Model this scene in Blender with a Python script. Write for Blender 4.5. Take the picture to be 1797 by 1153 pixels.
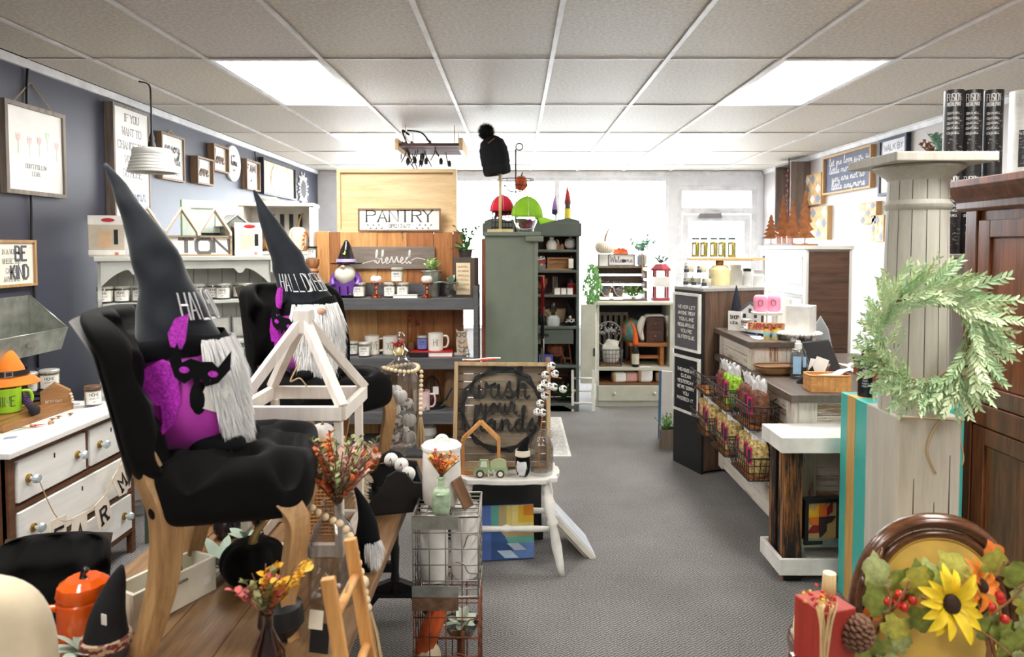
import bpy,bmesh,math,random
from mathutils import Vector,Matrix,noise
from math import sin,cos,pi,radians as R,atan2,hypot

S = bpy.context.scene
C = S.collection
for o in list(bpy.data.objects):
    bpy.data.objects.remove(o)
RR = random.Random
MT,MR = Matrix.Translation,Matrix.Rotation
rnd = RR(11)

# ------------------------------------------------------------------ camera
FPX,HC,PITCH = 1228.0,1.6,R(2.5)
PY0 = 485.6                                   # image row of the optical axis
cd = bpy.data.cameras.new('camera')
cam = bpy.data.objects.new('camera',cd)
C.objects.link(cam)
cd.sensor_width = 36.0
cd.lens = 36.0* FPX/1797.0
cd.shift_x = -6.5/1797.0
cd.shift_y = -(576.5 - PY0)/1797.0
cd.clip_start = 0.05
cd.dof.use_dof = True
cd.dof.focus_distance = 3.3
cd.dof.aperture_fstop = 3.2
cam.location = (0,0,HC)
cam.rotation_euler = (pi/2 - PITCH,0,0)
S.camera = cam

# ------------------------------------------------------------------ world and exposure
W = bpy.data.worlds.new('world')
S.world = W
W.use_nodes = True
_bg = W.node_tree.nodes['Background']
_bg.inputs[0].default_value = (0.88,0.94,1.0,1)
_bg.inputs[1].default_value = 8.5
PANEL_LIGHT = 13.0
S.view_settings.view_transform = 'Standard'
S.view_settings.look = 'None'
S.view_settings.gamma = 1.0
S.view_settings.use_curve_mapping = False
S.view_settings.exposure = 1.0

# ------------------------------------------------------------------ pixel helpers (1797 x 1153 frame)
def ray(px,py):
    x = (px - 905.0)/ FPX
    y = (PY0 - py)/ FPX
    f = cos(PITCH) + y* sin(PITCH)
    u = y* cos(PITCH) - sin(PITCH)
    return x/ f,u/ f

def at(px,py,Y):
    x,u = ray(px,py)
    return Vector((x* Y,Y,HC + u* Y))

def onz(px,py,z):
    x,u = ray(px,py)
    Y = (z - HC)/ u
    return Vector((x* Y,Y,z))

def onx(px,py,X):
    x,u = ray(px,py)
    Y = X/ x
    return Vector((X,Y,HC + u* Y))

# ------------------------------------------------------------------ geometry accumulator
class G:
    def __init__(s):
        s.v,s.f,s.sm = [],[],[]

    def add(s,vs,fs,sm=False,M=None):
        b = len(s.v)
        if M is not None:
            s.v += [tuple(M @ Vector(p)) for p in vs]
        else:
            s.v += [tuple(p) for p in vs]
        s.f += [tuple(i + b for i in f) for f in fs]
        s.sm += [sm]* len(fs)
        return s

    def box(s,x0,y0,z0,x1,y1,z1,M=None):
        v = [(x0,y0,z0),(x1,y0,z0),(x1,y1,z0),(x0,y1,z0),(x0,y0,z1),(x1,y0,z1),(x1,y1,z1),(x0,y1,z1)]
        f = [(0,3,2,1),(4,5,6,7),(0,1,5,4),(1,2,6,5),(2,3,7,6),(3,0,4,7)]
        return s.add(v,f,False,M)

    def cb(s,c,d,M=None):
        return s.box(c[0] - d[0]/2,c[1] - d[1]/2,c[2] - d[2]/2,c[0] + d[0]/2,c[1] + d[1]/2,c[2] + d[2]/2,M)

    def bar(s,p,q,w,d=None,up=(0,0,1)):
        p,q = Vector(p),Vector(q)
        d = d or w
        t = (q - p).normalized()
        u = Vector(up)
        if abs(t.dot(u)) > .97:
            u = Vector((0,1,0))
        a = t.cross(u).normalized()
        b = a.cross(t).normalized()
        v = []
        for e in (p,q):
            for i,j in ((-1,-1),(1,-1),(1,1),(-1,1)):
                v.append(e + a* (i* w/2) + b* (j* d/2))
        return s.add(v,[(3,2,1,0),(4,5,6,7),(0,1,5,4),(1,2,6,5),(2,3,7,6),(3,0,4,7)])

    def tube(s,pts,r,n=8,closed=False,caps=True,sx=1.0,fn=None):
        pts = [Vector(p) for p in pts]
        m = len(pts)
        rs = r if isinstance(r,(list,tuple)) else [r]* m
        v,f = [],[]
        nrm = None
        for i,p in enumerate(pts):
            a = pts[i - 1] if (i or closed) else p
            b = pts[(i + 1) % m] if (i < m - 1 or closed) else p
            t = b - a
            t = t.normalized() if t.length > 1e-9 else Vector((0,0,1))
            if nrm is None:
                up = Vector((0,0,1)) if abs(t.z) < .9 else Vector((0,1,0))
                nrm = (up - t* up.dot(t)).normalized()
            else:
                nrm = nrm - t* nrm.dot(t)
                nrm = nrm.normalized() if nrm.length > 1e-6 else Vector((1,0,0))
            bi = t.cross(nrm)
            for k in range(n):
                a_ = 2* pi* k/ n
                q = p + (nrm* cos(a_) + bi* (sin(a_)* sx))* rs[i]
                if fn:
                    q = fn(q,i/ (m - 1),a_)
                v.append(q)
        for i in range(m if closed else m - 1):
            j = (i + 1) % m
            for k in range(n):
                l = (k + 1) % n
                f.append((i* n + k,i* n + l,j* n + l,j* n + k))
        s.add(v,f,n > 4)
        if caps and not closed:
            b = len(s.v) - len(v)
            s.f += [tuple(b + k for k in reversed(range(n))),tuple(b + (m - 1)* n + k for k in range(n))]
            s.sm += [False,False]
        return s

    def cyl(s,p,q,r,r2=None,n=14):
        return s.tube([p,q],[r,r if r2 is None else r2],n)

    def lathe(s,prof,n=20,c=(0,0,0),rib=0,ribn=8,M=None,flat=False,sx=1.0,sy=1.0):
        # split rings at sharp profile corners so that they shade crisply
        segs,cur = [],[prof[0]]
        for i in range(1,len(prof)):
            cur.append(prof[i])
            if i < len(prof) - 1:
                a = (prof[i][0] - prof[i - 1][0],prof[i][1] - prof[i - 1][1])
                b = (prof[i + 1][0] - prof[i][0],prof[i + 1][1] - prof[i][1])
                la,lb = hypot(*a),hypot(*b)
                if la < 1e-9 or lb < 1e-9:
                    continue
                if (a[0]* b[0] + a[1]* b[1])/ (la* lb) < .8:
                    segs.append(cur)
                    cur = [prof[i]]
        segs.append(cur)
        for sg in segs:
            v,f = [],[]
            for r,z in sg:
                for k in range(n):
                    a = 2* pi* k/ n
                    q = r* (1 - rib* (1 - abs(sin(ribn* a/2)) ** .7)) if rib else r
                    v.append((c[0] + q* cos(a)* sx,c[1] + q* sin(a)* sy,c[2] + z))
            for i in range(len(sg) - 1):
                for k in range(n):
                    l = (k + 1) % n
                    if sg[i][0] < 1e-6:
                        f.append((i* n,(i + 1)* n + l,(i + 1)* n + k))
                    elif sg[i + 1][0] < 1e-6:
                        f.append((i* n + k,i* n + l,(i + 1)* n))
                    else:
                        f.append((i* n + k,i* n + l,(i + 1)* n + l,(i + 1)* n + k))
            s.add(v,f,not flat,M)
        return s

    def prism(s,poly,d0,d1,M=None):
        # polygon in (x, z), extruded along y
        n = len(poly)
        v = [(x,d0,z) for x,z in poly] + [(x,d1,z) for x,z in poly]
        f = [tuple(range(n)),tuple(reversed(range(n,2* n)))]
        f += [(i,n + i,n + (i + 1) % n,(i + 1) % n) for i in range(n)]
        return s.add(v,f,False,M)

    def sq(s,c,r,e=1.0,e2=None,n=20,m=12,fn=None,M=None):
        # superellipsoid
        e2 = e if e2 is None else e2
        def pw(x,k):
            return math.copysign(abs(x) ** k,x)
        v,f = [],[]
        for i in range(m + 1):
            ph = -pi/2 + pi* i/ m
            for k in range(n):
                a = 2* pi* k/ n
                p = Vector((r[0]* pw(cos(ph),e)* pw(cos(a),e2),r[1]* pw(cos(ph),e)* pw(sin(a),e2),r[2]* pw(sin(ph),e)))
                if fn:
                    p = fn(p)
                v.append(p + Vector(c))
        for i in range(m):
            for k in range(n):
                l = (k + 1) % n
                if i == 0:
                    f.append((0,n + l,n + k))
                elif i == m - 1:
                    f.append((i* n + k,i* n + l,m* n))
                else:
                    f.append((i* n + k,i* n + l,(i + 1)* n + l,(i + 1)* n + k))
        return s.add(v,f,True,M)

    def grid(s,fn,nu,nv,sm=True):
        v = [fn(i/ nu,j/ nv) for i in range(nu + 1) for j in range(nv + 1)]
        w = nv + 1
        f = [(i* w + j,(i + 1)* w + j,(i + 1)* w + j + 1,i* w + j + 1) for i in range(nu) for j in range(nv)]
        return s.add(v,f,sm)

    def leaf(s,base,tip,w,nrm=(0,0,1),fold=.25):
        b,t = Vector(base),Vector(tip)
        d = t - b
        a = d.cross(Vector(nrm))
        a = a.normalized() if a.length > 1e-7 else Vector((1,0,0))
        u = a.cross(d).normalized()
        m,m2 = b + d*.35,b + d*.7
        v = [b,m + a* w/2 + u* fold* w,m2 + a* w*.38 + u* fold* w*.7,t,m2 - a* w*.38 + u* fold* w*.7,m - a* w/2 + u* fold* w,m,m2]
        return s.add(v,[(0,1,6),(1,2,7,6),(2,3,7),(0,6,5),(6,7,4,5),(7,3,4)],True)

    def mesh(s,name,mat=None):
        me = bpy.data.meshes.new(name)
        me.from_pydata(s.v,[],s.f)
        me.polygons.foreach_set('use_smooth',s.sm)
        bm = bmesh.new()
        bm.from_mesh(me)
        bmesh.ops.recalc_face_normals(bm,faces=bm.faces)
        bm.to_mesh(me)
        bm.free()
        if mat is not None:
            me.materials.append(mat)
        me.update()
        return me

# ------------------------------------------------------------------ objects
def obj(name,data,loc=(0,0,0),rz=0,parent=None,rot=None):
    o = bpy.data.objects.new(name,data)
    C.objects.link(o)
    o.location = loc
    o.rotation_euler = rot if rot else (0,0,rz)
    if parent is not None:
        o.parent = parent
    return o

def tag(o,label,cat,group=None):
    o['label'] = label
    o['category'] = cat
    if group:
        o['group'] = group
    return o

def thing(name,label,cat,loc=(0,0,0),rz=0,group=None,rot=None):
    o = obj(name,None,loc,rz,None,rot)
    o.empty_display_size = .05
    return tag(o,label,cat,group)

def part(name,g,mat,parent,label=None,bev=0,loc=(0,0,0),rz=0,rot=None,stuff=False):
    o = obj(name,g.mesh(name,mat) if isinstance(g,G) else g,loc,rz,parent,rot)
    if label:
        o['label'] = label
    if stuff:
        o['kind'] = 'stuff'
    if bev:
        b = o.modifiers.new('bevel','BEVEL')
        b.width,b.segments,b.limit_method,b.angle_limit = bev,2,'ANGLE',R(40)
        b.harden_normals = False
    return o

def solo(name,g,mat,label,cat,loc=(0,0,0),rz=0,group=None,rot=None,bev=0):
    o = part(name,g,mat,None,None,bev,loc,rz,rot)
    return tag(o,label,cat,group)

def struct(name,g,mat,parent=None,**k):
    o = part(name,g,mat,parent,**k)
    if parent is None:
        o['kind'] = 'structure'
    return o

def dup(root,loc,rz=0,label=None,scale=1,rot=None):
    r = root.copy()
    C.objects.link(r)
    r.location = loc
    r.rotation_euler = rot if rot else (0,0,rz)
    r.scale = (scale,)*3
    if label:
        r['label'] = label
    for ch in root.children:
        c = ch.copy()
        C.objects.link(c)
        c.parent = r
        for h in ch.children:
            d = h.copy()
            C.objects.link(d)
            d.parent = c
    return r

# ------------------------------------------------------------------ procedural materials
MATS = {}

def lin(c):
    return tuple(((x/255)/12.92 if x/255 <= .04045 else ((x/255 + .055)/1.055) ** 2.4) for x in c) + (1.0,)

def _base(name):
    m = bpy.data.materials.new(name)
    m.use_nodes = True
    nt = m.node_tree
    return m,nt,nt.nodes['Principled BSDF']

def _coords(nt,scale):
    tc = nt.nodes.new('ShaderNodeTexCoord')
    mp = nt.nodes.new('ShaderNodeMapping')
    mp.inputs['Scale'].default_value = scale
    nt.links.new(tc.outputs['Object'],mp.inputs['Vector'])
    return mp.outputs['Vector']

def _ramp(nt,fac,stops):
    r = nt.nodes.new('ShaderNodeValToRGB')
    e = r.color_ramp.elements
    while len(e) < len(stops):
        e.new(.5)
    for k,(p,c) in enumerate(stops):
        e[k].position = p
        e[k].color = c
    nt.links.new(fac,r.inputs[0])
    return r.outputs[0]

def _noise(nt,vec,scale,detail=3,rough=.55):
    n = nt.nodes.new('ShaderNodeTexNoise')
    n.inputs['Scale'].default_value = scale
    n.inputs['Detail'].default_value = detail
    n.inputs['Roughness'].default_value = rough
    nt.links.new(vec,n.inputs['Vector'])
    return n.outputs['Fac']

def _bump(nt,bs,h,strength,dist=.01):
    b = nt.nodes.new('ShaderNodeBump')
    b.inputs['Strength'].default_value = strength
    b.inputs['Distance'].default_value = dist
    nt.links.new(h,b.inputs['Height'])
    nt.links.new(b.outputs[0],bs.inputs['Normal'])

def sh(c,k):
    return tuple(min(255,x* k) for x in c)

def mat(name,col,rough=.5,metal=0,var=.06,vs=9,bump=0,bs=120,coat=0,sheen=0,spec=.5,sss=0,trans=0):
    if name in MATS:
        return MATS[name]
    m,nt,b = _base(name)
    v = _coords(nt,(1,1,1))
    n = _noise(nt,v,vs)
    nt.links.new(_ramp(nt,n,[(.3,lin(sh(col,1 - var))),(.7,lin(sh(col,1 + var)))]),b.inputs['Base Color'])
    b.inputs['Roughness'].default_value = rough
    b.inputs['Metallic'].default_value = metal
    b.inputs['Coat Weight'].default_value = coat
    b.inputs['Specular IOR Level'].default_value = spec
    if sheen:
        b.inputs['Sheen Weight'].default_value = sheen
        b.inputs['Sheen Roughness'].default_value = .4
    if bump:
        _bump(nt,b,_noise(nt,v,bs,4),bump,.004)
    MATS[name] = m
    return m

def wood(name,c1,c2,ax='z',rough=.55,sc=1.0,worn=None,amt=.5,coat=0,knots=False):
    # grain runs along local axis ax; worn = colour of rubbed-off paint showing underneath
    if name in MATS:
        return MATS[name]
    m,nt,b = _base(name)
    st = {'x': (1.2,14,14),'y': (14,1.2,14),'z': (14,14,1.2)}[ax]
    oi = nt.nodes.new('ShaderNodeObjectInfo')
    v = _coords(nt,tuple(q* sc for q in st))
    ad = nt.nodes.new('ShaderNodeVectorMath')
    ad.operation = 'MULTIPLY_ADD'
    ml = nt.nodes.new('ShaderNodeVectorMath')
    ml.operation = 'SCALE'
    cmb = nt.nodes.new('ShaderNodeCombineXYZ')
    for i in range(3):
        nt.links.new(oi.outputs['Random'],cmb.inputs[i])
    nt.links.new(cmb.outputs[0],ad.inputs[0])
    ad.inputs[1].default_value = (23,31,17)
    nt.links.new(v,ad.inputs[2])
    v = ad.outputs[0]
    n = _noise(nt,v,2.2,6,.65)
    fine = _noise(nt,v,9,3,.6)
    mx = nt.nodes.new('ShaderNodeMath')
    mx.operation = 'MULTIPLY_ADD'
    nt.links.new(fine,mx.inputs[0])
    mx.inputs[1].default_value = .35
    nt.links.new(n,mx.inputs[2])
    col = _ramp(nt,mx.outputs[0],[(.45,lin(c2)),(.62,lin(tuple((a + q)/2 for a,q in zip(c1,c2)))),(.8,lin(c1))])
    if worn:
        w = _noise(nt,v,1.4,7,.75)
        wr = _ramp(nt,w,[(max(.02,amt - .03),(0,0,0,1)),(amt + .05,(1,1,1,1))])
        mxr = nt.nodes.new('ShaderNodeMix')
        mxr.data_type = 'RGBA'
        nt.links.new(wr,mxr.inputs[0])
        nt.links.new(col,mxr.inputs[6])
        mxr.inputs[7].default_value = lin(worn)
        col = mxr.outputs[2]
    nt.links.new(col,b.inputs['Base Color'])
    b.inputs['Roughness'].default_value = rough
    b.inputs['Coat Weight'].default_value = coat
    b.inputs['Coat Roughness'].default_value = .15
    _bump(nt,b,mx.outputs[0],.25,.002)
    MATS[name] = m
    return m

def glass(name='glass',col=(255,255,255),tint=.93,gl=.05,pwr=1.8,mul=.75):
    if name in MATS:
        return MATS[name]
    m,nt,b = _base(name)
    nt.nodes.remove(b)
    out = nt.nodes['Material Output']
    t = nt.nodes.new('ShaderNodeBsdfTransparent')
    c = lin(col)
    t.inputs[0].default_value = (c[0]* tint,c[1]* tint,c[2]* tint,1)
    g = nt.nodes.new('ShaderNodeBsdfGlossy')
    g.inputs['Roughness'].default_value = .04
    lw = nt.nodes.new('ShaderNodeLayerWeight')
    lw.inputs[0].default_value = .5
    pw = nt.nodes.new('ShaderNodeMath')
    pw.operation = 'POWER'
    nt.links.new(lw.outputs['Facing'],pw.inputs[0])
    pw.inputs[1].default_value = pwr
    ma = nt.nodes.new('ShaderNodeMath')
    ma.operation = 'MULTIPLY_ADD'
    nt.links.new(pw.outputs[0],ma.inputs[0])
    ma.inputs[1].default_value = mul
    ma.inputs[2].default_value = gl
    ma.use_clamp = True
    mx = nt.nodes.new('ShaderNodeMixShader')
    nt.links.new(ma.outputs[0],mx.inputs[0])
    nt.links.new(t.outputs[0],mx.inputs[1])
    nt.links.new(g.outputs[0],mx.inputs[2])
    nt.links.new(mx.outputs[0],out.inputs[0])
    MATS[name] = m
    return m

def emit(name,col,strength):
    m,nt,b = _base(name)
    b.inputs['Base Color'].default_value = (.9,.9,.9,1)
    b.inputs['Emission Color'].default_value = lin(col)
    b.inputs['Emission Strength'].default_value = strength
    MATS[name] = m
    return m

def spots(name,bgc,fgc,scale,thr,rough=.6,st=(1,1,1)):
    # two-tone blotches: speckle, plaid-like print, checks
    if name in MATS:
        return MATS[name]
    m,nt,b = _base(name)
    v = _coords(nt,st)
    n = _noise(nt,v,scale,2)
    nt.links.new(_ramp(nt,n,[(thr - .02,lin(bgc)),(thr + .02,lin(fgc))]),b.inputs['Base Color'])
    b.inputs['Roughness'].default_value = rough
    MATS[name] = m
    return m

# ------------------------------------------------------------------ stroke lettering
CAP = {'A': '00 39 60|13 53','B': '00 09 39 58 56 45 05|35 64 61 40 00','C': '67 59 19 07 02 10 50 62','D': '00 09 39 67 62 30 00',
       'E': '60 00 09 69|05 45','F': '00 09 69|05 45','G': '67 59 19 07 02 10 50 62 64 44','H': '00 09|60 69|05 65','I': '30 39',
       'J': '02 10 40 52 59','K': '00 09|69 04|25 60','L': '09 00 60','M': '00 09 34 69 60','N': '00 09 60 69',
       'O': '19 07 02 10 50 62 67 59 19','P': '00 09 49 68 66 45 05','Q': '19 07 02 10 50 62 67 59 19|33 60',
       'R': '00 09 49 68 66 45 05|35 60','S': '68 59 19 08 06 15 54 63 61 50 10 01','T': '09 69|39 30','U': '09 02 10 50 62 69',
       'V': '09 30 69','W': '09 10 36 50 69','X': '09 60|00 69','Y': '09 35 69|35 30','Z': '09 69 00 60','?': '07 19 59 67 65 34 33|30 31',
       '.': '30 31',"'": '39 37','/': '00 69','2': '07 19 59 67 00 60','4': '50 59 03 63','7': '09 69 20','*': '36 32|14 54|25 43','-': '14 54',' ': ''}
CUR = {'a': [(0,.5),(2.4,4),(1.2,3.4),(.8,1.2),(1.8,0),(3,1.2),(3.3,3.9),(3.4,1),(4,.1),(5,.8)],
       'b': [(0,.5),(1.5,5),(2,8.4),(1.3,9),(.9,6),(.9,1.4),(1.8,0),(3.1,1),(3,3.2),(2.2,3.4),(3,2.7),(4.2,3)],
       'c': [(0,.5),(2.4,3.9),(1.4,3.6),(.7,2),(1.1,.4),(2,0),(3.6,1)],
       'd': [(0,.5),(2.4,4),(1.2,3.4),(.8,1.2),(1.8,0),(3,1.4),(4.1,8),(3.7,9),(3.3,7.5),(3.3,2),(4,0),(5,.8)],
       'e': [(0,.6),(1.6,1.6),(2.6,3),(1.8,4),(.9,2.8),(1,.8),(2,0),(3.6,.9)],
       'f': [(0,.5),(1.6,6),(2,8.6),(1.3,9),(1,5),(1,-4),(1.6,-4.5),(1.9,-1),(1.5,.3),(3,.8)],
       'h': [(0,.5),(1.6,5),(2.1,8.3),(1.4,9),(1,6),(.9,0),(1.4,2.8),(2.6,4),(3.3,3),(3.2,.8),(3.9,0),(4.8,.8)],
       'i': [(0,.5),(1,4),(1,.6),(1.8,0),(2.6,.8)],'j': [(0,.5),(.9,4),(1,-2),(.2,-5),(-.6,-4),(1.9,.6)],
       'l': [(0,.5),(1.6,5),(2,8.4),(1.4,9),(1,6),(1,1),(1.8,0),(2.8,.8)],
       'm': [(0,.5),(.9,4),(.9,0),(1.3,3),(2.2,4),(2.7,3),(2.7,0),(3.1,3),(4,4),(4.5,3),(4.5,.8),(5.2,0),(6,.8)],
       'n': [(0,.5),(.9,4),(.9,0),(1.4,3),(2.6,4),(3.2,3),(3.2,.8),(3.9,0),(4.8,.8)],
       'o': [(0,.8),(2,4),(.8,2.6),(1,.6),(2,0),(3.2,1.4),(3,3.4),(2,4),(2.7,3),(4.2,3.2)],
       'r': [(0,.5),(1.2,4.6),(1.7,3.6),(2.8,3.6),(2.6,1),(3.2,0),(4,.8)],
       's': [(0,.5),(1.7,4.4),(2,2.8),(2.7,1.2),(1.8,0),(.8,.5),(2,.1),(3.6,.9)],
       't': [(0,.5),(1.4,7),(1.2,1),(2,0),(3,.8)],
       'u': [(0,.5),(.9,4),(.9,1),(1.8,0),(3,1.2),(3.2,4),(3.2,.8),(4,0),(4.8,.8)],
       'v': [(0,2),(.8,4),(1.4,.2),(2.4,1),(2.8,4),(3.8,3.2)],
       'w': [(0,2),(.8,4),(1,1),(1.8,0),(2.6,1.2),(2.8,3.6),(3,1),(3.8,0),(4.8,1.2),(5,4),(5.8,3.2)],
       'y': [(0,.5),(.9,4),(1,1.2),(1.8,.2),(3,1.4),(3.2,4),(3.1,-2),(2.2,-5),(1,-4),(2.6,-1),(4.6,.8)],
       'W': [(0,8.5),(.6,9),(1.4,0),(3.2,7.5),(4.4,0),(6,9),(6.4,8)],' ': [(0,.6),(2,.6)]}

def smooth(pts,k=4,closed=False):
    out = []
    n = len(pts)
    P = [Vector(p) for p in pts]
    for i in range(n if closed else n - 1):
        if closed:
            p0,p1,p2,p3 = P[i - 1],P[i],P[(i + 1) % n],P[(i + 2) % n]
        else:
            p0,p1,p2,p3 = P[max(i - 1,0)],P[i],P[i + 1],P[min(i + 2,n - 1)]
        for j in range(k):
            t = j/ k
            out.append(.5* ((2* p1) + (p2 - p0)* t + (2* p0 - 5* p1 + 4* p2 - p3)* t* t + (3* p1 - p0 - 3* p2 + p3)* t ** 3))
    if not closed:
        out.append(P[-1])
    return out

def ribbon(g,pts,w,fn,dep,contrast=0):
    pts = [Vector((p[0],p[1])) for p in pts]
    n = len(pts)
    if n < 2:
        return
    L,Rr = [],[]
    for i,p in enumerate(pts):
        d0 = (p - pts[i - 1]) if i else (pts[1] - p)
        d1 = (pts[i + 1] - p) if i < n - 1 else d0
        a = d0.normalized() if d0.length > 1e-9 else Vector((1,0))
        b = d1.normalized() if d1.length > 1e-9 else a
        t = a + b
        t = t.normalized() if t.length > .3 else a
        nn = Vector((-t.y,t.x))
        k = min(1.6,1/ max(.35,abs(nn.dot(Vector((-a.y,a.x))))))
        ww = w* (1 - contrast* abs(t.x) ** 1.0)
        L.append(p + nn* ww/2* k)
        Rr.append(p - nn* ww/2* k)
    v = []
    for a,b in zip(L,Rr):
        v += [fn(a.x,a.y,dep),fn(b.x,b.y,dep),fn(a.x,a.y,0),fn(b.x,b.y,0)]
    f = [(0,1,3,2),(4* n - 4,4* n - 2,4* n - 1,4* n - 3)]
    for i in range(n - 1):
        o = 4* i
        f += [(o,o + 4,o + 5,o + 1),(o,o + 2,o + 6,o + 4),(o + 1,o + 5,o + 7,o + 3)]
    g.add(v,f)

def letters(g,text,h,fn,w=None,font='cap',asp=.62,gap=.28,serif=0,dep=.0015,align='c',slant=0,contrast=0,width=None):
    """text in stroke letters of cap height h, mapped to the surface by fn(x, y, depth)"""
    w = w or h*.13
    strokes,x = [],0.0
    if font == 'cap':
        sx,sy = h* asp/6,h/9
        for ch in text:
            if ch == ' ':
                x += h* asp*.6
                continue
            st = CAP.get(ch,CAP['.'])
            lo = 0
            for q in st.split('|'):
                pts = [(x + (int(p[0]) - (2 if ch in "I.'" else 0))* sx,int(p[1])* sy) for p in q.split()]
                strokes.append(pts)
                if serif:
                    for e in (pts[0],pts[-1]):
                        if e[1] in (0,9* sy) and ch not in 'OCGSQ':
                            strokes.append([(e[0] - serif* h,e[1]),(e[0] + serif* h,e[1])])
            x += (2* sx if ch in "I.'" else 6* sx) + h* asp* gap
        x -= h* asp* gap
    else:
        u = h/9
        run = []
        for ch in text:
            gl = CUR[ch]
            pts = [(x + p[0]* u* asp/.62,p[1]* u) for p in gl]
            if ch == ' ':
                if len(run) > 1:
                    strokes.append(smooth([Vector((a,b,0)) for a,b in run],4))
                run = []
                x += 2.6* u
                continue
            run += pts if not run else pts[1:]
            if ch == 't':
                strokes.append([(x - .2* u,4.6* u),(x + 2.6* u,4.8* u)])
            x = pts[-1][0]
        if len(run) > 1:
            strokes.append(smooth([Vector((a,b,0)) for a,b in run],4))
    k = (width/ x) if width and x else 1
    off = {'c': -x* k/2,'l': 0,'r': -x* k}[align]
    for st in strokes:
        ribbon(g,[(p[0]* k + off + slant* p[1],p[1]) for p in st],w,fn,dep,contrast)
    return x* k

def flat(ox,oy,oz):
    """plane facing local -Y"""
    return lambda x,y,d: (ox + x,oy - d,oz + y)

# common materials
WHITE = mat('white_paint',(229,227,221),.45)
BLACK = mat('black_paint',(22,22,23),.5)
INK = mat('dark_ink',(50,50,52),.7)
GLASS = glass()
PANE = glass('window_glass',(255,255,255),.99,.02,3.5,.5)

# ================================================================== SETTING
XL,XR,YF,YB,ZC = -2.62,3.28,-2.6,9.3,2.593

def carpet():
    m,nt,b = _base('carpet')
    tc = nt.nodes.new('ShaderNodeTexCoord')
    sp = nt.nodes.new('ShaderNodeSeparateXYZ')
    nt.links.new(tc.outputs['Object'],sp.inputs[0])
    def mth(op,a,c,d=None):
        n = nt.nodes.new('ShaderNodeMath')
        n.operation = op
        for i,q in enumerate((a,c,d)):
            if q is None:
                continue
            if isinstance(q,(int,float)):
                n.inputs[i].default_value = q
            else:
                nt.links.new(q,n.inputs[i])
        return n.outputs[0]
    zig = mth('PINGPONG',mth('MULTIPLY',sp.outputs[0],1.0),.022)
    st = mth('PINGPONG',mth('ADD',sp.outputs[1],mth('MULTIPLY',zig,.9)),.008)
    st = mth('MULTIPLY',st,125)
    n1 = _noise(nt,tc.outputs['Object'],170,3,.7)
    n2 = _noise(nt,tc.outputs['Object'],3,2)
    f = mth('MULTIPLY_ADD',n1,1.3,mth('MULTIPLY_ADD',st,.35,-.35))
    f = mth('MULTIPLY_ADD',n2,.15,f)
    col = _ramp(nt,f,[(.28,lin((62,60,60))),(.5,lin((112,110,110))),(.6,lin((134,128,122))),(.8,lin((160,162,168)))])
    nt.links.new(col,b.inputs['Base Color'])
    b.inputs['Roughness'].default_value = .95
    b.inputs['Specular IOR Level'].default_value = .15
    _bump(nt,b,f,.5,.004)
    return m

struct('floor',G().box(XL - .1,YF,-.1,XR + .1,YB + .1,0),carpet())
mwl = mat('charcoal_wall',(64,65,78),.42,var=.05,vs=3,bump=.03,bs=40,spec=.35)
mwr = mat('pale_wall',(194,188,185),.5,var=.03,vs=2)
struct('wall_left',G().box(XL - .12,YF,0,XL,YB,ZC + .1),mwl)
struct('wall_right',G().box(XR,YF,0,XR + .12,YB,ZC + .1),mwr)
struct('wall_front',G().box(XL - .12,YF - .12,0,XR + .12,YF,ZC + .1),mwr)
mwb = mat('shopfront_paint',(242,244,248),.5,var=.02)
g = G()
g.box(XL,YB,0,-2.36,YB + .12,ZC + .1)
g.box(-2.36,YB,2.5,2.02,YB + .12,ZC + .1)
g.box(2.14,YB,2.4,XR,YB + .12,ZC + .1)
g.box(-2.36,YB,0,2.02,YB + .12,.5)
g.box(2.02,YB,0,2.14,YB + .12,ZC + .1)
g.box(3.2,YB,0,XR,YB + .12,2.4)
struct('wall_back',g,mwb)
mal = mat('white_aluminium',(240,242,246),.35)
WX = [-2.36,-.92,.55,2.02]
for i in range(3):
    a,b_ = WX[i],WX[i + 1]
    w = struct('window_%d' % (i + 1),G().box(a + .001,YB - .03,.5,b_ - .001,YB + .06,.515),mal)
    fr = G()
    fr.box(a,YB + .02,.5,a + .035,YB + .1,2.5).box(b_ - .035,YB + .02,.5,b_,YB + .1,2.5)
    fr.box(a + .035,YB + .02,2.46,b_ - .035,YB + .1,2.5).box(a + .035,YB + .02,.515,b_ - .035,YB + .1,.55)
    part('window_frame',fr,mal,w)
    part('pane',G().box(a + .03,YB + .055,.54,b_ - .03,YB + .062,2.47),PANE,w)
d = struct('door_1',G().box(2.14,YB + .02,0,2.21,YB + .1,2.4).box(3.13,YB + .02,0,3.2,YB + .1,2.4)
           .box(2.21,YB + .02,2.33,3.13,YB + .1,2.399).box(2.21,YB + .02,2.03,3.13,YB + .1,2.11),mal)
lf = G()
lf.box(2.22,YB + .03,.01,2.3,YB + .08,2.02).box(3.04,YB + .03,.01,3.12,YB + .08,2.02)
lf.box(2.3,YB + .03,1.93,3.04,YB + .08,2.02).box(2.3,YB + .03,.01,3.04,YB + .08,.25)
dl = part('door_leaf',lf,mal,d)
part('pane',G().box(2.29,YB + .05,.24,3.05,YB + .056,1.94),PANE,dl)
part('push_bar',G().bar((2.27,YB,1.02),(3.07,YB,1.02),.03,.05),mat('bare_metal',(170,172,175),.3,1),dl)
cl = G()
cl.box(2.42,YB - .04,1.97,2.72,YB + .03,2.03)
cl.bar((2.7,YB - .02,2.04),(2.98,YB - .12,2.05),.02,.008).bar((2.98,YB - .12,2.05),(2.62,YB + .0,2.07),.02,.008)
part('door_closer',cl,MATS['bare_metal'],d)
part('pane',G().box(2.211,YB + .055,2.111,3.129,YB + .062,2.329),PANE,d)
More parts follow.
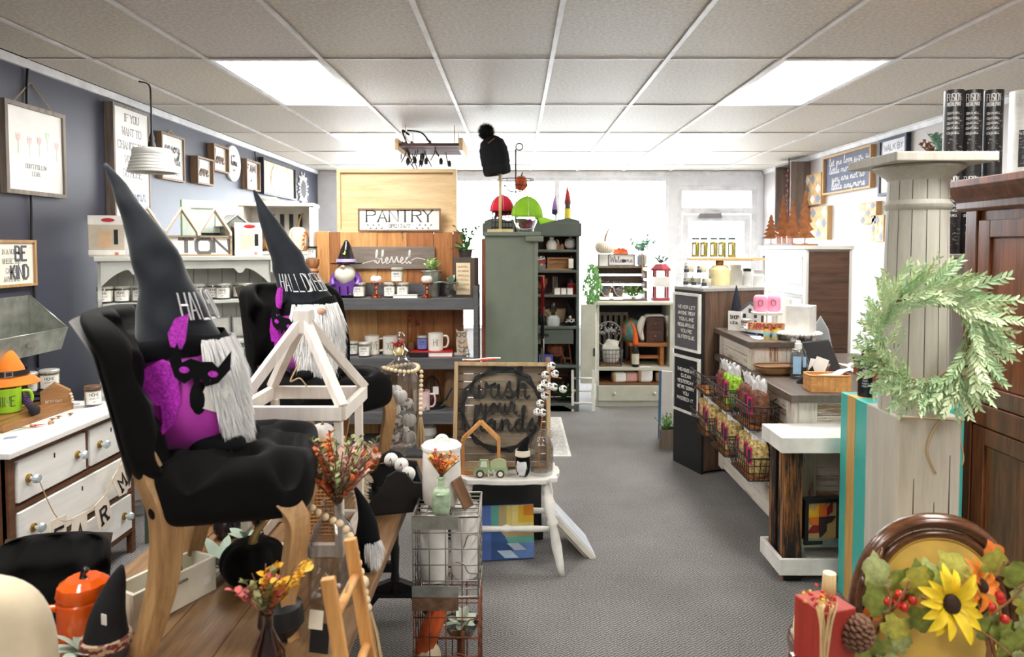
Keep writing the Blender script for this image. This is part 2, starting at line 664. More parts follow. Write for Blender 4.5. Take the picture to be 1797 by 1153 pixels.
tr = mat('white_trim',(238,238,240),.4)
struct('trim_1',G().box(XL,YF,ZC - .045,XL + .022,YB,ZC),tr)
struct('trim_2',G().box(XR - .022,YF,ZC - .045,XR,YB,ZC),tr)
struct('trim_3',G().box(XL + .03,YB - .03,ZC - .06,XR - .03,YB,ZC - .005),tr)
struct('baseboard_left',G().box(XL,YF,0,XL + .015,YB,.1),mat('dark_base',(50,50,54),.5))
struct('baseboard_right',G().box(XR - .015,YF,0,XR,YB,.1),tr)
struct('ground',G().box(-14,YB + .12,-.2,14,YB + 16,-.08),mat('concrete',(196,194,190),.9))

# suspended ceiling: slab, tiles and runners
cel = struct('ceiling',G().box(XL - .1,YF,ZC + .12,XR + .1,YB + .1,ZC + .2),mat('plenum',(70,66,60),.9))
def tilemat(name,c,pit):
    m,nt,b = _base(name)
    v = _coords(nt,(1,1,1))
    n = _noise(nt,v,55,4,.7)
    nt.links.new(_ramp(nt,n,[(.35,lin(sh(c,.9))),(.65,lin(sh(c,1.06)))]),b.inputs['Base Color'])
    b.inputs['Roughness'].default_value = .55
    b.inputs['Specular IOR Level'].default_value = .5
    vo = _coords(nt,(1,3.5,1) if pit else (1,1,1))
    _bump(nt,b,_noise(nt,vo,60 if pit else 38,5,.75),.55 if pit else .3,.004)
    return m
mtile = tilemat('ceiling_tile',(206,198,184),False)
mtile2 = tilemat('fissured_tile',(212,202,195),True)
mbar = mat('runner_white',(224,222,220),.4)
LX = [-2.252 + .611* k for k in range(10)]
LY = [-2.332 + 1.219* k for k in range(10)]
xs = [XL + .02] + LX + [XR - .02]
ys = [YF + .01] + LY + [YB - .03]
FIX = [(1,r) for r in (1,3,5,7)] + [(6,r) for r in (1,3,5,7)]   # column, row of the light panels
tcache = {}
for i in range(len(xs) - 1):
    for j in range(len(ys) - 1):
        if (i - 1,j - 1 + 0) in [(c,r) for c,r in FIX]:
            continue
        w,l = xs[i + 1] - xs[i] - .006,ys[j + 1] - ys[j] - .006
        pit = (i,j) == (2,5)
        key = (round(w,3),round(l,3),pit)
        if key not in tcache:
            tcache[key] = G().box(-w/2,-l/2,0,w/2,l/2,.014).mesh('ceiling_tile',mtile2 if pit else mtile)
        o = obj('ceiling_tile',tcache[key],((xs[i] + xs[i + 1])/2,(ys[j] + ys[j + 1])/2,ZC + .004 + rnd.uniform(0,.003)),0,cel)
for x in LX:
    part('runner',G().box(x - .012,YF + .01,ZC - .006,x + .012,YB - .04,ZC + .003),mbar,cel)
for y in LY:
    part('cross_tee',G().box(XL + .03,y - .008,ZC - .003,XR - .03,y + .008,ZC + .002),mbar,cel)

mdif = emit('lit_diffuser',(255,252,246),PANEL_LIGHT)
names = {(1,5): 'nearer lit ceiling panel, left of the two big ones in view',(6,5): 'nearer lit ceiling panel, right of the two big ones in view',
         (1,7): 'farther lit ceiling panel beside the hanging wooden rack',(6,7): 'farther lit ceiling panel near the shop door'}
fx = None
for c,r in FIX:
    x0,x1,y0,y1 = LX[c] + .012,LX[c + 1] - .012,LY[r] + .008,LY[r + 1] - .008
    cx,cy = (x0 + x1)/2,(y0 + y1)/2
    lab = names.get((c,r),'lit ceiling panel %s the viewer, %s row' % ('just above' if r == 3 else 'far behind','left' if c == 1 else 'right'))
    if fx is None:
        fx = thing('ceiling_light',lab,'ceiling light',(cx,cy,ZC),0,'fluorescent ceiling panels')
        w,l = (x1 - x0)/2,(y1 - y0)/2
        f = G()
        for a in ((-w,-l,w,-l + .022),(-w,l - .022,w,l),(-w,-l,-w + .022,l),(w - .022,-l,w,l)):
            f.box(a[0],a[1],-.004,a[2],a[3],.03)
        part('frame',f,mal,fx)
        part('housing',G().box(-w,-l,.03,w,l,.09),mal,fx)
        part('diffuser',G().box(-w + .02,-l + .02,.004,w - .02,l - .02,.012),mdif,fx)
    else:
        dup(fx,(cx,cy,ZC),0,lab)

# ================================================================== BUILDERS
def frame_box(w,h,d,fw,x0=0,z0=0):
    """four mitre-less frame sides around a w x h picture, front at y=-d"""
    return (G().box(x0 - w/2,-d,z0,x0 - w/2 + fw,0,z0 + h).box(x0 + w/2 - fw,-d,z0,x0 + w/2,0,z0 + h)
            .box(x0 - w/2 + fw,-d,z0,x0 + w/2 - fw,0,z0 + fw).box(x0 - w/2 + fw,-d,z0 + h - fw,x0 + w/2 - fw,0,z0 + h))

def sign(name,label,cat,loc,rz,w,h,d,fw,fmat,pmat,group=None,rot=None,inset=.012):
    t = thing(name,label,cat,loc,rz,group,rot)
    part('frame',frame_box(w,h,d,fw),fmat,t)
    t['face'] = -(d - inset)
    part('panel',G().box(-w/2 + fw*.8,-(d - inset),fw*.8,w/2 - fw*.8,-.001,h - fw*.8),pmat,t)
    return t

def lettering(t,lines,m,dep=.001,y=None):
    """lines: (text, height, x, z, dict)"""
    g = G()
    y = t.get('face',0) if y is None else y
    for text,h,x,z,kw in lines:
        letters(g,text,h,flat(x,y,z),dep=dep,**kw)
    return part('lettering',g,m,t)

PAPER = mat('paper_white',(240,238,232),.7)
CREAMW = mat('cream_wax',(240,236,214),.55)
TIN = mat('tin_lid',(206,204,198),.4,.35)
BRONZE = mat('bronze_lid',(120,92,72),.4,.3)
BLKLID = mat('black_lid',(26,25,26),.35)
_candles = {}
def candle(loc,label,r=.048,h=.105,lid=None,wax=None,lab=None,rz=0,group='jar candles',kind='a',labh=.62):
    key = (kind,r,h)
    if key in _candles:
        return dup(_candles[key],loc,rz,label)
    t = thing('jar_candle',label,'candle',loc,rz,group)
    part('jar',G().lathe([(0,0),(r*.94,0),(r,.006),(r,h*.9),(r*.96,h*.93),(r*.9,h*.93),(r*.93,.012),(0,.012)],20),GLASS,t)
    part('wax',G().lathe([(0,.013),(r*.92,.013),(r*.92,h*.78),(0,h*.78)],18),wax or CREAMW,t)
    l = part('lid',G().lathe([(r*.86,h*.86),(r*.98,h*.9),(r*1.0,h),(r*.92,h + .004),(0,h + .004)],20),lid or TIN,t)
    lb = G()
    def P(u,v):
        a = -pi/2 + (u - .5)*1.9
        return Vector((cos(a)* (r + .0012),sin(a)* (r + .0012),h* (.12 + labh* v)))
    lb.grid(P,8,1)
    p = part('paper_label',lb,lab or PAPER,t)
    tx = G()
    for k,(tt,hh) in enumerate((('HOME',.014),('LEMON TEA',.007),('SOY',.006))):
        letters(tx,tt,hh,lambda x,y,d,k=k: (cos(-pi/2 + x/ r)* (r + .002),sin(-pi/2 + x/ r)* (r + .002),h*.55 - k*.016 + y),dep=0)
    part('lettering',tx,INK,p)
    _candles[key] = t
    return t

def mug(loc,label,m,r=.045,h=.1,rz=0,text=None,group=None,side=1):
    t = thing('mug',label,'mug',loc,rz,group)
    part('body',G().lathe([(0,0),(r*.9,0),(r,.006),(r,h),(r*.93,h),(r*.92,.01),(0,.01)],24),m,t)
    pts = [(side* (r - .003),0,h*.82),(side* (r + .03),0,h*.8),(side* (r + .04),0,h*.5),(side* (r + .026),0,h*.22),(side* (r - .003),0,h*.18)]
    part('handle',G().tube(smooth(pts,4),.0075,8),m,t)
    if text:
        g = G()
        letters(g,text,h*.4,lambda x,y,d: (cos(-pi/2 + x/ r)* (r + d),sin(-pi/2 + x/ r)* (r + d),h*.3 + y),w=.003,asp=.4,dep=.0015)
        part('lettering',g,INK,t)
    return t

def pumpkin(name,label,loc,r,h,m,ms,rz=0,rib=.16,ribn=9,stem=.4,group=None,lean=.3,cat='pumpkin',n=54):
    t = thing(name,label,cat,loc,rz,group)
    prof = [(0,h*.1)] + [(r* max(.05,sin(pi* (i/12)) ** .62),h* (.5 - .5* cos(pi* i/12))) for i in range(1,12)] + [(0,h*.9)]
    part('body',G().lathe(prof,n,rib=rib,ribn=ribn),m,t)
    sl = h* stem
    pts = [(0,0,h*.86),(lean* sl*.2,0,h*.86 + sl*.45),(lean* sl,0,h*.86 + sl)]
    part('stem',G().tube(smooth(pts,3),[r*.16* (1 - .09* i) for i in range(7)],7),ms,t)
    return t

def spray(g,base,n,length,spread,leafl,leafw,per,r=rnd,up=1.0,droop=.0,stems=None):
    """sprays of small leaves on thin stems, added to g (leaves) and stems"""
    for i in range(n):
        a = r.uniform(0,2* pi)
        sp = r.uniform(.15,1)* spread
        d = Vector((cos(a)* sp,sin(a)* sp,up)).normalized()
        L = length* r.uniform(.65,1.05)
        pts = []
        for k in range(6):
            t = k/5
            pts.append(Vector(base) + d* L* t + Vector((cos(a),sin(a),0))* (.18* spread* L* t* t) - Vector((0,0,1))* droop* L* t* t)
        if stems is not None:
            stems.tube(pts,.0016,4,caps=False)
        for k in range(per):
            t = .2 + .8* (k + r.random())/ per
            j = min(4,int(t*5))
            p = pts[j].lerp(pts[j + 1],t*5 - j)
            b = r.uniform(0,2* pi)
            dd = (Vector((cos(b),sin(b),r.uniform(-.1,.7))) + d*.6).normalized()
            q = leafl* r.uniform(.7,1.15)
            g.leaf(p,p + dd* q,leafw* r.uniform(.8,1.2),(r.uniform(-.4,.4),r.uniform(-.4,.4),1))

def leafy(t,m,base,n,length,spread,leafl,leafw,per,stem_m=None,up=1.0,droop=0.0,seed=1):
    r = RR(seed)
    g,st = G(),G()
    spray(g,base,n,length,spread,leafl,leafw,per,r,up,droop,st)
    part('foliage',g,m,t,stuff=True)
    part('stems',st,stem_m or m,t,stuff=True)

def bigleaves(t,m,base,n,length,width,up=.9,seed=1,spread=1.0,name='leaf'):
    """single large leaves, each an object"""
    r = RR(seed)
    g = G()
    def P(u,v):
        x = (v - .5)* width* (sin(pi* min(1,u*.94 + .06)) ** .75)
        return Vector((x,u* length,-.25* length* u* u + .18* abs(x)))
    g.grid(P,6,4)
    me = g.mesh(name,m)
    for i in range(n):
        a = 2* pi* i/ n + r.uniform(-.4,.4)
        o = obj(name,me,base,0,t)
        o.rotation_euler = (R(r.uniform(15,70))* up,r.uniform(-.2,.2),a)
        s_ = r.uniform(.65,1.05)
        o.scale = (s_* spread,s_,s_)

def book(loc,label,w,d,h,m,rz=0,group=None,rot=None):
    t = thing('book',label,'book',loc,rz,group,rot)
    part('cover',G().box(-w/2,-d/2,0,w/2,d/2,.003).box(-w/2,-d/2,h - .003,w/2,d/2,h).box(-w/2,-d/2,0,-w/2 + .004,d/2,h),m,t)
    part('pages',G().box(-w/2 + .004,-d/2 + .003,.003,w/2 - .003,d/2 - .003,h - .003),PAPER,t)
    return t

def wires(g,w,d,h,nx,ny,nz,r=.0022,taper=0.0,open_front=0,bottom=True):
    """rectangular wire basket"""
    def rect(z,k):
        a,b = w/2* k,d/2* k
        return [(-a,-b,z),(a,-b,z),(a,b,z),(-a,b,z)]
    for i in range(nz + 1):
        z = h* i/ nz
        k = 1 - taper* (1 - i/ nz)
        q = rect(z,k)
        for j in range(4):
            g.tube([q[j],q[(j + 1) % 4]],r* (1.8 if i in (0,nz) else 1),5)
    lo,hi = rect(0,1 - taper),rect(h,1)
    for j,n in ((0,nx),(1,ny),(2,nx),(3,ny)):
        for i in range(n):
            t = i/ n
            g.tube([Vector(lo[j]).lerp(Vector(lo[(j + 1) % 4]),t),Vector(hi[j]).lerp(Vector(hi[(j + 1) % 4]),t)],r,5)
    if bottom:
        for i in range(1,nx):
            t = i/ nx
            g.tube([Vector(lo[0]).lerp(Vector(lo[1]),t),Vector(lo[3]).lerp(Vector(lo[2]),t)],r,5)
        for i in range(1,ny):
            t = i/ ny
            g.tube([Vector(lo[1]).lerp(Vector(lo[2]),t),Vector(lo[0]).lerp(Vector(lo[3]),t)],r,5)
    return g

def turned(g,p,q,prof,n=12):
    """turned leg: prof = [(t, r)] along p->q"""
    p,q = Vector(p),Vector(q)
    return g.tube([p.lerp(q,t) for t,r in prof],[r for t,r in prof],n)

def wallL(px0,px1,pyt,pyb,d=0.0):
    """rectangle on the left wall from its pixel columns and the rows of its middle column"""
    X = XL + d
    a,b = onx(px0,300,X),onx(px1,300,X)
    mid = (a.y + b.y)/2
    pm = 905 + X* FPX/ mid
    t,u = onx(pm,pyt,X),onx(pm,pyb,X)
    return (a.y + b.y)/2,b.y - a.y,u.z,t.z - u.z

def wallR(px0,px1,pyt,pyb,d=0.0):
    X = XR - d
    a,b = onx(px1,300,X),onx(px0,300,X)
    pm = 905 + X* FPX/ ((a.y + b.y)/2)
    t,u = onx(pm,pyt,X),onx(pm,pyb,X)
    return (a.y + b.y)/2,b.y - a.y,u.z,t.z - u.z

HR = R(90)
OAK = wood('frame_oak',(150,120,88),(104,80,58),'z')
GREYW = wood('grey_barnwood',(136,122,108),(92,82,74),'z')
CANVAS = mat('canvas_white',(238,236,232),.7,var=.02)
STRING = mat('jute_string',(190,164,122),.9)

# ================================================================== LEFT WALL
def lsign(name,label,cat,rect,d,fw,fm,pm,inset=.012,group=None):
    cy,w,z,h = rect
    return sign(name,label,cat,(XL + .002,cy,z),HR,w,h,d,fw,fm,pm,group,inset=inset),w,h

t,w,h = lsign('wall_picture','large framed picture of pale tulips hanging by string','picture',wallL(-1,106,190,344),.035,.022,GREYW,CANVAS)
for k,(x,z,c) in enumerate([(-.14,.62,(240,204,202)),(-.05,.6,(242,212,210)),(.03,.62,(236,196,196)),(.1,.69,(214,228,200)),(.18,.6,(238,200,200))]):
    fl = G().prism([(x* w*2 + a* w*.035,z* h + b* h*.05) for a,b in ((0,-1),(.9,-.3),(1,.9),(.35,.3),(0,1.1),(-.35,.3),(-1,.9),(-.9,-.3))],-.0245,-.023)
    part('painted_tulip',fl,mat('tulip%d' % k,c,.8),t)
    part('painted_stem',G().box(x* w*2 - .003,-.0242,z* h - h*.17,x* w*2 + .003,-.023,z* h - h*.05),mat('pale_stem',(214,220,204),.8),t)
lettering(t,[("DON'T FOLLOW",h*.045,0,h*.3,dict(serif=.12,asp=.55)),('LEAD.',h*.045,0,h*.22,dict(serif=.12,asp=.55))],mat('grey_print',(150,148,146),.8))
part('hanging_string',G().tube([(-w*.32,-.018,h),(0,-.004,h + .13)],.003,5).tube([(w*.32,-.018,h),(0,-.004,h + .13)],.003,5),STRING,t)

t,w,h = lsign('wall_sign','tall wooden box sign reading IF YOU WANT TO CHANGE THE WORLD','sign',wallL(184,249,192,392),.06,.018,GREYW,CANVAS,.006)
lettering(t,[(s,h*.062,0,h* (.87 - .118* k),dict(serif=.14,asp=.6,w=h*.006)) for k,s in enumerate(('IF YOU','WANT TO','CHANGE THE','WORLD','GO HOME'))],mat('grey_letters',(120,118,118),.8))
g = G()
letters(g,'love your',h*.13,flat(0,t['face'],h*.2),font='cur',asp=.5,w=h*.008,dep=.001)
letters(g,'family',h*.0001,flat(0,t['face'],h*.05),dep=.001)
part('script_lettering',g,mat('slate_blue_ink',(110,120,160),.8),t)

t,w,h = lsign('wall_sign','small oak framed sign with enjoy in script behind the lamp','sign',wallL(276,317,238,318),.035,.016,OAK,CANVAS)
g = G()
letters(g,'enjoy',h*.26,flat(0,t['face'],h*.62),font='cur',width=w*.68,dep=.001)
letters(g,'the little',h*.2,flat(0,t['face'],h*.36),font='cur',width=w*.7,dep=.001)
letters(g,'BLESSINGS',h*.06,flat(0,t['face'],h*.13),dep=.001,width=w*.6)
part('lettering',g,MATS['grey_letters'],t)
part('hanging_string',G().tube(smooth([(-.06,-.02,h),(0,-.01,h + .03),(.06,-.02,h)],4),.004,5),STRING,t)

for rect,lab in ((wallL(334,363,278,325),'lower oak framed love sign on the dark wall'),(wallL(364,391,257,303),'upper oak framed love sign beside the round plaque')):
    t,w,h = lsign('love_sign',lab,'sign',rect,.06,.014,OAK,CANVAS,.03)
    g = G()
    letters(g,'love',h*.52,flat(0,t['face'],h*.34),font='cur',width=w*.66,w=.012,dep=.006)
    part('lettering',g,mat('brown_wood_letters',(112,92,76),.6),t)

c = onx(406,287,XL)
t = thing('round_plaque','round white plaque with dark emblem on the dark wall','plaque',(XL + .002,c.y,c.z),HR)
rr = 31/ FPX* c.y
part('disc',G().lathe([(0,0),(rr,0),(rr,.02),(rr - .01,.024),(0,.024)],40,M=MR(HR,4,'X')),CANVAS,t)
g = G()
letters(g,'home',rr*.5,flat(0,-.0245,-.02),font='cur',width=rr*.9,dep=.001)
letters(g,'SWEET',rr*.12,flat(0,-.0245,rr*.35),dep=.001)
letters(g,'FAMILY',rr*.12,flat(0,-.0245,-rr*.45),dep=.001)
part('lettering',g,INK,t)

t,w,h = lsign('wall_sign','narrow oak framed sign with brown letters above the barn house','sign',wallL(424,448,283,335),.05,.014,OAK,CANVAS,.03)
lettering(t,[('FAM',h*.22,0,h*.62,dict(width=w*.6,w=.02)),('ILY',h*.06,0,h*.3,dict())],MATS['brown_wood_letters'],.005)

t,w,h = lsign('wall_art','large dark framed art with slats and half sunburst','wall art',wallL(454,512,287,347),.05,.02,mat('dark_frame',(48,48,54),.5),mat('warm_panel',(232,214,184),.6),.03)
for k in range(9):
    x = -w*.42 + k* w*.105
    part('slat',G().box(x - w*.046,t['face'] - .008,h*.07,x + w*.046,t['face'],h*.93),wood('pale_slat',(240,226,200),(214,184,146),'z'),t)
rays = G()
for k in range(20):
    a = R(100 + k*160/19) if False else R(-95 + 190* k/19) + pi
    rays.bar((-w*.12 + cos(a)*.05,t['face'] - .014,h*.5 + sin(a)*.05),(-w*.12 + cos(a)* h*.38,t['face'] - .014,h*.5 + sin(a)* h*.38),.014,.008,up=(0,1,0))
part('sunburst',rays,WHITE,t)

c = onx(530,332,XL)
t = thing('sunburst_mirror','white sunburst mirror at the far end of the dark wall','mirror',(XL + .002,c.y,c.z),HR)
g = G()
for k in range(24):
    a = 2* pi* k/24
    L = .21 if k % 2 else .17
    g.bar((cos(a)*.1,-.012,sin(a)*.1),(cos(a)* L,-.012,sin(a)* L),.02,.01,up=(0,1,0))
part('rays',g,WHITE,t)
part('mirror_disc',G().lathe([(0,0),(.11,0),(.11,.018),(0,.018)],28,M=MR(HR,4,'X')),mat('mirror',(220,224,230),.05,1),t)

t,w,h = lsign('wall_sign','oak framed BE KIND sign cut off at the left edge','sign',wallL(-38,50,421,504),.03,.014,wood('light_oak',(196,160,112),(160,122,80),'z'),mat('ivory_panel',(238,232,218),.7,var=.02))
lettering(t,[('IN A WORLD',h*.1,0,h*.7,dict(serif=.12,asp=.5)),('WHERE YOU',h*.1,0,h*.5,dict(serif=.12,asp=.5)),
              ('CAN BE',h*.1,0,h*.3,dict(serif=.12,asp=.5)),('ANYTHING',h*.1,0,h*.12,dict(serif=.12,asp=.5))],MATS['grey_print'])
g = G()
letters(g,'BE',h*.3,flat(w*.2,t['face'],h*.56),w=.012,asp=.5,dep=.002)
letters(g,'KIND',h*.3,flat(w*.16,t['face'],h*.16),w=.012,asp=.42,dep=.002)
part('large_lettering',g,mat('slate_letters',(92,94,104),.7),t)

# galvanised wall bin
c = onx(37,578,XL + .1)
t = thing('wall_bin','galvanised metal bin with sloped sides fixed to the dark wall','bin',(XL + .001,c.y - .05,c.z - .1),HR)
zinc = mat('galvanised',(168,172,164),.38,.75,var=.14,vs=14)
w,h,d = .52,.2,.2
g = G()
g.add([(-w/2,0,0),(w/2,0,0),(w/2,0,h + .06),(-w/2,0,h + .06)],[(0,1,2,3)])
g.add([(-w/2,0,0),(-w/2,-d*.8,-.03),(-w/2,-d,h*.42),(-w/2,0,h + .06)],[(0,1,2,3)])
g.add([(w/2,0,0),(w/2,-d*.8,-.03),(w/2,-d,h*.42),(w/2,0,h + .06)],[(0,1,2,3)])
g.add([(-w/2,-d*.8,-.03),(w/2,-d*.8,-.03),(w/2,-d,h*.42),(-w/2,-d,h*.42)],[(0,1,2,3)])
g.add([(-w/2,0,0),(w/2,0,0),(w/2,-d*.8,-.03),(-w/2,-d*.8,-.03)],[(0,1,2,3)])
o = part('bin_shell',g,zinc,t)
sm_ = o.modifiers.new('thick','SOLIDIFY'); sm_.thickness = .004
part('rim',G().tube([(-w/2,-d,h*.42),(w/2,-d,h*.42)],.005,6).tube([(-w/2,-d,h*.42),(-w/2,0,h + .06)],.005,6).tube([(w/2,-d,h*.42),(w/2,0,h + .06)],.005,6),zinc,t)
part('label_plate',G().box(-.04,-d*.9 - .012,.02,.04,-d*.9 - .006,.05),mat('worn_plate',(140,140,132),.5,.6),t)

# cables on the wall
def cable(pts,label,r=.006):
    solo('power_cable',G().tube(smooth([Vector(p) for p in pts],4),r,6),mat('black_rubber',(18,18,20),.5),label,'cable')
X = XL + .012
cable([onx(50,101,X),onx(47,160,X),onx(50,250,X),onx(55,350,X),onx(56,430,X),onx(60,520,X),onx(66,610,X),onx(67,645,X)],'black cable running down the dark wall behind the tulip picture',.007)
p = onx(447,262,X)
cable([Vector((X,p.y,2.56)),onx(450,300,X),onx(451,345,X),onx(452,356,X)],'thin black cable down the dark wall beside the sunburst art')

# pendant lamp
c = onz(264,140,ZC)
t = thing('pendant_lamp','white ribbed metal pendant lamp hanging on a black cord','pendant lamp',(c.x,c.y,at(271,303,c.y).z))
s_ = c.y/ FPX
prof = [(40* s_,0)]
for k in range(5):
    z0 = (.1 + .14* k)*40* s_
    r0 = (40 - 1.6* k - .8)* s_
    prof += [(r0 - .002,z0),(r0 + .002,z0 + .006),(r0 - .003,z0 + .012)]
prof += [(32* s_,38* s_),(30* s_,41* s_),(.02,42* s_)]
o = part('shade',G().lathe(prof,40),mat('white_enamel',(226,226,222),.35),t)
o.modifiers.new('thick','SOLIDIFY').thickness = .002
part('socket',G().lathe([(0,0),(.022,0),(.022,.03),(.014,.05),(.016,.07),(.006,.1),(0,.1)],16,c=(0,0,42* s_ - .005)),BLACK,t)
zt = ZC - t.location.z
part('cord',G().tube(smooth([(0,0,42* s_ + .09),(0,0,zt*.8),(-.01,0,zt - .03),(-.07,0,zt - .01)],4),.005,6),BLACK,t)
part('bulb',G().sq((0,0,22* s_),(.03,.03,.035),1,n=12,m=8),mat('frosted_bulb',(245,240,225),.2),t)

# ================================================================== WHITE DRESSER ON THE LEFT
DX,DY0,DY1,DZ = -2.0,2.72,3.62,.79
DRW = wood('dresser_white',(238,236,232),(226,224,220),'x')
DRB = wood('dresser_brown',(112,70,42),(74,44,26),'x')
L = DY1 - DY0
dr = thing('dresser','white dresser with brown rails and glass knobs against the dark wall','dresser',(DX,(DY0 + DY1)/2,0),HR)
# local: front = -Y, x along world Y
dep = .58
part('top',G().box(-L/2 - .02,-.025,DZ - .025,L/2 + .02,dep,DZ),DRW,dr,bev=.004)
body = G()
body.box(-L/2,0.012,.1,L/2,dep - .01,DZ - .025)
part('carcass',body,DRB,dr)
fr = G()
for x in (-L/2,L/2 - .035):
    fr.box(x,0,0,x + .035,.03,DZ - .025)
for x in (-L/2,L/2 - .035):
    part('rear_foot',G().box(x,dep - .045,0,x + .035,dep - .01,.12),DRB,dr)
zs = [.12,.335,.55,.64 + .115]
rows = [(.14,.325),(.35,.535),(.56,.745)]
for z in (.115,.325,.535,.745):
    fr.box(-L/2 + .035,0,z,L/2 - .035,.02,z + .02)
fr.box(.04,0,.56,.065,.02,.745)
part('front_frame',fr,DRB,dr,bev=.002)
brass = mat('brass',(176,140,70),.3,1)
crys = mat('crystal_knob',(190,200,204),.08,.3,spec=.9)
def knob(parent,x,z,y):
    k = part('knob',G().lathe([(0,0),(.008,0),(.008,.012),(.018,.016),(.021,.026),(.015,.036),(0,.038)],12,M=MT((x,y,z)) @ MR(HR,4,'X'),flat=True),crys,parent)
    part('backplate',G().lathe([(0,0),(.017,0),(.017,.007),(.009,.011),(0,.011)],14,M=MT((x,y + .0005,z)) @ MR(HR,4,'X')),brass,k) if False else None
    return k
def drawer(x0,x1,z0,z1,kn):
    d = part('drawer',G().box(x0,-.008,z0,x1,.012,z1),DRW,dr,bev=.003)
    for x in kn:
        knob(d,x,(z0 + z1)/2,-.019)
    bp = G()
    for x in kn:
        bp.lathe([(0,0),(.018,0),(.018,.007),(.009,.012),(0,.012)],14,M=MT((x,-.008,(z0 + z1)/2)) @ MR(HR,4,'X'))
    part('brass_backplate',bp,brass,d)
    kx = (x0 + x1)/2
    part('keyhole',G().box(kx - .004,-.0095,z1 - .05,kx + .004,-.008,z1 - .03),BLACK,d)
drawer(-L/2 + .045,.035,.568,.738,(-L/2 + .1,-.03))
drawer(.07,L/2 - .045,.568,.738,(.14,))
drawer(-L/2 + .045,L/2 - .045,.352,.528,(-L/2 + .12,L/2 - .12))
drawer(-L/2 + .045,L/2 - .045,.14,.318,(-L/2 + .12,L/2 - .12))

# FARM banner strung between the knobs
bn = thing('letter_banner','paper FARM pennant banner strung across the white dresser drawers','banner',(DX + .05,(DY0 + DY1)/2,.5),HR)
card = mat('pennant_card',(226,214,198),.8)
pts = [Vector((-L/2 + .1,0,.15)),Vector((-.24,-.004,-.06)),Vector((-.1,-.006,-.1)),Vector((.06,-.006,-.09)),Vector((.2,-.004,.0)),Vector((L/2 - .14,0,.145))]
part('string',G().tube(smooth(pts,5),.0022,5),STRING,bn)
for ch,p,a in (('F',pts[1],-.1),('A',pts[2],-.06),('R',pts[3],.25),('M',pts[4],.55)):
    ww,hh = .052,.155
    q = part('pennant',G().prism([(-ww,.005),(ww,.005),(ww*1.08,-hh*.75),(0,-hh),(-ww*1.08,-hh*.75)],-.002,.002),card,bn,loc=p)
    q.rotation_euler = (0,-a,0)
    tg = G()
    letters(tg,ch,.075,flat(0,-.003,-.115),w=.013,asp=.6,serif=.16,dep=.001)
    part('lettering',tg,BLACK,q)

# things on the dresser
BW = wood('butcher_block',(170,122,70),(120,78,40),'x',rough=.4)
bd = thing('serving_board','thick butcher block board under the orange hat gnome','board',(-2.36,3.23,DZ),R(88))
for k in range(6):
    part('board_strip',G().box(-.23,-.15 + k*.05,0,.23,-.1 + k*.05 - .0008,.032),BW,bd,bev=.002)
zb = DZ + .0325
lime = mat('lime_glaze',(148,196,40),.25,coat=.4)
c = onz(15,716,zb)
mug((-2.385,3.255,zb),'lime green lettered mug on the butcher block board',lime,.056,.115,R(30),'MINE')

# small gnome with an orange hat, striped legs hanging over the board
gn = thing('gnome_doll','small grey bearded gnome doll in a floppy orange hat','gnome',(-2.455,3.36,zb),R(38))
part('body',G().lathe([(0,0),(.07,0),(.085,.04),(.075,.1),(.05,.16),(0,.17)],18),mat('gnome_grey',(70,66,66),.9),gn)
orange_felt = mat('orange_felt',(238,130,30),.8,sheen=.4)
part('hat',G().tube(smooth([(0,0,.145),(0,0,.19),(-.01,.005,.25),(-.03,.01,.32)],3),[.085,.078,.07,.064,.056,.05,.042,.032,.022,.008],16),orange_felt,gn)
part('hat_brim',G().lathe([(.05,.15),(.11,.135),(.135,.115),(.137,.118),(.11,.143),(.05,.16)],24,rib=.05,ribn=5),orange_felt,gn)
part('hat_band',G().lathe([(.083,.158),(.088,.158),(.086,.182),(.08,.182)],20),BLACK,gn)
part('buckle',frame_box(.035,.03,.006,.006),mat('silver',(200,200,200),.25,1),gn,loc=(0,-.085,.155))
part('nose',G().sq((0,-.095,.115),(.02,.02,.018),1,n=12,m=8),mat('felt_skin',(206,164,140),.9),gn)
def fur(g,base_fn,n,L,r,w=.004):
    for _ in range(n):
        p,d = base_fn(r)
        d = Vector(d).normalized()
        a = d.cross(Vector((r.uniform(-1,1),r.uniform(-1,1),r.uniform(-1,1)))).normalized()* w
        m_ = p + d* L*.55 + Vector((r.uniform(-1,1),r.uniform(-1,1),0))* L*.06
        e = p + d* L* r.uniform(.8,1.1) + Vector((0,0,-1))* L*.18 + Vector((r.uniform(-1,1),r.uniform(-1,1),0))* L*.1
        g.add([p - a,p + a,m_ + a*.7,e,m_ - a*.7],[(0,1,2,4),(4,2,3)],True)
def beardpatch(top,half,drop,out):
    def fn(r):
        u,v = r.uniform(-1,1),r.random()
        ww = half* (1 - .75* v)
        return Vector(top) + Vector((u* ww,-out* (1 - u* u)* (1 - .3* v),-drop* v)),(u*.25,-.35,-1)
    return fn
g = G()
fur(g,beardpatch((0,-.06,.12),.075,.08,.03),500,.05,RR(3))
part('beard',g,mat('grey_fur',(120,116,114),.9),gn,stuff=True)
stripe_a,stripe_b = mat('purple_sock',(110,56,130),.9),mat('black_sock',(28,26,30),.9)
for sgn in (-1,1):
    pts = smooth([(sgn*.04,-.06,.035),(sgn*.06,-.11,.05),(sgn*.07,-.17,.035),(sgn*.08,-.24,.022)],6)
    lg = part('leg',G().tube(pts,.016,10),stripe_b,gn)
    st = G()
    for k in range(1,len(pts) - 2,2):
        st.tube([pts[k],pts[k].lerp(pts[k + 1],.6)],.0168,10)
    part('sock_stripes',st,stripe_a,lg)
    part('shoe',G().sq((sgn*.085,-.27,.022),(.024,.05,.021),.8,n=14,m=8),stripe_b,gn)

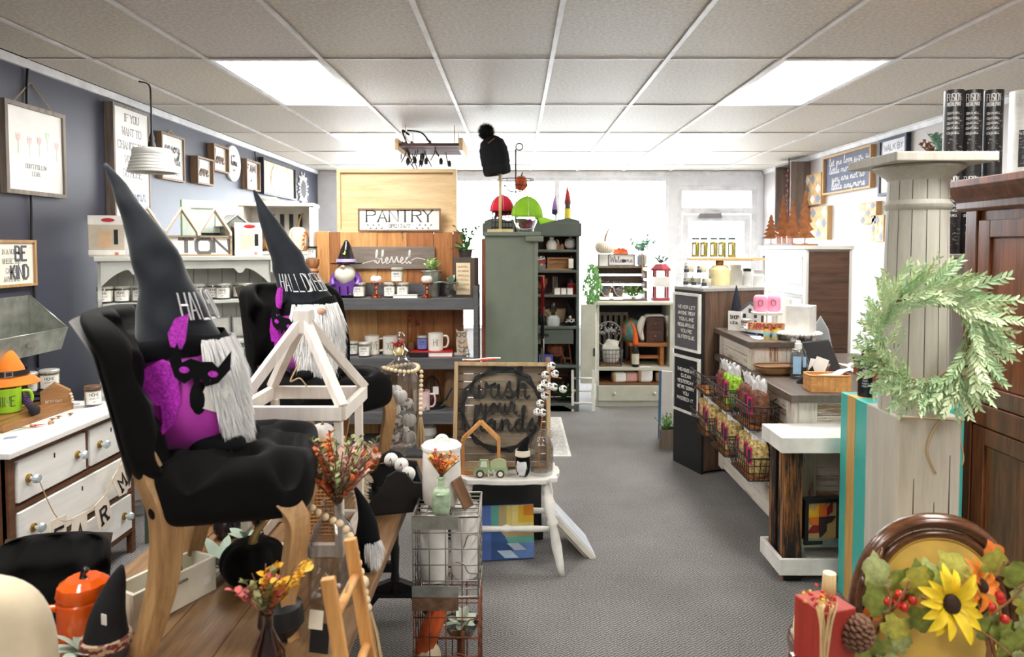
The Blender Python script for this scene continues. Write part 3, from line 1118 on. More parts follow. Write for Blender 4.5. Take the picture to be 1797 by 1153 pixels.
rs = thing('riser','small black round riser under two jar candles on the dresser','riser',(-2.44,3.56,DZ))
part('top',G().lathe([(0,.055),(.1,.055),(.1,.067),(0,.067)],28),BLACK,rs)
part('foot_ring',G().lathe([(.08,0),(.092,0),(.092,.006),(.08,.006),(.08,0)],28),BLACK,rs)
for k in range(3):
    a = k*2.1
    part('leg',G().cyl((cos(a)*.085,sin(a)*.085,.004),(cos(a)*.085,sin(a)*.085,.056),.006),BLACK,rs)
candle((-2.475,3.52,DZ + .0675),'jar candle with tin lid, left one on the black riser',.047,.1,rz=R(35))
candle((-2.42,3.605,DZ + .0675),'jar candle with tin lid, right one on the black riser',.047,.1,rz=R(35))
candle((-2.15,3.53,DZ),'jar candle with bronze lid alone at the dresser corner',.04,.098,BRONZE,rz=R(40),kind='b')
hb = thing('house_block','small wooden house block with white lettering on the dresser','ornament',(-2.3,3.47,DZ),R(35))
part('block',G().prism([(-.065,0),(.065,0),(.065,.085),(0,.13),(-.065,.085)],-.03,.03),wood('house_oak',(178,132,84),(140,96,58),'x'),hb,bev=.003)
g = G()
letters(g,'BEST DAY',.012,flat(-.01,-.031,.035),dep=.001)
letters(g,'EVER',.012,flat(-.02,-.031,.014),dep=.001)
part('lettering',g,WHITE,hb)
part('bead_tie',G().sq((.062,-.036,.07),(.008,)*3,1,n=10,m=6).sq((.066,-.036,.055),(.008,)*3,1,n=10,m=6).sq((.068,-.034,.04),(.008,)*3,1,n=10,m=6),mat('wood_bead',(224,202,166),.6),hb)
gold = mat('gold_pin',(190,140,90),.3,1)
for k,(px,py) in enumerate(((92,738),(103,734),(124,729))):
    c = onz(px,py,DZ)
    p = (min(c.x,DX - .06),c.y,DZ + .001)
    g = G()
    for j in range(5):
        a = j*1.256
        g.leaf((0,0,.004),(cos(a)*.016,sin(a)*.016,.008),.012)
    g.sq((0,0,.006),(.005,.005,.006),1,n=8,m=6)
    solo('brooch',g,gold,'gold flower brooch, %s of three on the dresser edge' % ('left','middle','right')[k],'brooch',p,0,'brooches')
for k,(px,py,c1) in enumerate(((50,753,(70,130,80)),(82,748,(190,40,40)))):
    c = onz(px,py,DZ)
    t = thing('beaded_dangle','%s beaded dangle ornament on the dresser edge' % ('green','red')[k],'ornament',(c.x - .02,c.y,DZ + .001),R(60))
    part('feather',G().leaf((-.05,0,.006),(.02,0,.006),.016),mat('dangle%d' % k,c1,.5),t)
    part('beads',G().sq((.03,0,.007),(.007,)*3,1,n=8,m=6).sq((.045,0,.006),(.006,)*3,1,n=8,m=6),gold,t)
    part('hook',G().tube([(-.05,0,.006),(-.075,.004,.006)],.0015,5),gold,t)
for k,(px,py,a) in enumerate(((140,708,30),(165,712,55),(30,766,20))):
    c = onz(px,py,DZ)
    t = thing('printed_card',('small printed card beside the house block','printed card under the bronze lid candle','printed card at the near end of the dresser')[k],'card',(min(c.x,-2.12),c.y - .02,DZ),R(a),'printed cards')
    part('sheet',G().box(-.05,-.035,0,.05,.035,.0012),PAPER,t)
    part('print',G().box(-.035,-.02,.0013,.01,.02,.0016),mat('print_blue',(150,160,190),.8),t)

# tall green sign leaning at the end of the dresser
gs = thing('leaning_sign','narrow dark green sign with gold script standing beside the dresser','sign',(-1.955,3.72,0),R(20),rot=(R(-4),0,R(20)))
part('board',G().box(-.045,-.01,0,.045,.01,.72),mat('forest_green',(58,74,62),.6),gs)
g = G()
letters(g,'DANCE? *',.06,lambda x,y,d: (y - .03,-.011 - d,.46 - x),w=.008,asp=.55,dep=.001)
part('lettering',g,mat('gold_print',(220,190,120),.6),gs)

# ================================================================== GREY HUTCH IN THE LEFT CORNER
HO,HA,HW = Vector((-2.035,4.36,0)),R(30),.99
def along(px,o,a):
    k = (px - 905)/ FPX
    dx,dy = cos(a),sin(a)
    return (k* o.y - o.x)/ (dx - k* dy)
GH = mat('hutch_grey',(196,198,192),.5,var=.03)
hu = thing('hutch','pale grey hutch with scalloped trim and open shelves','hutch',HO,HA)
zt_,z2,z3,z4,hd = 1.537,1.257,.994,.74,.22
w = HW/2
part('top_shelf',G().box(-w - .015,-.02,zt_ - .028,w + .015,hd,zt_),GH,hu,bev=.004)
for z in (z2,z3):
    part('shelf',G().box(-w + .025,.0,z - .02,w - .025,hd - .015,z),GH,hu,bev=.002)
sc = [(-w + .02,zt_ - .028)]
N = 40
ap = [(w - .02,zt_ - .028)]
for i in range(N + 1):
    u = 1 - 2* i/ N
    x = u* (w - .02)
    e = abs(u)
    zz = .05 if e < .55 else (.05 + .035* sin((e - .55)/.15* pi) if e < .7 else .05 + .1* ((e - .7)/.3) ** 1.6)
    ap.append((x,zt_ - .028 - zz))
ap.append((-w + .02,zt_ - .028))
part('scalloped_apron',G().prism(ap,-.002,.016),GH,hu)
for s_ in (-1,1):
    pr = [(0,z4),(0,zt_ - .028),(-.22,zt_ - .028)]
    prof = [(-.22,z4 + .0)]
    # side panel with wavy front edge: polygon in (y, z)
    edge = []
    for i in range(25):
        z = z4 + (zt_ - .03 - z4)* i/24
        edge.append((.012 + .028* abs(sin((z - z4)* pi/.265)) ** 1.5,z))
    poly = edge + [(hd,zt_ - .03),(hd,z4)]
    part('side_panel',G().prism(poly,-.01,.01,MT((s_* (w - .012),0,0)) @ Matrix(((0,1,0,0),(1,0,0,0),(0,0,1,0),(0,0,0,1)))),GH,hu)
nb = 11
for k in range(nb):
    x0 = -w + .022 + k* (HW - .044)/ nb
    part('beadboard',G().box(x0 + .002,hd - .014,z4,x0 + (HW - .044)/ nb - .002,hd - .004,zt_ - .03),GH,hu)
part('back_sheet',G().box(-w + .02,hd - .006,z4,w - .02,hd,zt_ - .03),mat('hutch_groove',(150,152,148),.6),hu)
part('base_cabinet',G().box(-w,-.14,.06,w,hd,z4 - .03),GH,hu,bev=.004)
part('base_top',G().box(-w - .02,-.16,z4 - .03,w + .02,hd,z4),GH,hu,bev=.004)
part('plinth',G().box(-w + .03,-.11,0,w - .03,hd - .02,.06),GH,hu)
for x0,x1 in ((-w + .03,-.01),(.01,w - .03)):
    d_ = part('cabinet_door',G().box(x0,-.156,.1,x1,-.141,z4 - .06),GH,hu,bev=.003)
    part('knob',G().sq(((x1 - .04) if x0 < 0 else (x0 + .04),-.168,.42),(.014,)*3,1,n=12,m=8),brass,d_)
def hpos(px,z,y):
    """point on the hutch at depth y behind its front edge"""
    o = HO + Vector((-sin(HA),cos(HA),0))* y
    t = along(px,o,HA)
    return Vector((o.x + cos(HA)* t,o.y + sin(HA)* t,z))

for px,y,lab in ((183,.08,'leftmost jar candle on the second shelf of the grey hutch'),(214,.09,'second jar candle on the second shelf of the grey hutch'),(245,.08,'third jar candle on the second shelf, behind the gnome hat'),
                   (346,.08,'jar candle on the second hutch shelf just right of the gnome hat'),(374,.14,'set back jar candle of the close pair on the second hutch shelf'),(391,.06,'front jar candle of the close pair on the second hutch shelf'),
                   (420,.13,'set back jar candle at the right end of the second hutch shelf'),(431,.05,'front jar candle at the right end of the second hutch shelf')):
    candle(hpos(px,z2,y),lab,.045,.098,rz=HA - .25,kind='h')
# third shelf: dishes and dark candles
for px,lab in ((384,'square white enamel dish with a note, left of two on the hutch'),(424,'square white enamel dish with a note, right of two on the hutch')):
    t = thing('enamel_dish',lab,'dish',hpos(px,z3,.16),HA,'enamel dishes',rot=(R(-14),0,HA))
    part('dish',G().box(-.065,-.004,0,.065,.004,.14),WHITE,t,bev=.003)
    part('rim',frame_box(.132,.142,.016,.008),mat('grey_enamel',(150,150,148),.3),t)
    part('note',G().box(-.035,-.0055,.02,.035,-.0045,.08),PAPER,t)
for px,lab in ((368,'dark jar candle before the left enamel dish'),(440,'dark jar candle before the right enamel dish')):
    candle(hpos(px,z3,.05),lab,.032,.075,BLKLID,mat('dark_wax',(60,40,30),.4),rz=HA,kind='dk')
for px,lab in ((195,'jar candle on the third hutch shelf, left end'),(225,'jar candle on the third hutch shelf beside the chair back')):
    candle(hpos(px,z3,.08),lab,.045,.098,rz=HA,kind='h')

# candle warmer cartons on top
def carton(px,y,w_,h_,label,tone):
    t = thing('candle_warmer_box',label,'box',hpos(px,zt_,y),HA - R(12))
    part('carton',G().box(-w_/2,-.06,0,w_/2,.06,h_),mat('carton_' + tone,(206,196,176) if tone == 'tan' else (232,226,216),.5),t,bev=.002)
    part('top_band',G().box(-w_/2 - .0008,-.0615,h_*.78,w_/2 + .0008,.0615,h_ + .001),PAPER,t)
    part('bottom_band',G().box(-w_/2 - .0008,-.0615,.012,w_/2 + .0008,.0615,h_*.16),PAPER,t)
    part('side_photos',G().box(-w_/2 - .0015,-.045,h_*.42,-w_/2 - .0009,.045,h_*.7).box(-w_/2 - .0015,-.045,h_*.2,-w_/2 - .0009,.045,h_*.38),mat('photo_brown',(96,78,62),.6),t)
    lm = G().prism([(-.045,h_*.22),(.03,h_*.22),(.03,h_*.62),(-.045,h_*.62)],-.0622,-.0612)
    part('printed_lantern',lm,mat('photo_lamp_' + tone,(222,188,150) if tone == 'tan' else (240,214,190),.6),t)
    part('printed_bottle',G().prism([(.04,h_*.3),(.062,h_*.3),(.062,h_*.66),(.04,h_*.66)],-.0622,-.0612),BLACK,t)
    red = mat('label_red',(190,40,44),.5)
    part('brand_oval',G().prism([(.01 + .036* cos(k* pi/10),h_*.89 + .012* sin(k* pi/10)) for k in range(20)],-.0625,-.0616),red,t)
    part('side_oval',G().sq((-w_/2 - .0014,0,h_*.89),(.001,.012,.013),1,n=14,m=8),red,t)
    g_ = G()
    letters(g_,'OO',.012,flat(w_*.28,-.0617,h_*.05),w=.003)
    part('lettering',g_,red,t)
carton(192,.1,.19,.245,'candle warmer carton at the left end of the hutch top','tan')
carton(437,.1,.165,.215,'candle warmer carton at the right end of the hutch top','pale')

# HILTON-style letter sign with a row of little house frames on top
sw = 2* (along(409,HO,HA) - along(331,HO,HA)) + .02
c = hpos(320,zt_,.05)
c.z = zt_
sg = sign('name_sign','long white wooden sign with grey stencilled letters ending LTON','sign',c,HA,.58,.13,.03,.012,wood('sign_edge',(186,168,138),(140,118,90),'x'),CANVAS)
lettering(sg,[('MILTON',.088,0,.021,dict(asp=.72,gap=.16,w=.022,width=.545))],wood('stencil_grey',(120,118,116),(80,80,82),'z'))
hr = thing('house_row','row of white house shaped frames on top of the letter sign','ornament',(c.x,c.y,zt_ + .1305),HA)
for k in range(3):
    x = -.19 + k*.19
    out = [(x - .093,0),(x - .093,.02),(x,.175),(x + .093,.02),(x + .093,0)]
    g1,g2 = G(),G()
    for i in range(4):
        a,b = out[i],out[i + 1]
        g1.bar((a[0],-.035,a[1]),(b[0],-.035,b[1]),.012,.012,up=(0,1,0))
        ia,ib = Vector((a[0],a[1])),Vector((b[0],b[1]))
        dd = (ib - ia)
        nn = Vector((dd.y,-dd.x)).normalized()*.007
        g2.bar((ia.x + nn.x,.0,ia.y + nn.y),(ib.x + nn.x,.0,ib.y + nn.y),.07,.008,up=(nn.x,0,nn.y))
    q = part('house_frame',g2,wood('raw_pine',(214,178,128),(186,146,96),'y'),hr)
    part('white_edge',g1,WHITE,q)

# green panelled door leaning behind
c = hpos(357,zt_,.19)
gd = thing('cabinet_door_panel','loose pale green cabinet door leaning behind the letter sign','door panel',(c.x,c.y,zt_),HA + R(6))
gpm = wood('mint_paint',(196,208,202),(178,194,186),'z')
gedge = mat('green_edge',(112,150,96),.5)
part('door_frame',frame_box(.25,.36,.02,.05),gpm,gd)
part('door_panel',G().box(-.08,-.012,.05,.08,-.004,.31),gpm,gd)
part('green_side',G().box(-.132,-.021,0,-.125,.001,.36),gedge,gd)
part('hook_rack',G().tube(smooth([(.0,-.03,.14),(.03,-.045,.1),(.02,-.03,.02)],4),.005,6).tube(smooth([(.05,-.03,.14),(.08,-.045,.1),(.06,-.03,.02)],4),.005,6).box(-.02,-.03,.13,.1,-.022,.15),BLACK,gd)

c = hpos(408,zt_,.17)
bn_ = thing('barn_house','galvanised metal barn house ornament behind the letter sign','ornament',(c.x + .0,c.y + .02,zt_),HA + R(20))
part('walls',G().prism([(-.08,0),(.08,0),(.08,.2),(0,.26),(-.08,.2)],-.05,.05),mat('dull_zinc',(120,126,122),.45,.6,var=.15),bn_)
for s_ in (-1,1):
    part('roof_sheet',G().bar((s_*.004,0,.27),(s_*.11,0,.19),.13,.006,up=(s_*.5,0,1)),mat('roof_zinc',(186,188,188),.4,.5),bn_)
part('knob',G().sq((-.03,-.058,.19),(.012,)*3,1,n=12,m=8),OAK,bn_)

# white shelf with pumpkins behind the hutch, against the dark wall
o = at(487,440,5.35)
wu = thing('white_shelf_unit','white painted display shelf with harvest decor near the far wall','shelf unit',(o.x,o.y,0),R(8))
ww,hh = .27,at(487,362,5.35).z
zsh = at(487,441,5.35).z
part('side_board',G().box(-ww,-.02,0,-ww + .03,.26,hh),WHITE,wu,bev=.003)
part('side_board',G().box(ww - .03,-.02,0,ww,.26,hh),WHITE,wu,bev=.003)
part('top_board',G().box(-ww - .01,-.03,hh,ww + .01,.27,hh + .025),WHITE,wu,bev=.003)
part('back_board',G().box(-ww + .03,.24,.1,ww - .03,.255,hh),WHITE,wu)
for z in (zsh,.9,.45):
    part('shelf',G().box(-ww + .03,-.02,z - .025,ww - .03,.24,z),WHITE,wu,bev=.002)
part('drawer_front',G().box(-ww + .035,-.03,zsh - .16,ww - .035,-.021,zsh - .03),WHITE,wu,bev=.003)
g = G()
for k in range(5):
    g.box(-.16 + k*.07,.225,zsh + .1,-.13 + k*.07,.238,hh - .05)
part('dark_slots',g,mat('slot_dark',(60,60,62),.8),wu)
goldp = mat('gold_pumpkin',(222,160,50),.4,.2)
cream = mat('cream_pumpkin',(238,228,206),.5)
wstem = mat('dry_stem',(150,118,74),.8)
pumpkin('pumpkin','golden yellow pumpkin on the white display shelf',(o.x - .06,o.y + .1,zsh),.075,.16,goldp,wstem,lean=.5)
pumpkin('pumpkin','cream knobbly pumpkin with tall stem on the white display shelf',(o.x + .12,o.y + .12,zsh),.08,.19,cream,wstem,stem=.7)
t = thing('lattice_ball','brown lattice ball on the white display shelf','ornament',(o.x - .165,o.y + .1,zsh))
g = G()
for k in range(7):
    for s_ in (1,-1):
        g.tube([(.07* cos(a)* cos(k* pi/7) - 0,.07* cos(a)* sin(k* pi/7),.07 + .07* sin(a)) for a in [2* pi* j/20 for j in range(20)]],.0025,5,closed=True)
    z = -.06 + .02* k
    r_ = (.07 ** 2 - z ** 2) ** .5
    g.tube([(r_* cos(2* pi* j/20),r_* sin(2* pi* j/20),.07 + z) for j in range(20)],.0025,5,closed=True)
part('lattice',g,mat('rattan',(176,120,76),.7),t)
t = thing('gold_leaf_wreath','small orange leaf ornament at the end of the white display shelf','ornament',(o.x + .205,o.y + .06,zsh))
g = G()
for k in range(14):
    a = 2* pi* k/14
    p = Vector((0,cos(a)*.05,.07 + sin(a)*.05))
    g.leaf(p,p + Vector((-.01,cos(a + .6)*.045,sin(a + .6)*.045)),.025,(1,0,0))
part('leaves',g,mat('amber_leaf',(222,130,40),.6),t)
t = thing('serving_jug','white ceramic jug on top of the white display shelf','jug',(o.x - .1,o.y + .1,hh + .0255))
part('body',G().lathe([(0,0),(.06,0),(.075,.03),(.06,.05),(0,.05)],20),WHITE,t)
part('band',G().lathe([(.0765,.02),(.078,.03),(.0765,.04)],20),mat('stone_band',(180,172,160),.6),t)

# ================================================================== PLANK BACKED SHELF UNIT (CENTRE LEFT)
UY,UYB = 5.2,5.5
CHAR = wood('charcoal_shelf',(96,96,98),(74,74,77),'x')
def uz(py,Y=UY):
    return at(700,py,Y).z
ZS1,ZS2,ZS3,ZS0 = uz(523),uz(627),uz(723),.12
ux0,ux1 = at(548,500,UY).x,at(839,500,UY).x
un = thing('shelf_unit','charcoal shelf unit with orange plank back and four shelves','shelf unit',((ux0 + ux1)/2,UY,0))
uw = (ux1 - ux0)/2
for z in (ZS1,ZS2,ZS3,ZS0):
    part('shelf',G().box(-uw + .035,0,z - .03,uw - .035,.28,z),CHAR,un,bev=.002)
    part('shelf_lip',G().box(-uw + .035,-.02,z - .088,uw - .035,0,z - .002),CHAR,un,bev=.003)
for s_ in (-1,1):
    for y in (-.02,.24):
        x = s_* (uw - .0175)
        part('post',G().box(x - .0175,y,0,x + .0175,y + .04,ZS1 + .09),CHAR,un,bev=.003)
    part('side_rail',G().box(s_* (uw - .0175) - .012,.02,ZS1 - .08,s_* (uw - .0175) + .012,.24,ZS1 - .01),CHAR,un)
part('back_rail',G().box(-uw + .035,.255,ZS1 + .005,uw - .035,.275,ZS1 + .1),CHAR,un)
bx0,bx1 = at(552,410,UYB).x - un.location.x,at(813,410,UYB).x - un.location.x
zb1 = at(700,406,UYB).z
cuts = [0,.1,.17,.42,.62,.8,.93,1]
tones = [((216,166,108),(184,126,72)),((168,112,68),(124,76,44)),((220,172,112),(188,132,78)),((208,152,92),(176,116,64)),((182,118,68),(144,86,46)),((190,126,72),(148,90,50)),((156,98,58),(114,70,40))]
for k in range(7):
    a = bx0 + (bx1 - bx0)* cuts[k]
    b = bx0 + (bx1 - bx0)* cuts[k + 1]
    part('back_plank',G().box(a + .0015,.3 + .002* (k % 2),.1,b - .0015,.325,zb1 - .004* (k % 3)),wood('plank%d' % k,*tones[k],'z',rough=.45,worn=(110,62,34),amt=.64),un,bev=.002)

part('light_block_board',G().box(bx0 + .01,.327,.1,bx1 - .01,.335,zb1 - .02),wood('plank1',(168,112,68),(124,76,44)),un)  # unseen board, added so window light does not show through the plank gaps
# wooden box with the pantry sign
pz = zb1
bxm = thing('wooden_box_panel','large pale pine framed panel standing above the plank back','panel',(at(699,350,5.62).x,5.6,0))
pw,ph0,ph1 = (at(803,350,5.6).x - at(595,350,5.6).x),at(700,408,5.6).z,at(700,298,5.6).z
pine = wood('pale_pine',(236,208,164),(216,180,130),'x',rough=.5)
fb = frame_box(pw,ph1 - ph0,.06,.028,0,ph0)
part('frame',fb,pine,bxm,bev=.002)
part('panel',G().box(-pw/2 + .02,-.03,ph0 + .02,pw/2 - .02,-.015,ph1 - .02),pine,bxm)
for s_ in (-1,1):
    part('stand_leg',G().box(s_* pw*.4 - .02,-.03,0,s_* pw*.4 + .02,0,ph0),pine,bxm)
sx = at(701,385,5.5).x
sg = sign('pantry_sign','framed PANTRY OPEN 24/7 sign resting on the plank back','sign',(sx,5.515,zb1),0,at(772,385,5.5).x - at(627,385,5.5).x,at(700,366,5.5).z - zb1,.028,.012,OAK,CANVAS,inset=.01)
sh_ = at(700,366,5.5).z - zb1
lettering(sg,[('PANTRY',.088,0,sh_*.42,dict(serif=.1,asp=.78,gap=.3,w=.013,contrast=.4)),('OPEN 24/7',.026,0,sh_*.16,dict(serif=.12,asp=.6,w=.0035))],INK)
g = G()
for s_ in (-1,1):
    for k in range(6):
        x = s_* (.13 + k*.022)
        g.leaf((x,-.0195,sh_*.2 + (.006 if k % 2 else -.004)),(x + s_*.016,-.0195,sh_*.2 + (.022 if k % 2 else -.02)),.009,(0,-1,0),0)
part('printed_sprigs',g,INK,sg)

# blessed sign
bs_ = thing('blessed_sign','grey wooden sign reading blessed in white script on plank back','sign',(at(690,450,5.48).x,5.492,at(690,472,5.48).z))
bw_,bh_ = at(758,450,5.48).x - at(612,450,5.48).x,at(690,433,5.48).z - at(690,472,5.48).z
part('board',G().box(-bw_/2,-.018,0,bw_/2,0,bh_),wood('grey_stain',(138,126,116),(104,94,86),'x'),bs_,bev=.002)
g = G()
letters(g,'blessed',bh_*.58,flat(0,-.0185,bh_*.26),font='cur',w=.008,width=bw_*.44,dep=.001)
ribbon(g,smooth([Vector((-bw_*.47,.0,0)),Vector((-bw_*.38,-.012,0)),Vector((-bw_*.3,.0,0)),Vector((-bw_*.22,.012,0))],5),.005,flat(0,-.0185,bh_*.32),.001)
ribbon(g,smooth([Vector((bw_*.22,.012,0)),Vector((bw_*.28,.03,0)),Vector((bw_*.36,.022,0)),Vector((bw_*.44,.0,0))],5),.005,flat(0,-.0185,bh_*.32),.001)
part('lettering',g,WHITE,bs_)

def up(px,z,y=.1):
    v = at(px,500,UY + y)
    return Vector((v.x,v.y,z))

# --- top shelf
t = thing('newel_candlestick','turned wooden pillar stand at the left end of the top shelf','candlestick',up(549,ZS1,.08))
part('pillar',G().lathe([(0,0),(.055,0),(.055,.03),(.04,.045),(.045,.12),(.03,.15),(.046,.2),(.034,.22),(.05,.25),(.05,.29),(0,.29)],20),wood('newel_wood',(186,128,84),(140,88,54),'z'),t)
candle(up(549,ZS1 + .2905,.08),'brown jar candle with black lid on the turned wooden pillar',.037,.09,BLKLID,MATS['dark_wax'],rz=0,kind='dk2')

wz = thing('wizard_gnome','ceramic wizard gnome in purple coat and black pointed hat','figurine',up(608,ZS1,.06))
pur = mat('purple_glaze',(112,66,160),.3,coat=.3)
gblk = mat('black_glaze',(20,20,24),.2,coat=.4)
part('coat',G().lathe([(0,.02),(.075,.02),(.085,.08),(.08,.15),(.06,.2),(0,.21)],22),pur,wz)
for s_ in (-1,1):
    part('arm',G().tube(smooth([(s_*.07,-.01,.18),(s_*.098,-.02,.13),(s_*.085,-.05,.09)],4),[.026,.025,.025,.024,.024,.023,.023,.022,.021],10),pur,wz)
    part('boot',G().sq((s_*.035,-.02,.02),(.034,.05,.02),.7,n=14,m=8),gblk,wz)
    part('lapel_stripe',G().box(s_*.03 - .004,-.089,.03,s_*.03 + .004,-.08,.09),gblk,wz)
part('hat_brim',G().lathe([(0,.258),(.118,.252),(.12,.26),(0,.268)],28),gblk,wz)
part('hat_cone',G().tube(smooth([(0,0,.262),(0,0,.33),(.004,0,.39),(.0,0,.43)],3),[.072,.066,.06,.053,.046,.04,.032,.024,.018,.01],16),gblk,wz)
part('hat_band',G().lathe([(.073,.268),(.075,.268),(.071,.29),(.069,.29)],22),mat('lilac_band',(190,170,214),.4),wz)
part('moon',G().prism([(-.012,.33),(.006,.322),(.012,.34),(.004,.355),(.002,.338)],-.067,-.06),mat('moon_yellow',(250,224,120),.4),wz)
part('beard',G().sq((0,-.045,.175),(.078,.062,.085),1,n=22,m=14,fn=lambda p: Vector((p.x* (1 if p.z > -.02 else 1 + (p.z + .02)*7),p.y,p.z))),mat('glazed_white',(236,228,216),.3,coat=.3),wz)
part('nose',G().sq((0,-.105,.235),(.018,.015,.013),1,n=12,m=8),mat('skin_glaze',(224,180,150),.35),wz)

candle(up(630,ZS1,.0 + .05),'jar candle standing beside the wizard gnome',.05,.108,kind='u')
copper = mat('copper',(196,118,88),.22,1)
wpump = mat('white_pumpkin',(232,230,226),.5)
for px,lab in ((660,'left'),(749,'right')):
    p = up(px,ZS1,.03)
    t = thing('cake_stand','small copper cake stand, %s of two on the top shelf' % lab,'cake stand',p,0,'copper cake stands')
    part('foot',G().lathe([(0,0),(.042,0),(.044,.006),(.03,.02),(.014,.03),(.01,.06),(.016,.068),(.01,.08),(.012,.1),(0,.1)],22),copper,t)
    part('plate',G().lathe([(0,.1),(.046,.1),(.05,.112),(.046,.114),(.044,.107),(0,.107)],26),copper,t)
    pumpkin('mini_pumpkin','white ribbed mini pumpkin on the %s copper cake stand' % lab,(p.x,p.y,ZS1 + .1075),.042,.058,wpump,copper,rib=.12,group='white mini pumpkins',stem=.25)
candle(up(684,ZS1,.06),'jar candle, lower left of the stack of three',.046,.108,kind='v')
candle(up(707,ZS1,.06),'jar candle, lower right of the stack of three',.046,.108,kind='v')
candle(up(697,ZS1 + .1125,.06),'jar candle on top of the stack of three',.046,.108,kind='v')
book(up(712,ZS1,.02) + Vector((0,-.012,0)),'thin white box with a bird print at the shelf edge',.18,.035,.026,PAPER)
bk = thing('metal_bucket','galvanised bucket planter with bright green sprigs','planter',up(758,ZS1,.17))
part('bucket',G().lathe([(0,0),(.055,0),(.06,.05),(.062,.052),(.075,.19),(.082,.195),(.078,.2),(.07,.19),(.055,.02),(0,.02)],24),zinc,bk)
part('text_print',G().box(-.03,-.066,.06,.03,-.0655,.061),INK,bk)
part('handle',G().tube([(cos(a)*.08,-.03,.19 - sin(a)*.02) for a in [pi* k/10 for k in range(11)]],.003,5),BLACK,bk)
leafy(bk,mat('lime_leaf',(186,214,142),.6),(0,0,.18),16,.12,.9,.026,.018,9,seed=3)
vs = thing('glass_vase','faceted glass vase with soft grey green lamb ear leaves','vase',up(791,ZS1,.04))
part('vase',G().lathe([(0,0),(.03,0),(.05,.06),(.032,.12),(.028,.12),(.044,.06),(.026,.01),(0,.01)],7,flat=True),GLASS,vs)
sage = mat('lamb_ear',(164,190,166),.75,sheen=.4)
bigleaves(vs,sage,(0,0,.1),9,.12,.05,1.0,4)
pb = thing('plaque_box','dark wooden box frame with a cream printed plaque','frame',up(818,ZS1,.14),R(-12))
part('box',G().box(-.085,-.06,0,.085,.06,.3),wood('dark_box',(88,76,66),(58,50,44),'z'),pb,bev=.003)
part('plaque',G().box(-.06,-.0625,.02,.05,-.0605,.26),mat('plaque_cream',(232,214,178),.6),pb)
g = G()
for k,s_ in enumerate(('BUSHEL','PICK YOUR OWN','APPLES','FRESH','CIDER','OPEN')):
    letters(g,s_,.013,flat(-.005,-.063,.225 - .034* k),width=.085,dep=.0006)
part('lettering',g,mat('brick_ink',(150,80,60),.7),pb)
pl = thing('potted_fern','fern plant with bright fronds on top of the dark box frame','plant',up(817,ZS1 + .3005,.14))
part('pot',G().lathe([(0,0),(.045,0),(.055,.06),(.048,.06),(.04,.01),(0,.01)],18),mat('dark_pot',(60,54,48),.6),pl)
bigleaves(pl,mat('fern_green',(98,152,78),.6),(0,0,.05),14,.14,.04,.8,9)
leafy(pl,mat('deep_leaf',(70,112,62),.6),(0,0,.05),10,.2,.55,.04,.018,8,seed=5)

# --- second shelf
ivory = mat('ivory_glaze',(236,232,222),.3,coat=.3)
candle(up(619,ZS2,.12),'jar candle farther left on the middle shelf',.04,.1,kind='w')
candle(up(639,ZS2,.03),'jar candle nearer the edge on the middle shelf',.045,.105,kind='x')
mug(up(652,ZS2,.15),'ivory lettered mug, left of three on the middle shelf',ivory,.056,.145,R(10),'LOVE')
mug(up(684,ZS2,.15),'ivory mug, middle of three behind the red flower',ivory,.056,.14,R(10),'XO')
t = pumpkin('mini_pumpkin','striped mini pumpkin with a red flower on the middle shelf',up(699,ZS2,.05),.045,.07,mat('striped_pumpkin',(226,206,130),.5),wstem,stem=.3)
g = G()
for k in range(14):
    a = k*2.4
    g.leaf((0,0,.066),(cos(a)*.055,sin(a)*.055,.085 + .02* (k % 3)),.035)
part('flower',g,mat('red_petal',(214,52,24),.6),t)
ch_ = thing('taper_holder','dark wooden holder with two brown taper candles','candle holder',up(721,ZS2,.12))
part('holder',G().lathe([(0,0),(.03,0),(.03,.03),(.024,.035),(.03,.06),(.024,.1),(0,.1)],16),wood('holder_wood',(110,72,44),(74,46,28),'z'),ch_)
part('taper',G().cyl((-.008,0,.1),(-.008,0,.25),.013),mat('brown_wax',(150,92,50),.4),ch_)
part('flame_bulb',G().sq((-.008,0,.275),(.014,.014,.03),1,n=12,m=8),mat('dark_red_flame',(120,30,24),.3),ch_)
part('taper',G().cyl((.045,.04,.0),(.045,.04,.22),.011),mat('tan_wax',(170,104,56),.4),ch_)
part('flame_bulb',G().sq((.045,.04,.24),(.012,.012,.026),1,n=12,m=8),MATS['dark_red_flame'],ch_)
zb2 = ZS2 + .0385
b1 = thing('book','thick red and black book lying on the middle shelf','book',up(757,ZS2,.1),R(4))
part('cover',G().box(-.16,-.1,0,.16,.1,.004).box(-.16,-.1,.034,.16,.1,.038).box(-.16,-.1,0,-.154,.1,.038),mat('red_cover',(178,34,38),.4),b1)
part('pages',G().box(-.153,-.096,.0045,.156,.096,.0335),PAPER,b1)
part('black_jacket',G().box(-.162,-.1035,.0,-.02,-.1005,.037),mat('jacket_black',(34,30,32),.4),b1)
candle(up(741,zb2,.12),'jar candle with a periwinkle blue label on the red book',.042,.105,lab=mat('blue_label',(112,130,206),.5),kind='y',labh=.72)
mug(up(764,zb2,.08),'ivory lettered mug, right of three, on the red book',ivory,.056,.135,R(8),'HI')
ow = thing('owl_cutout','whitewashed wooden owl cutout on the middle shelf','ornament',up(810,ZS2,.13))
owm = wood('whitewash',(214,202,186),(176,158,138),'z')
part('base',G().box(-.06,-.03,0,.06,.03,.014),owm,ow)
body_ = [(-.05,.014),(.05,.014),(.06,.1),(.05,.17),(.062,.22),(.03,.2),(-.03,.2),(-.062,.22),(-.05,.17),(-.06,.1)]
part('owl_body',G().prism([(x*.72,z*.9) for x,z in body_],-.008,.008),owm,ow)
g = G()
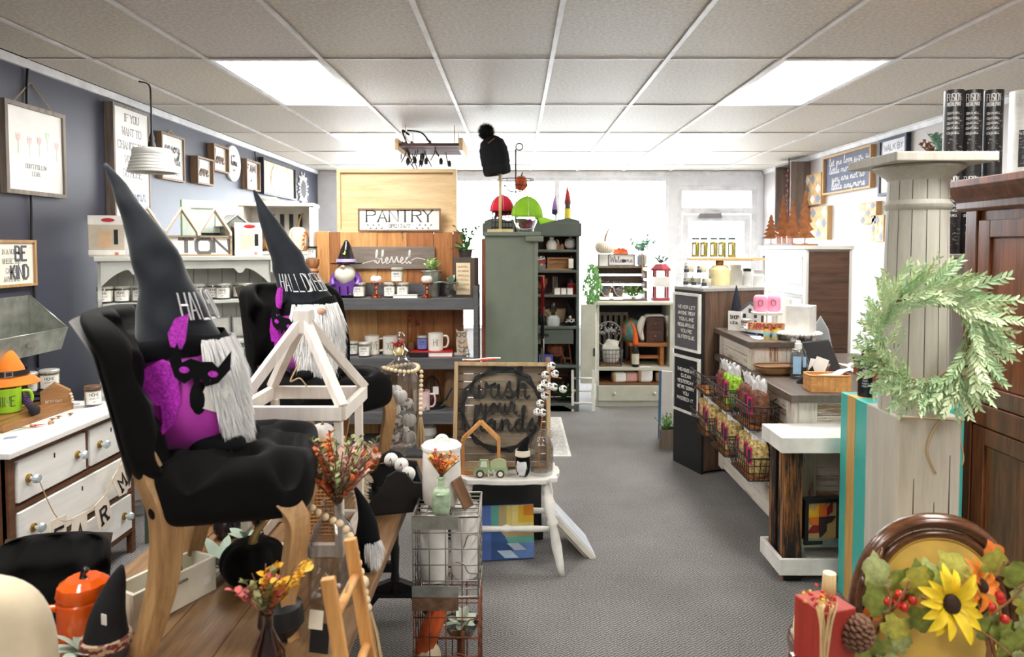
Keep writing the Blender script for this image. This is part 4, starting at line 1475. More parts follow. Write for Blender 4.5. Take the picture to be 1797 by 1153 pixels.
for x in (-.02,.02):
    g.tube([(x + cos(a)*.015,-.009,.155 + sin(a)*.015) for a in [2* pi* k/14 for k in range(14)]],.003,5,closed=True)
for z in (.04,.075,.11):
    g.tube([(cos(a)*.022,-.009,z + .02* sin(a)) for a in [pi + pi* k/8 for k in range(9)]],.003,5)
part('carved_marks',g,mat('brown_mark',(112,92,74),.7),ow)
t = thing('corked_bottle','tiny glass bottle with a cork beside the owl','bottle',up(817,ZS2,.03))
part('bottle',G().lathe([(0,0),(.026,0),(.028,.03),(.022,.055),(.018,.065),(.018,.072),(.015,.072),(.015,.06),(.024,.03),(.022,.004),(0,.004)],16),GLASS,t)
part('cork',G().cyl((0,0,.064),(0,0,.09),.0165),mat('cork',(188,146,100),.9),t)
# --- third shelf
t = thing('wire_lantern','black wire lantern with a clear bottle on the third shelf','lantern',up(757,ZS3,.16))
part('base',G().lathe([(0,0),(.1,0),(.1,.02),(0,.02)],24),BLACK,t)
g = G()
for k in range(4):
    a = pi* k/4
    g.tube([(cos(a)*.09* cos(b),sin(a)*.09* cos(b),.02 + .22* sin(b)) for b in [pi* j/16 for j in range(17)]],.0035,5)
part('wire_cage',g,BLACK,t)
part('bottle',G().lathe([(0,.021),(.045,.021),(.05,.05),(.05,.12),(.015,.19),(.015,.25),(.011,.25),(.011,.19),(.044,.12),(.044,.03),(0,.03)],18),GLASS,t)
part('price_tag',G().box(.02,-.1,.12,.062,-.098,.18),PAPER,t)
mug(up(739,ZS3,.06),'pale pink mug on the third shelf beside the lantern',mat('pink_glaze',(236,204,204),.3,coat=.3),.062,.15,0)
t = thing('wood_slice_board','oak board with rope leaning at the end of the third shelf','board',up(786,ZS3,.17),R(-20),rot=(R(-8),0,R(-20)))
part('board',G().box(-.035,-.01,0,.035,.01,.27),OAK,t,bev=.003)
part('blue_tie',G().tube([(-.02,-.014,.05),(.03,-.016,.15)],.005,5),mat('navy_cord',(34,40,90),.8),t)
t = sign('small_sign','small dark framed sign leaning on the third shelf','sign',up(676,ZS3,.2),0,.1,.26,.02,.012,OAK,mat('chalk_dark',(52,48,46),.7))
# --- bottom shelf plant
t = thing('potted_plant','white round vase with dark green ferny sprigs on lowest shelf','plant',up(748,ZS0,.1))
part('vase',G().lathe([(0,0),(.04,0),(.075,.05),(.07,.1),(.035,.13),(.038,.15),(.03,.15),(.028,.13),(.06,.1),(0,.02)],20),mat('speckled_vase',(222,218,210),.5),t)
leafy(t,mat('deep_green',(76,110,84),.6),(0,0,.13),22,.18,.8,.032,.016,12,seed=8)

# ================================================================== LOW TABLE WITH THE CHAIRS
TZ = .6
TX0,TX1,TY0,TY1 = -1.22,-.42,1.5,3.26
TW = wood('table_plank',(150,116,80),(104,74,46),'y',rough=.45)
tb = thing('display_table','low brown plank table on black trestle legs holding the chairs','table',((TX0 + TX1)/2,(TY0 + TY1)/2,0))
tw,tl = (TX1 - TX0)/2,(TY1 - TY0)/2
for k in range(5):
    x = -tw + k* tw*.4
    part('top_plank',G().box(x + .001,-tl,TZ - .035,x + tw*.4 - .001,tl,TZ - .001* (k % 2)),TW,tb,bev=.003)
for y in (-tl + .22,tl - .3):
    part('cross_beam',G().box(-tw + .06,y - .03,TZ - .09,tw - .06,y + .03,TZ - .036),BLACK,tb)
    for s_ in (-1,1):
        x = s_* (tw - .1)
        lg = part('leg',G().lathe([(0,.1),(.02,.1),(.024,.14),(.016,.2),(.02,.3),(.016,.32),(.018,.44),(.026,.5),(.026,.511),(0,.511)],14,c=(x,y,0)),BLACK,tb)
        fp = [(0,.13),(.06,.1),(.1,.05),(.15,0),(.17,0),(.13,.08),(.08,.14),(0,.17)]
        part('curved_foot',G().prism([(x - .16 + s_*0,.1),(x + .16,.1),(x + .16,.115),(x - .16,.115)],y - .04,y + .04).prism([(x + s_* a,b) for a,b in fp],y - .02,y + .02).prism([(x - s_* a,b) for a,b in fp],y - .02,y + .02),BLACK,tb)
part('stretcher',G().box(-.025,-tl + .2,.2,.025,tl - .3,.26),BLACK,tb)
for y in (-tl + .22,tl - .3):
    part('stretcher_bar',G().box(-tw + .1,y - .015,.2,tw - .1,y + .015,.24),BLACK,tb)

# ---- tufted chairs
VEL = mat('black_velvet',(8,8,8),.8,sheen=.03,var=.25,vs=20,spec=.15)
VELB = mat('brown_black_velvet',(58,46,34),.85,sheen=.3,var=.2,vs=14)
LEGW = wood('weathered_leg',(190,152,104),(146,108,70),'z',rough=.5,worn=(212,186,150),amt=.66)
def tuft(p,pts,depth,rad):
    d = 0
    for q in pts:
        r2 = ((p[0] - q[0]) ** 2 + (p[1] - q[1]) ** 2)/ rad ** 2
        d += depth* math.exp(-r2*2.2)
    return d
def tufted_chair(name,label,loc,rz,vm=None,backm=None,legs=True,w=.235,sc=1.0,bh=.43):
    vm = vm or VEL
    t = thing(name,label,'chair',loc,rz)
    dimp = [(x,y) for j,y in enumerate((-.14,-.03,.08,.19)) for x in ((-.14,0,.14) if j % 2 else (-.21,-.07,.07,.21))]
    def seat_fn(p):
        if p.z > .0:
            p = p.copy()
            p.z -= tuft((p.x,p.y),dimp,.07,.05)* min(1,p.z/.05)
        return p
    part('seat',G().sq((0,.0,.395),(w,w - .035,.092),.42,.34,72,36,seat_fn),vm,t)
    bd = [(x,z) for j,z in enumerate((-.12,-.02,.08,.17)) for x in ((-.13,0,.13) if j % 2 else (-.19,-.065,.065,.19))]
    def back_fn(p):
        q = p.copy()
        if q.y < 0:
            q.y += tuft((p.x,p.z),bd,.06,.055)* min(1,-p.y/.03)
        zz = (p.z + bh/2)/ bh
        q.y += .22* (p.z + bh/2) + .10* max(0,zz - .75) ** 1.2*2
        q.y -= .15* p.x* p.x/ w
        return q
    part('backrest',G().sq((0,w - .045,.44 + bh/2 - .03),(w + .01,.052,bh/2),.4,.42,60,44,back_fn),vm,t)
    if backm:
        def P(u,v):
            x = (u - .5)*2* w*.93
            z = (v - .5)* bh*.93
            y = .054 + .22* (z + bh/2) + .10* max(0,(z + bh/2)/ bh - .75) ** 1.2*2 - .15* x* x/ w
            return Vector((x,w - .045 + y,.44 + bh/2 - .03 + z))
        part('outer_back',G().grid(P,14,14),backm,t)
    if legs:
        for s_ in (-1,1):
            x = s_* (w - .04)
            pts = smooth([(x,-w + .105,.36),(x + s_*.012,-w + .072,.3),(x + s_*.004,-w + .09,.18),(x,-w + .105,.08),(x,-w + .09,0)],5)
            n = len(pts)
            part('front_leg',G().tube(pts,[.042 - .022* (i/ (n - 1)) ** .8 for i in range(n)],4),LEGW,t)
            pts = smooth([(x,w - .04,.5),(x,w - .058,.44),(x,w - .09,.34),(x,w - .08,.18),(x,w - .03,0)],5)
            n = len(pts)
            part('rear_leg',G().tube(pts,[.028 + .012* sin(pi* i/ (n - 1)) for i in range(n)],4),LEGW,t)
    return t
C1 = Vector((-.755,1.9,TZ))
tufted_chair('tufted_chair','black tufted velvet chair with oak legs, nearer one on the table',C1,R(103),VEL,VELB)
C2 = Vector((-.80,2.93,TZ))
tufted_chair('tufted_chair','black tufted velvet chair with oak legs behind the white lantern',C2,R(50),VEL,VELB)

# ---- halloween gnomes
PURP = mat('purple_satin',(184,56,174),.45,sheen=.4,var=.1)
GLIT = mat('purple_glitter',(204,60,214),.3,.2,var=.25,vs=160)
HATF = mat('charcoal_velour',(30,34,40),.8,sheen=.2,var=.15,vs=12,bump=.1,bs=30,spec=.2)
FELT = mat('black_felt',(13,14,17),.9,spec=.2)
FURW = mat('white_fur',(250,249,248),.85)
def gnome(label,loc,rz,bend,sc=1.0,seed=1,text_off=0.0,nose=True):
    """bend = local (x, y) offsets of the hat axis at four heights"""
    t = thing('gnome_doll',label,'gnome',loc,rz)
    t.scale = (sc,)*3
    nz = lambda p,k=9,a=.012: Vector(p)*1 + Vector((noise.noise(Vector(p)* k),noise.noise(Vector(p)* k + Vector((5,0,0))),0))* a
    def bf(p):
        return nz(p,10,.01)
    part('body',G().sq((0,0,.155),(.124,.124,.165),.85,.9,40,24,lambda p: bf(Vector((p.x* (1.08 - .45* p.z),p.y* (1.08 - .45* p.z),p.z)))),PURP,t)
    zs = [.27,.34,.46,.58,.68,.76]
    axis = smooth([Vector((b[0],b[1],z)) for b,z in zip(bend,zs)],5)
    n = len(axis)
    rad = [.11* (1 - i/ (n - 1)) ** 1.12 + .004 for i in range(n)]
    wr = lambda q,u,a: q + Vector((noise.noise(q*14),noise.noise(q*14 + Vector((3,1,7))),noise.noise(q*9)*.6))*.016* (1 - u*.7)
    hat = part('hat',G().tube(axis,rad,36,fn=wr),HATF,t)
    part('hat_cuff',G().tube([axis[0] + Vector((0,0,-.02)),axis[0] + Vector((0,0,.015)),axis[1] + Vector((0,0,.025))],[.122,.128,.117],32,caps=False,fn=lambda q,u,a: q + Vector((0,0,.02* noise.noise(q*9)))),FELT,hat)
    # lettering wrapped on the front of the hat
    g = G()
    def hm(x,y,d):
        z = y
        u = (z - .27)/.49
        i = max(0,min(n - 2,int(u* (n - 1))))
        c = axis[i]
        r = rad[i] + .009 + d
        a = -pi/2 + text_off + x/ (rad[3] + .004)
        return Vector((c.x + cos(a)* r,c.y + sin(a)* r,z))
    letters(g,'HALLOWEEN',.07,lambda x,y,d: hm(x,y + .35,d),w=.004,asp=.26,gap=.35,dep=.003)
    part('lettering',g,mat('silver_thread',(196,196,200),.5),hat)
    g = G()
    r_ = RR(seed)
    def bp(r):
        u,v = r.uniform(-1,1),r.random()
        a = -pi/2 + u* (.95 - .35* v)
        rr = .118 + .014* v
        return Vector((cos(a)* rr,sin(a)* rr,.3 - .2* v)),(cos(a)*.42,sin(a)*.42,-1)
    fur(g,bp,4600,.095,r_,.0026)
    part('beard',g,FURW,t,stuff=True)
    def bc(p):
        return Vector((p.x* (1 - max(0,-p.z)*2.6),p.y,p.z))
    part('beard_core',G().sq((0,-.09,.17),(.085,.046,.12),1,n=22,m=14,fn=bc),FURW,t)
    if nose:
        part('nose',G().sq((0,-.125,.27),(.02,.018,.016),1,n=12,m=8),MATS['felt_skin'],t)
    for s_ in (-1,1):
        part('foot',G().sq((s_*.07,-.1,.022),(.04,.07,.026),.8,n=16,m=10),FELT,t)
    # bat held at the side: mask, body and two wings
    bt = part('bat',G().sq((-.1,-.062,.15),(.03,.026,.05),1,n=14,m=10),FELT,t,label='stuffed black bat toy with purple wings')
    M = MT((-.104,-.062,.225)) @ MR(R(-66),4,'Z') @ MR(R(14),4,'Y')
    mk = [(-.075,.075),(-.05,.02),(-.03,.035),(0,.03),(.03,.035),(.05,.02),(.075,.075),(.085,.02),(.06,-.025),(.03,-.04),(.012,-.02),(0,-.05),(-.012,-.02),(-.03,-.04),(-.06,-.025),(-.085,.02)]
    part('mask',G().prism([(x*.85,z*.85) for x,z in mk],-.036,-.032,M),FELT,bt)
    for x0 in (-.034,.034):
        part('eye_hole',G().prism([(x0 + .012* cos(k* pi/6),.008* sin(k* pi/6)) for k in range(12)],-.0372,-.0362,M),GLIT,bt)
    wg = [(.05,.06),(-.0,.085),(-.055,.06),(-.075,.0),(-.05,-.05),(-.005,-.05),(.0,-.1),(-.015,-.15),(.03,-.11),(.06,-.04)]
    Mw = MT((-.128,.012,.2)) @ MR(R(-88),4,'Z')
    part('wing',G().prism([(x*.72,z*.85 - .015) for x,z in wg],-.012,-.002,Mw),GLIT,bt)
    hn = [(0,0),(-.012,.03),(-.008,.07),(.012,.09),(.016,.06),(.022,.02),(.02,0)]
    part('ear',G().prism([(x*1.3,z) for x,z in hn],-.008,.002,MT((-.132,-.01,.29)) @ MR(R(-84),4,'Z') @ MR(R(18),4,'Y')),GLIT,bt)
    part('paper_tag',G().box(-.03,-.001,-.03,.03,.001,.03,MT((-.105,-.1,.15)) @ MR(R(-60),4,'Z') @ MR(R(25),4,'Y')),PAPER,bt)
    return t
b1_ = [(.0,.02),(.0,.03),(.01,.06),(.02,.11),(.03,.165),(.035,.21)]
gnome('large purple gnome with tall black hat on the nearer tufted chair',C1 + Vector((-.13,-.03,.46)),R(96),b1_,1.0,1,.0,False)
b2_ = [(.0,.02),(-.02,.035),(-.06,.06),(-.11,.08),(-.15,.1),(-.18,.12)]
gnome('purple gnome with tall black hat and full white beard behind the lantern',C2 + Vector((-.06,-.03,.468)),R(38),b2_,1.0,2,-.15)

# ---- white pyramid lantern frame
lx0,lx1,ly0,ly1 = -.885,-.55,2.2,2.52
zE,zA = 1.07,1.375
LAN = wood('chalk_white',(236,230,222),(220,212,202),'z',worn=(198,176,150),amt=.72)
ln = thing('lantern_frame','white wooden lantern frame with a pyramid top','lantern',((lx0 + lx1)/2,(ly0 + ly1)/2,TZ))
a_,b_ = (lx1 - lx0)/2,(ly1 - ly0)/2
cs = [(-a_,-b_),(a_,-b_),(a_,b_),(-a_,b_)]
for k in range(4):
    p,q = cs[k],cs[(k + 1) % 4]
    part('post',G().box(p[0]*.9 - .013,p[1]*.9 - .013,0,p[0]*.9 + .013,p[1]*.9 + .013,zE - TZ - .02),LAN,ln,bev=.002)
    part('eave_rail',G().bar((p[0],p[1],zE - TZ),(q[0],q[1],zE - TZ),.024,.045),LAN,ln,bev=.002)
    part('base_rail',G().bar((p[0]*.9,p[1]*.9,.022),(q[0]*.9,q[1]*.9,.022),.024,.04),LAN,ln,bev=.002)
    part('rafter',G().bar((p[0],p[1],zE - TZ + .02),(p[0]*.05,p[1]*.05,zA - TZ - .03),.03,.03),LAN,ln,bev=.002)
part('finial',G().box(-.028,-.028,zA - TZ - .07,.028,.028,zA - TZ + .012),LAN,ln,bev=.004)
part('twine',G().tube(smooth([(.02,-.13,.62),(.0,-.15,.57),(.03,-.15,.58),(.05,-.14,.55)],4),.0025,5),STRING,ln)

# cane box with a pumpkin on it, inside the lantern
cb = thing('cane_lantern','square woven cane lantern box inside the white lantern frame','lantern',(-.665,2.38,TZ + .045 - .045),R(4))
cane = mat('cane',(206,146,82),.6)
for k in range(4):
    M = MR(k* HR,4,'Z')
    g = G()
    for i in range(9):
        g.tube([(-.05 + i*.0125,-.052,.02),(-.05 + i*.0125,-.052,.31)],.0032,4)
    for i in range(23):
        g.tube([(-.05,-.0535,.025 + i*.0125),(.05,-.0535,.025 + i*.0125)],.0032,4)
    o = part('woven_side',g,cane,cb)
    o.rotation_euler = (0,0,k* HR)
part('lid',G().box(-.068,-.068,.31,.068,.068,.33),wood('cane_frame',(222,170,104),(188,134,74),'x'),cb,bev=.004)
part('base',G().box(-.058,-.058,0,.058,.058,.02),MATS['cane_frame'],cb)
for x in (-.053,.053):
    for y in (-.053,.053):
        part('corner_post',G().box(x - .006,y - .006,.02,x + .006,y + .006,.31),MATS['cane_frame'],cb)
pumpkin('mini_pumpkin','white pumpkin on the woven cane lantern',(-.665,2.38,TZ + .3305),.04,.06,wpump,wstem)

# ---- glass things and plants
def bottle(name,label,loc,prof,m,n=22,cat='bottle',rz=0):
    t = thing(name,label,cat,loc,rz)
    part('glass_body',G().lathe(prof,n),m,t)
    return t
jp = (-.515,3.115,TZ)
ja = thing('apothecary_jar','tall footed glass apothecary jar filled with white mini pumpkins','jar',jp)
part('foot',G().lathe([(0,0),(.06,0),(.062,.006),(.02,.02),(.014,.04),(.02,.06),(.013,.075),(.03,.095),(0,.096)],22),GLASS,ja)
part('bowl',G().lathe([(0,.097),(.055,.1),(.078,.13),(.082,.3),(.082,.4),(.07,.44),(.066,.44),(.077,.4),(.077,.14),(.05,.11),(0,.107)],26),GLASS,ja)
part('lid',G().lathe([(.085,.442),(.085,.448),(.06,.47),(.03,.49),(.022,.51),(.036,.53),(.02,.55),(.014,.575),(.02,.6),(.01,.615),(0,.618)],22),GLASS,ja)
jr = RR(4)
chk = spots('checked_cloth',(232,230,226),(130,126,122),60,.52)
for k,(x,y,z) in enumerate([(-.03,-.02,.15),(.035,-.01,.15),(0,.035,.16),(-.02,.01,.215),(.035,.0,.225),(-.03,-.03,.28),(.02,.025,.29),(.0,-.03,.34),(-.03,.02,.35)]):
    q = pumpkin('mini_pumpkin','',(jp[0] + x,jp[1] + y,jp[2] + z - .036),.034,.058,chk if k % 3 == 0 else wpump,wstem,n=36,stem=.15)
    q['label'] = 'mini pumpkins inside the footed glass jar'
    q['group'] = 'pumpkins in the glass jar'
BEAD = MATS['wood_bead']
bg = thing('bead_garland','wooden bead garland with tassel around the glass jar','garland',jp)
pts = [(.078* cos(a),.078* sin(a),.455 + .006* sin(2* a)) for a in [2* pi* k/26 for k in range(26)]]
pts += [(.094,-.01 - .004* k,.44 - .02* k) for k in range(10)]
bme = G().sq((0,0,0),(.0092,)*3,1,n=10,m=8).mesh('bead',BEAD)
for p in pts:
    obj('bead',bme,p,0,bg)
g = G()
tr_ = RR(2)
for k in range(60):
    a = tr_.uniform(0,6.28)
    r = tr_.uniform(0,.022)
    g.tube([(.095 + cos(a)*.006,-.05 + sin(a)*.006,.245),(.097 + cos(a)* r,-.05 + sin(a)* r,.1 + tr_.uniform(0,.02))],.0014,4,caps=False)
part('tassel',g,STRING,bg,stuff=True)

pumpkin('pumpkin','orange velvet pumpkin with twisted stem on the table',(-.665,3.07,TZ),.068,.115,mat('orange_velvet',(236,120,14),.7,sheen=.5),wstem,rib=.08,stem=.5,lean=-.5)
# black scoop tray with cotton
tr1 = thing('scoop_tray','black painted wooden scoop tray with worn edges on the table','tray',(-.475,2.72,TZ),R(14))
blkw = wood('worn_black',(30,29,28),(18,18,18),'x',rough=.6,worn=(166,116,72),amt=.745)
hump = [(-.1,0),(.1,0),(.112,.05),(.1,.085),(.06,.09),(.03,.12),(-.005,.13),(-.04,.115),(-.065,.07),(-.105,.045)]
hump = [(x,z*1.25) for x,z in hump]
part('end_panel',G().prism(hump,-.15,-.132),blkw,tr1,bev=.003)
part('end_panel',G().prism(hump,.132,.15),blkw,tr1,bev=.003)
part('side_wall',G().bar((-.1,-.14,.045),(-.1,.14,.045),.012,.085),blkw,tr1)
part('side_wall',G().bar((.1,-.14,.045),(.1,.14,.045),.012,.085),blkw,tr1)
part('bottom',G().box(-.1,-.135,.003,.1,.135,.014),blkw,tr1)
ct = thing('cotton_stem','white cotton bolls on a stem lying in the black tray','flower',(-.475,2.74,TZ + .09))
part('twig',G().tube(smooth([(-.12,.12,.0),(-.04,.07,.03),(.03,.0,.02),(.06,-.06,.0)],4),.003,5),wstem,ct)
for p in ((-.03,.06,.045),(.02,.01,.04),(.055,-.04,.02)):
    q = part('cotton_boll',G().sq(p,(.024,)*3,1,n=18,m=12,fn=lambda v: v* (1 + .22* abs(sin(3* atan2(v.y,v.x))))),mat('cotton',(242,240,236),.95,bump=.3),ct)
    part('boll_husk',G().leaf(Vector(p) + Vector((0,-.02,-.022)),Vector(p) + Vector((.004,-.03,.018)),.014,(0,-1,0)),mat('husk',(140,92,56),.8),q)
pf = thing('dried_plume','cream dried leaf plume beside the black tray','dried plant',(-.565,2.55,TZ))
g = G()
fr_ = RR(5)
for k in range(60):
    u = k/60
    p = Vector((.01* sin(u*9),0,.17 - .15* u))
    a = fr_.uniform(-1.2,1.2)
    g.leaf(p,p + Vector((sin(a)*.04,-.012,-abs(cos(a))*.025)),.012,(0,-1,0))
part('plume',g,mat('dry_cream',(228,216,188),.9),pf,stuff=True)

# clear jug with autumn foliage
jg = thing('glass_jug','clear glass jug holding speckled autumn foliage on the table','vase',(-.515,1.93,TZ))
part('glass_body',G().lathe([(0,0),(.06,0),(.067,.02),(.067,.17),(.05,.22),(.026,.25),(.024,.28),(.03,.285),(.027,.285),(.02,.28),(.022,.25),(.045,.215),(.062,.165),(.062,.02),(0,.01)],26),GLASS,jg)
for k,(c_,n_,sd) in enumerate((((150,160,108),13,1),((206,164,150),12,2),((222,104,50),5,3))):
    r = RR(sd)
    g,st = G(),G()
    spray(g,(0.01,.02,.265),n_ + 5,.21,.8,.022,.015,17,r,1.0,0,st)
    part('foliage',g,mat('autumn%d' % k,c_,.65,var=.2,vs=40),jg,stuff=True)
    part('stems',st,mat('stem_brown',(110,80,60),.8),jg,stuff=True)

# bead garland with tassel hanging over the table edge
gl = thing('bead_garland','wooden bead garland with jute tassel hanging off the table edge','garland',(0,0,0))
path = [at(548,892,1.85),at(562,902,1.84),at(580,912,1.84),at(598,920,1.83),at(612,936,1.82),at(621,958,1.81),at(628,985,1.80),at(634,1008,1.78)]
path = smooth(path,8)
acc,last = [],None
for p in path:
    if last is None or (p - last).length > .0205:
        acc.append(p)
        last = p
bm2 = G().sq((0,0,0),(.0105,)*3,1,n=12,m=8).mesh('bead',BEAD)
for p in acc:
    obj('bead',bm2,p,0,gl)
ep = at(636,1022,1.77)
part('large_bead',G().sq(ep,(.017,)*3,1,n=14,m=10),BEAD,gl)
for k in range(3):
    obj('bead',bm2,ep + Vector((.006 + .004* k,0,-.026 - .02* k)),0,gl)
g = G()
top = ep + Vector((.016,0,-.075))
for k in range(90):
    a,r = tr_.uniform(0,6.28),tr_.uniform(0,.026)
    g.tube([top + Vector((cos(a)*.006,sin(a)*.006,0)),top + Vector((.008 + cos(a)* r*.7,sin(a)* r*.7,-.06)),top + Vector((.014 + cos(a)* r,sin(a)* r,-.13 + tr_.uniform(-.01,.01)))],.0015,4,caps=False)
part('tassel',g,STRING,gl,stuff=True)

# small black gnome at the table edge
sg2 = thing('gnome_doll','little black gnome with white beard at the table edge','gnome',(-.462,2.14,TZ),R(40))
part('body',G().lathe([(0,0),(.036,0),(.042,.04),(.035,.09),(0,.1)],18),FELT,sg2)
part('hat',G().tube(smooth([(0,0,.09),(0,0,.14),(-.01,.01,.2),(-.03,.02,.255)],3),[.04,.037,.034,.03,.025,.021,.017,.012,.008,.004],14),FELT,sg2)
g = G()
fur(g,beardpatch((0,-.035,.095),.03,.05,.012),320,.04,RR(6),.002)
part('beard',g,FURW,sg2,stuff=True)

# black velvet pumpkin, lamb ear, cauldron and the rest under the chair
pumpkin('pumpkin','black velvet pumpkin with a curved gold stem under the chair',(-.785,2.05,TZ),.094,.125,VEL,mat('gold_stem',(206,178,112),.35,.6),rib=.1,stem=.62,lean=.6,rz=.3)
t = thing('leaf_sprig','pale lamb ear sprig lying behind the black pumpkin','plant',(-.9,2.1,TZ))
bigleaves(t,mat('pale_sage',(186,204,186),.7,sheen=.3),(0,0,.02),12,.11,.04,1.0,6)
bigleaves(t,MATS['pale_sage'],(.05,.06,.08),6,.08,.035,1.0,7)
t = thing('cauldron','small black cauldron pot under the nearer chair','pot',(-.99,2.37,TZ))
part('pot',G().lathe([(0,0),(.03,0),(.05,.025),(.05,.05),(.038,.07),(.044,.082),(.036,.082),(.03,.065),(0,.05)],22),gblk,t)
for k in range(3):
    part('foot',G().cyl((cos(k*2.1)*.025,sin(k*2.1)*.025,0),(cos(k*2.1)*.028,sin(k*2.1)*.028,.018),.006),gblk,t)
t = thing('orange_dish','small orange dish behind the cauldron','dish',(-1.09,2.5,TZ))
part('dish',G().lathe([(0,0),(.03,0),(.055,.03),(.058,.05),(.052,.05),(.045,.03),(0,.012)],22),mat('orange_glaze',(232,92,16),.2,coat=.5),t)
t = thing('trinket_box','small pinkish wooden box under the nearer chair','box',(-1.075,2.27,TZ),R(20))
part('body',G().box(-.05,-.04,0,.05,.04,.055),wood('pink_wood',(206,150,122),(170,112,88),'x'),t,bev=.002)
part('lid',G().box(-.053,-.043,.0555,.053,.043,.072),MATS['pink_wood'],t,bev=.002)
t = thing('candlestick','black turned candlestick behind the velvet pumpkin','candlestick',(-.845,2.36 - .1,TZ))
part('stick',G().lathe([(0,0),(.032,0),(.03,.012),(.012,.03),(.018,.05),(.012,.08),(.022,.1),(.02,.13),(0,.13)],16),gblk,t)
# cream planter box with a bottle brush tree
pbx = thing('planter_box','long cream painted wooden planter box on the table','planter',(-.975,1.905,TZ),R(64))
crm = mat('cream_paint',(232,226,206),.5)
for y in (-.05,.04):
    part('long_side',G().box(-.13,y,0,.13,y + .01,.1),crm,pbx,bev=.002)
for x in (-.13,.12):
    part('end_board',G().box(x,-.04,0,x + .01,.04,.1),crm,pbx)
part('bottom',G().box(-.12,-.04,0,.12,.04,.008),crm,pbx)
part('handle',G().tube([(-.03,-.054,.075),(.03,-.054,.075)],.004,6),mat('grey_pull',(150,146,138),.4,.5),pbx)
part('price_sticker',G().box(.085,-.0515,.03,.11,-.0505,.05),PAPER,pbx)
t = thing('bottle_brush_tree','black bottle brush tree standing in the cream planter box','ornament',(-.975,1.93,TZ + .0085))
part('trunk',G().cyl((0,0,0),(0,0,.05),.012),BLACK,t)
g = G()
r_ = RR(8)
for k in range(1400):
    u = r_.random()
    z = .03 + .2* u
    a = r_.uniform(0,6.28)
    L = .042* (1 - u) + .004
    p = Vector((0,0,z))
    g.add([p,p + Vector((cos(a)* L,sin(a)* L,-.006)),p + Vector((cos(a + .12)* L,sin(a + .12)* L,-.004))],[(0,1,2)])
part('bristles',g,BLACK,t,stuff=True)

# front vases
bv = bottle('bud_vase','small brown glass bud vase with pink and yellow dried blooms',(-.575,1.585,TZ),[(0,0),(.034,0),(.04,.02),(.038,.06),(.02,.1),(.012,.12),(.013,.15),(.009,.15),(.008,.12),(.03,.06),(.03,.01),(0,.008)],glass('amber_glass',(190,120,80),.95,.06),cat='vase')
for k,(c_,sd,off) in enumerate((((226,170,40),1,(.03,0)),((214,110,106),2,(-.03,0)),((236,190,70),3,(.06,.02)),((150,150,96),4,(0,0)))):
    r = RR(sd)
    g,st = G(),G()
    spray(g,(0,0,.14),5,.12,.7,.022,.02,12,r,1.0,0,st)
    g.v = [(v[0] + off[0]* max(0,(v[2] - .14)/.12),v[1] + off[1],v[2]) for v in g.v]
    part('blooms',g,mat('bloom%d' % k,c_,.6),bv,stuff=True)
    part('stems',st,MATS['stem_brown'],bv,stuff=True)
t = thing('round_vase','round black vase behind the dried blooms','vase',(-.6,1.75,TZ))
part('body',G().lathe([(0,0),(.03,0),(.058,.04),(.052,.085),(.02,.11),(.024,.125),(.018,.125),(0,.1)],22),mat('matte_black',(26,26,30),.45),t)
t = thing('tag_card','black card with a cream hang tag near the wooden ladder','tag',(-.49,1.68,TZ),R(-12),rot=(R(-10),0,R(-12)))
part('black_card',G().box(-.02,-.001,0,.03,.001,.07),BLACK,t)
part('hang_tag',G().box(-.025,-.003,.055,.012,-.0015,.1),mat('cream_tag',(236,228,206),.7),t)
# wooden ladder leaning on the table edge
ld = thing('toy_ladder','small natural wooden ladder leaning against the table edge','ladder',(0,0,0))
lw = wood('ladder_wood',(222,166,98),(190,130,70),'z',rough=.45)
rails = []
for Y in (1.46,1.66):
    tp,bt = Vector((-.40,Y,.895)),Vector((-.265,Y,0.002))
    rails.append((tp,bt))
    part('rail',G().bar(tp,bt,.03,.018,up=(0,1,0)),lw,ld,bev=.003)
for k in range(5):
    u = .1 + k*.19
    p,q = rails[0][0].lerp(rails[0][1],u),rails[1][0].lerp(rails[1][1],u)
    part('rung',G().cyl(p,q,.011),lw,ld)
part('twine',G().tube(smooth([rails[1][0].lerp(rails[0][0],.35) + Vector((0,0,-.1)),rails[1][0].lerp(rails[0][0],.5) + Vector((.02,0,-.06)),rails[1][0].lerp(rails[0][0],.6) + Vector((0,0,-.12))],4),.003,5),STRING,ld)

# ---- things at the far left of the table
oc = thing('pumpkin_canister','glossy orange pumpkin shaped canister with handle','canister',(-1.1,1.745,TZ),R(20))
oc.scale = (.88,.88,.88)
og = MATS['orange_glaze']
part('body',G().lathe([(0,0),(.058,0),(.068,.01),(.07,.12),(.066,.125),(0,.125)],30),og,oc)
part('lid',G().lathe([(0,.126),(.066,.126),(.072,.14),(.066,.165),(.045,.18),(0,.178)],40,rib=.06,ribn=10),og,oc)
part('stem_knob',G().tube(smooth([(0,0,.175),(0,0,.19),(.01,0,.205)],3),[.014,.011,.009,.008,.009,.01,.009],8),gblk,oc)
part('handle',G().tube(smooth([(-.066,0,.1),(-.1,0,.1),(-.108,0,.06),(-.098,0,.02),(-.066,0,.018)],4),.011,10),og,oc)
bgn = thing('gnome_doll','slim black hatted gnome with plaid brim at the lower left','gnome',(-.995,1.66,TZ),R(-20))
part('hat',G().tube(smooth([(0,0,.04),(0,.005,.1),(.02,.01,.17),(.045,.01,.23)],4),[.052,.05,.047,.044,.041,.037,.033,.029,.025,.021,.016,.01,.005],18),mat('black_knit',(22,23,27),.9,bump=.4,bs=90),bgn)
part('plaid_brim',G().lathe([(.05,.03),(.058,.035),(.056,.055),(.05,.058),(.046,.045),(.05,.03)],24),spots('red_plaid',(196,170,140),(120,46,44),45,.5,st=(1,1,2)),bgn)
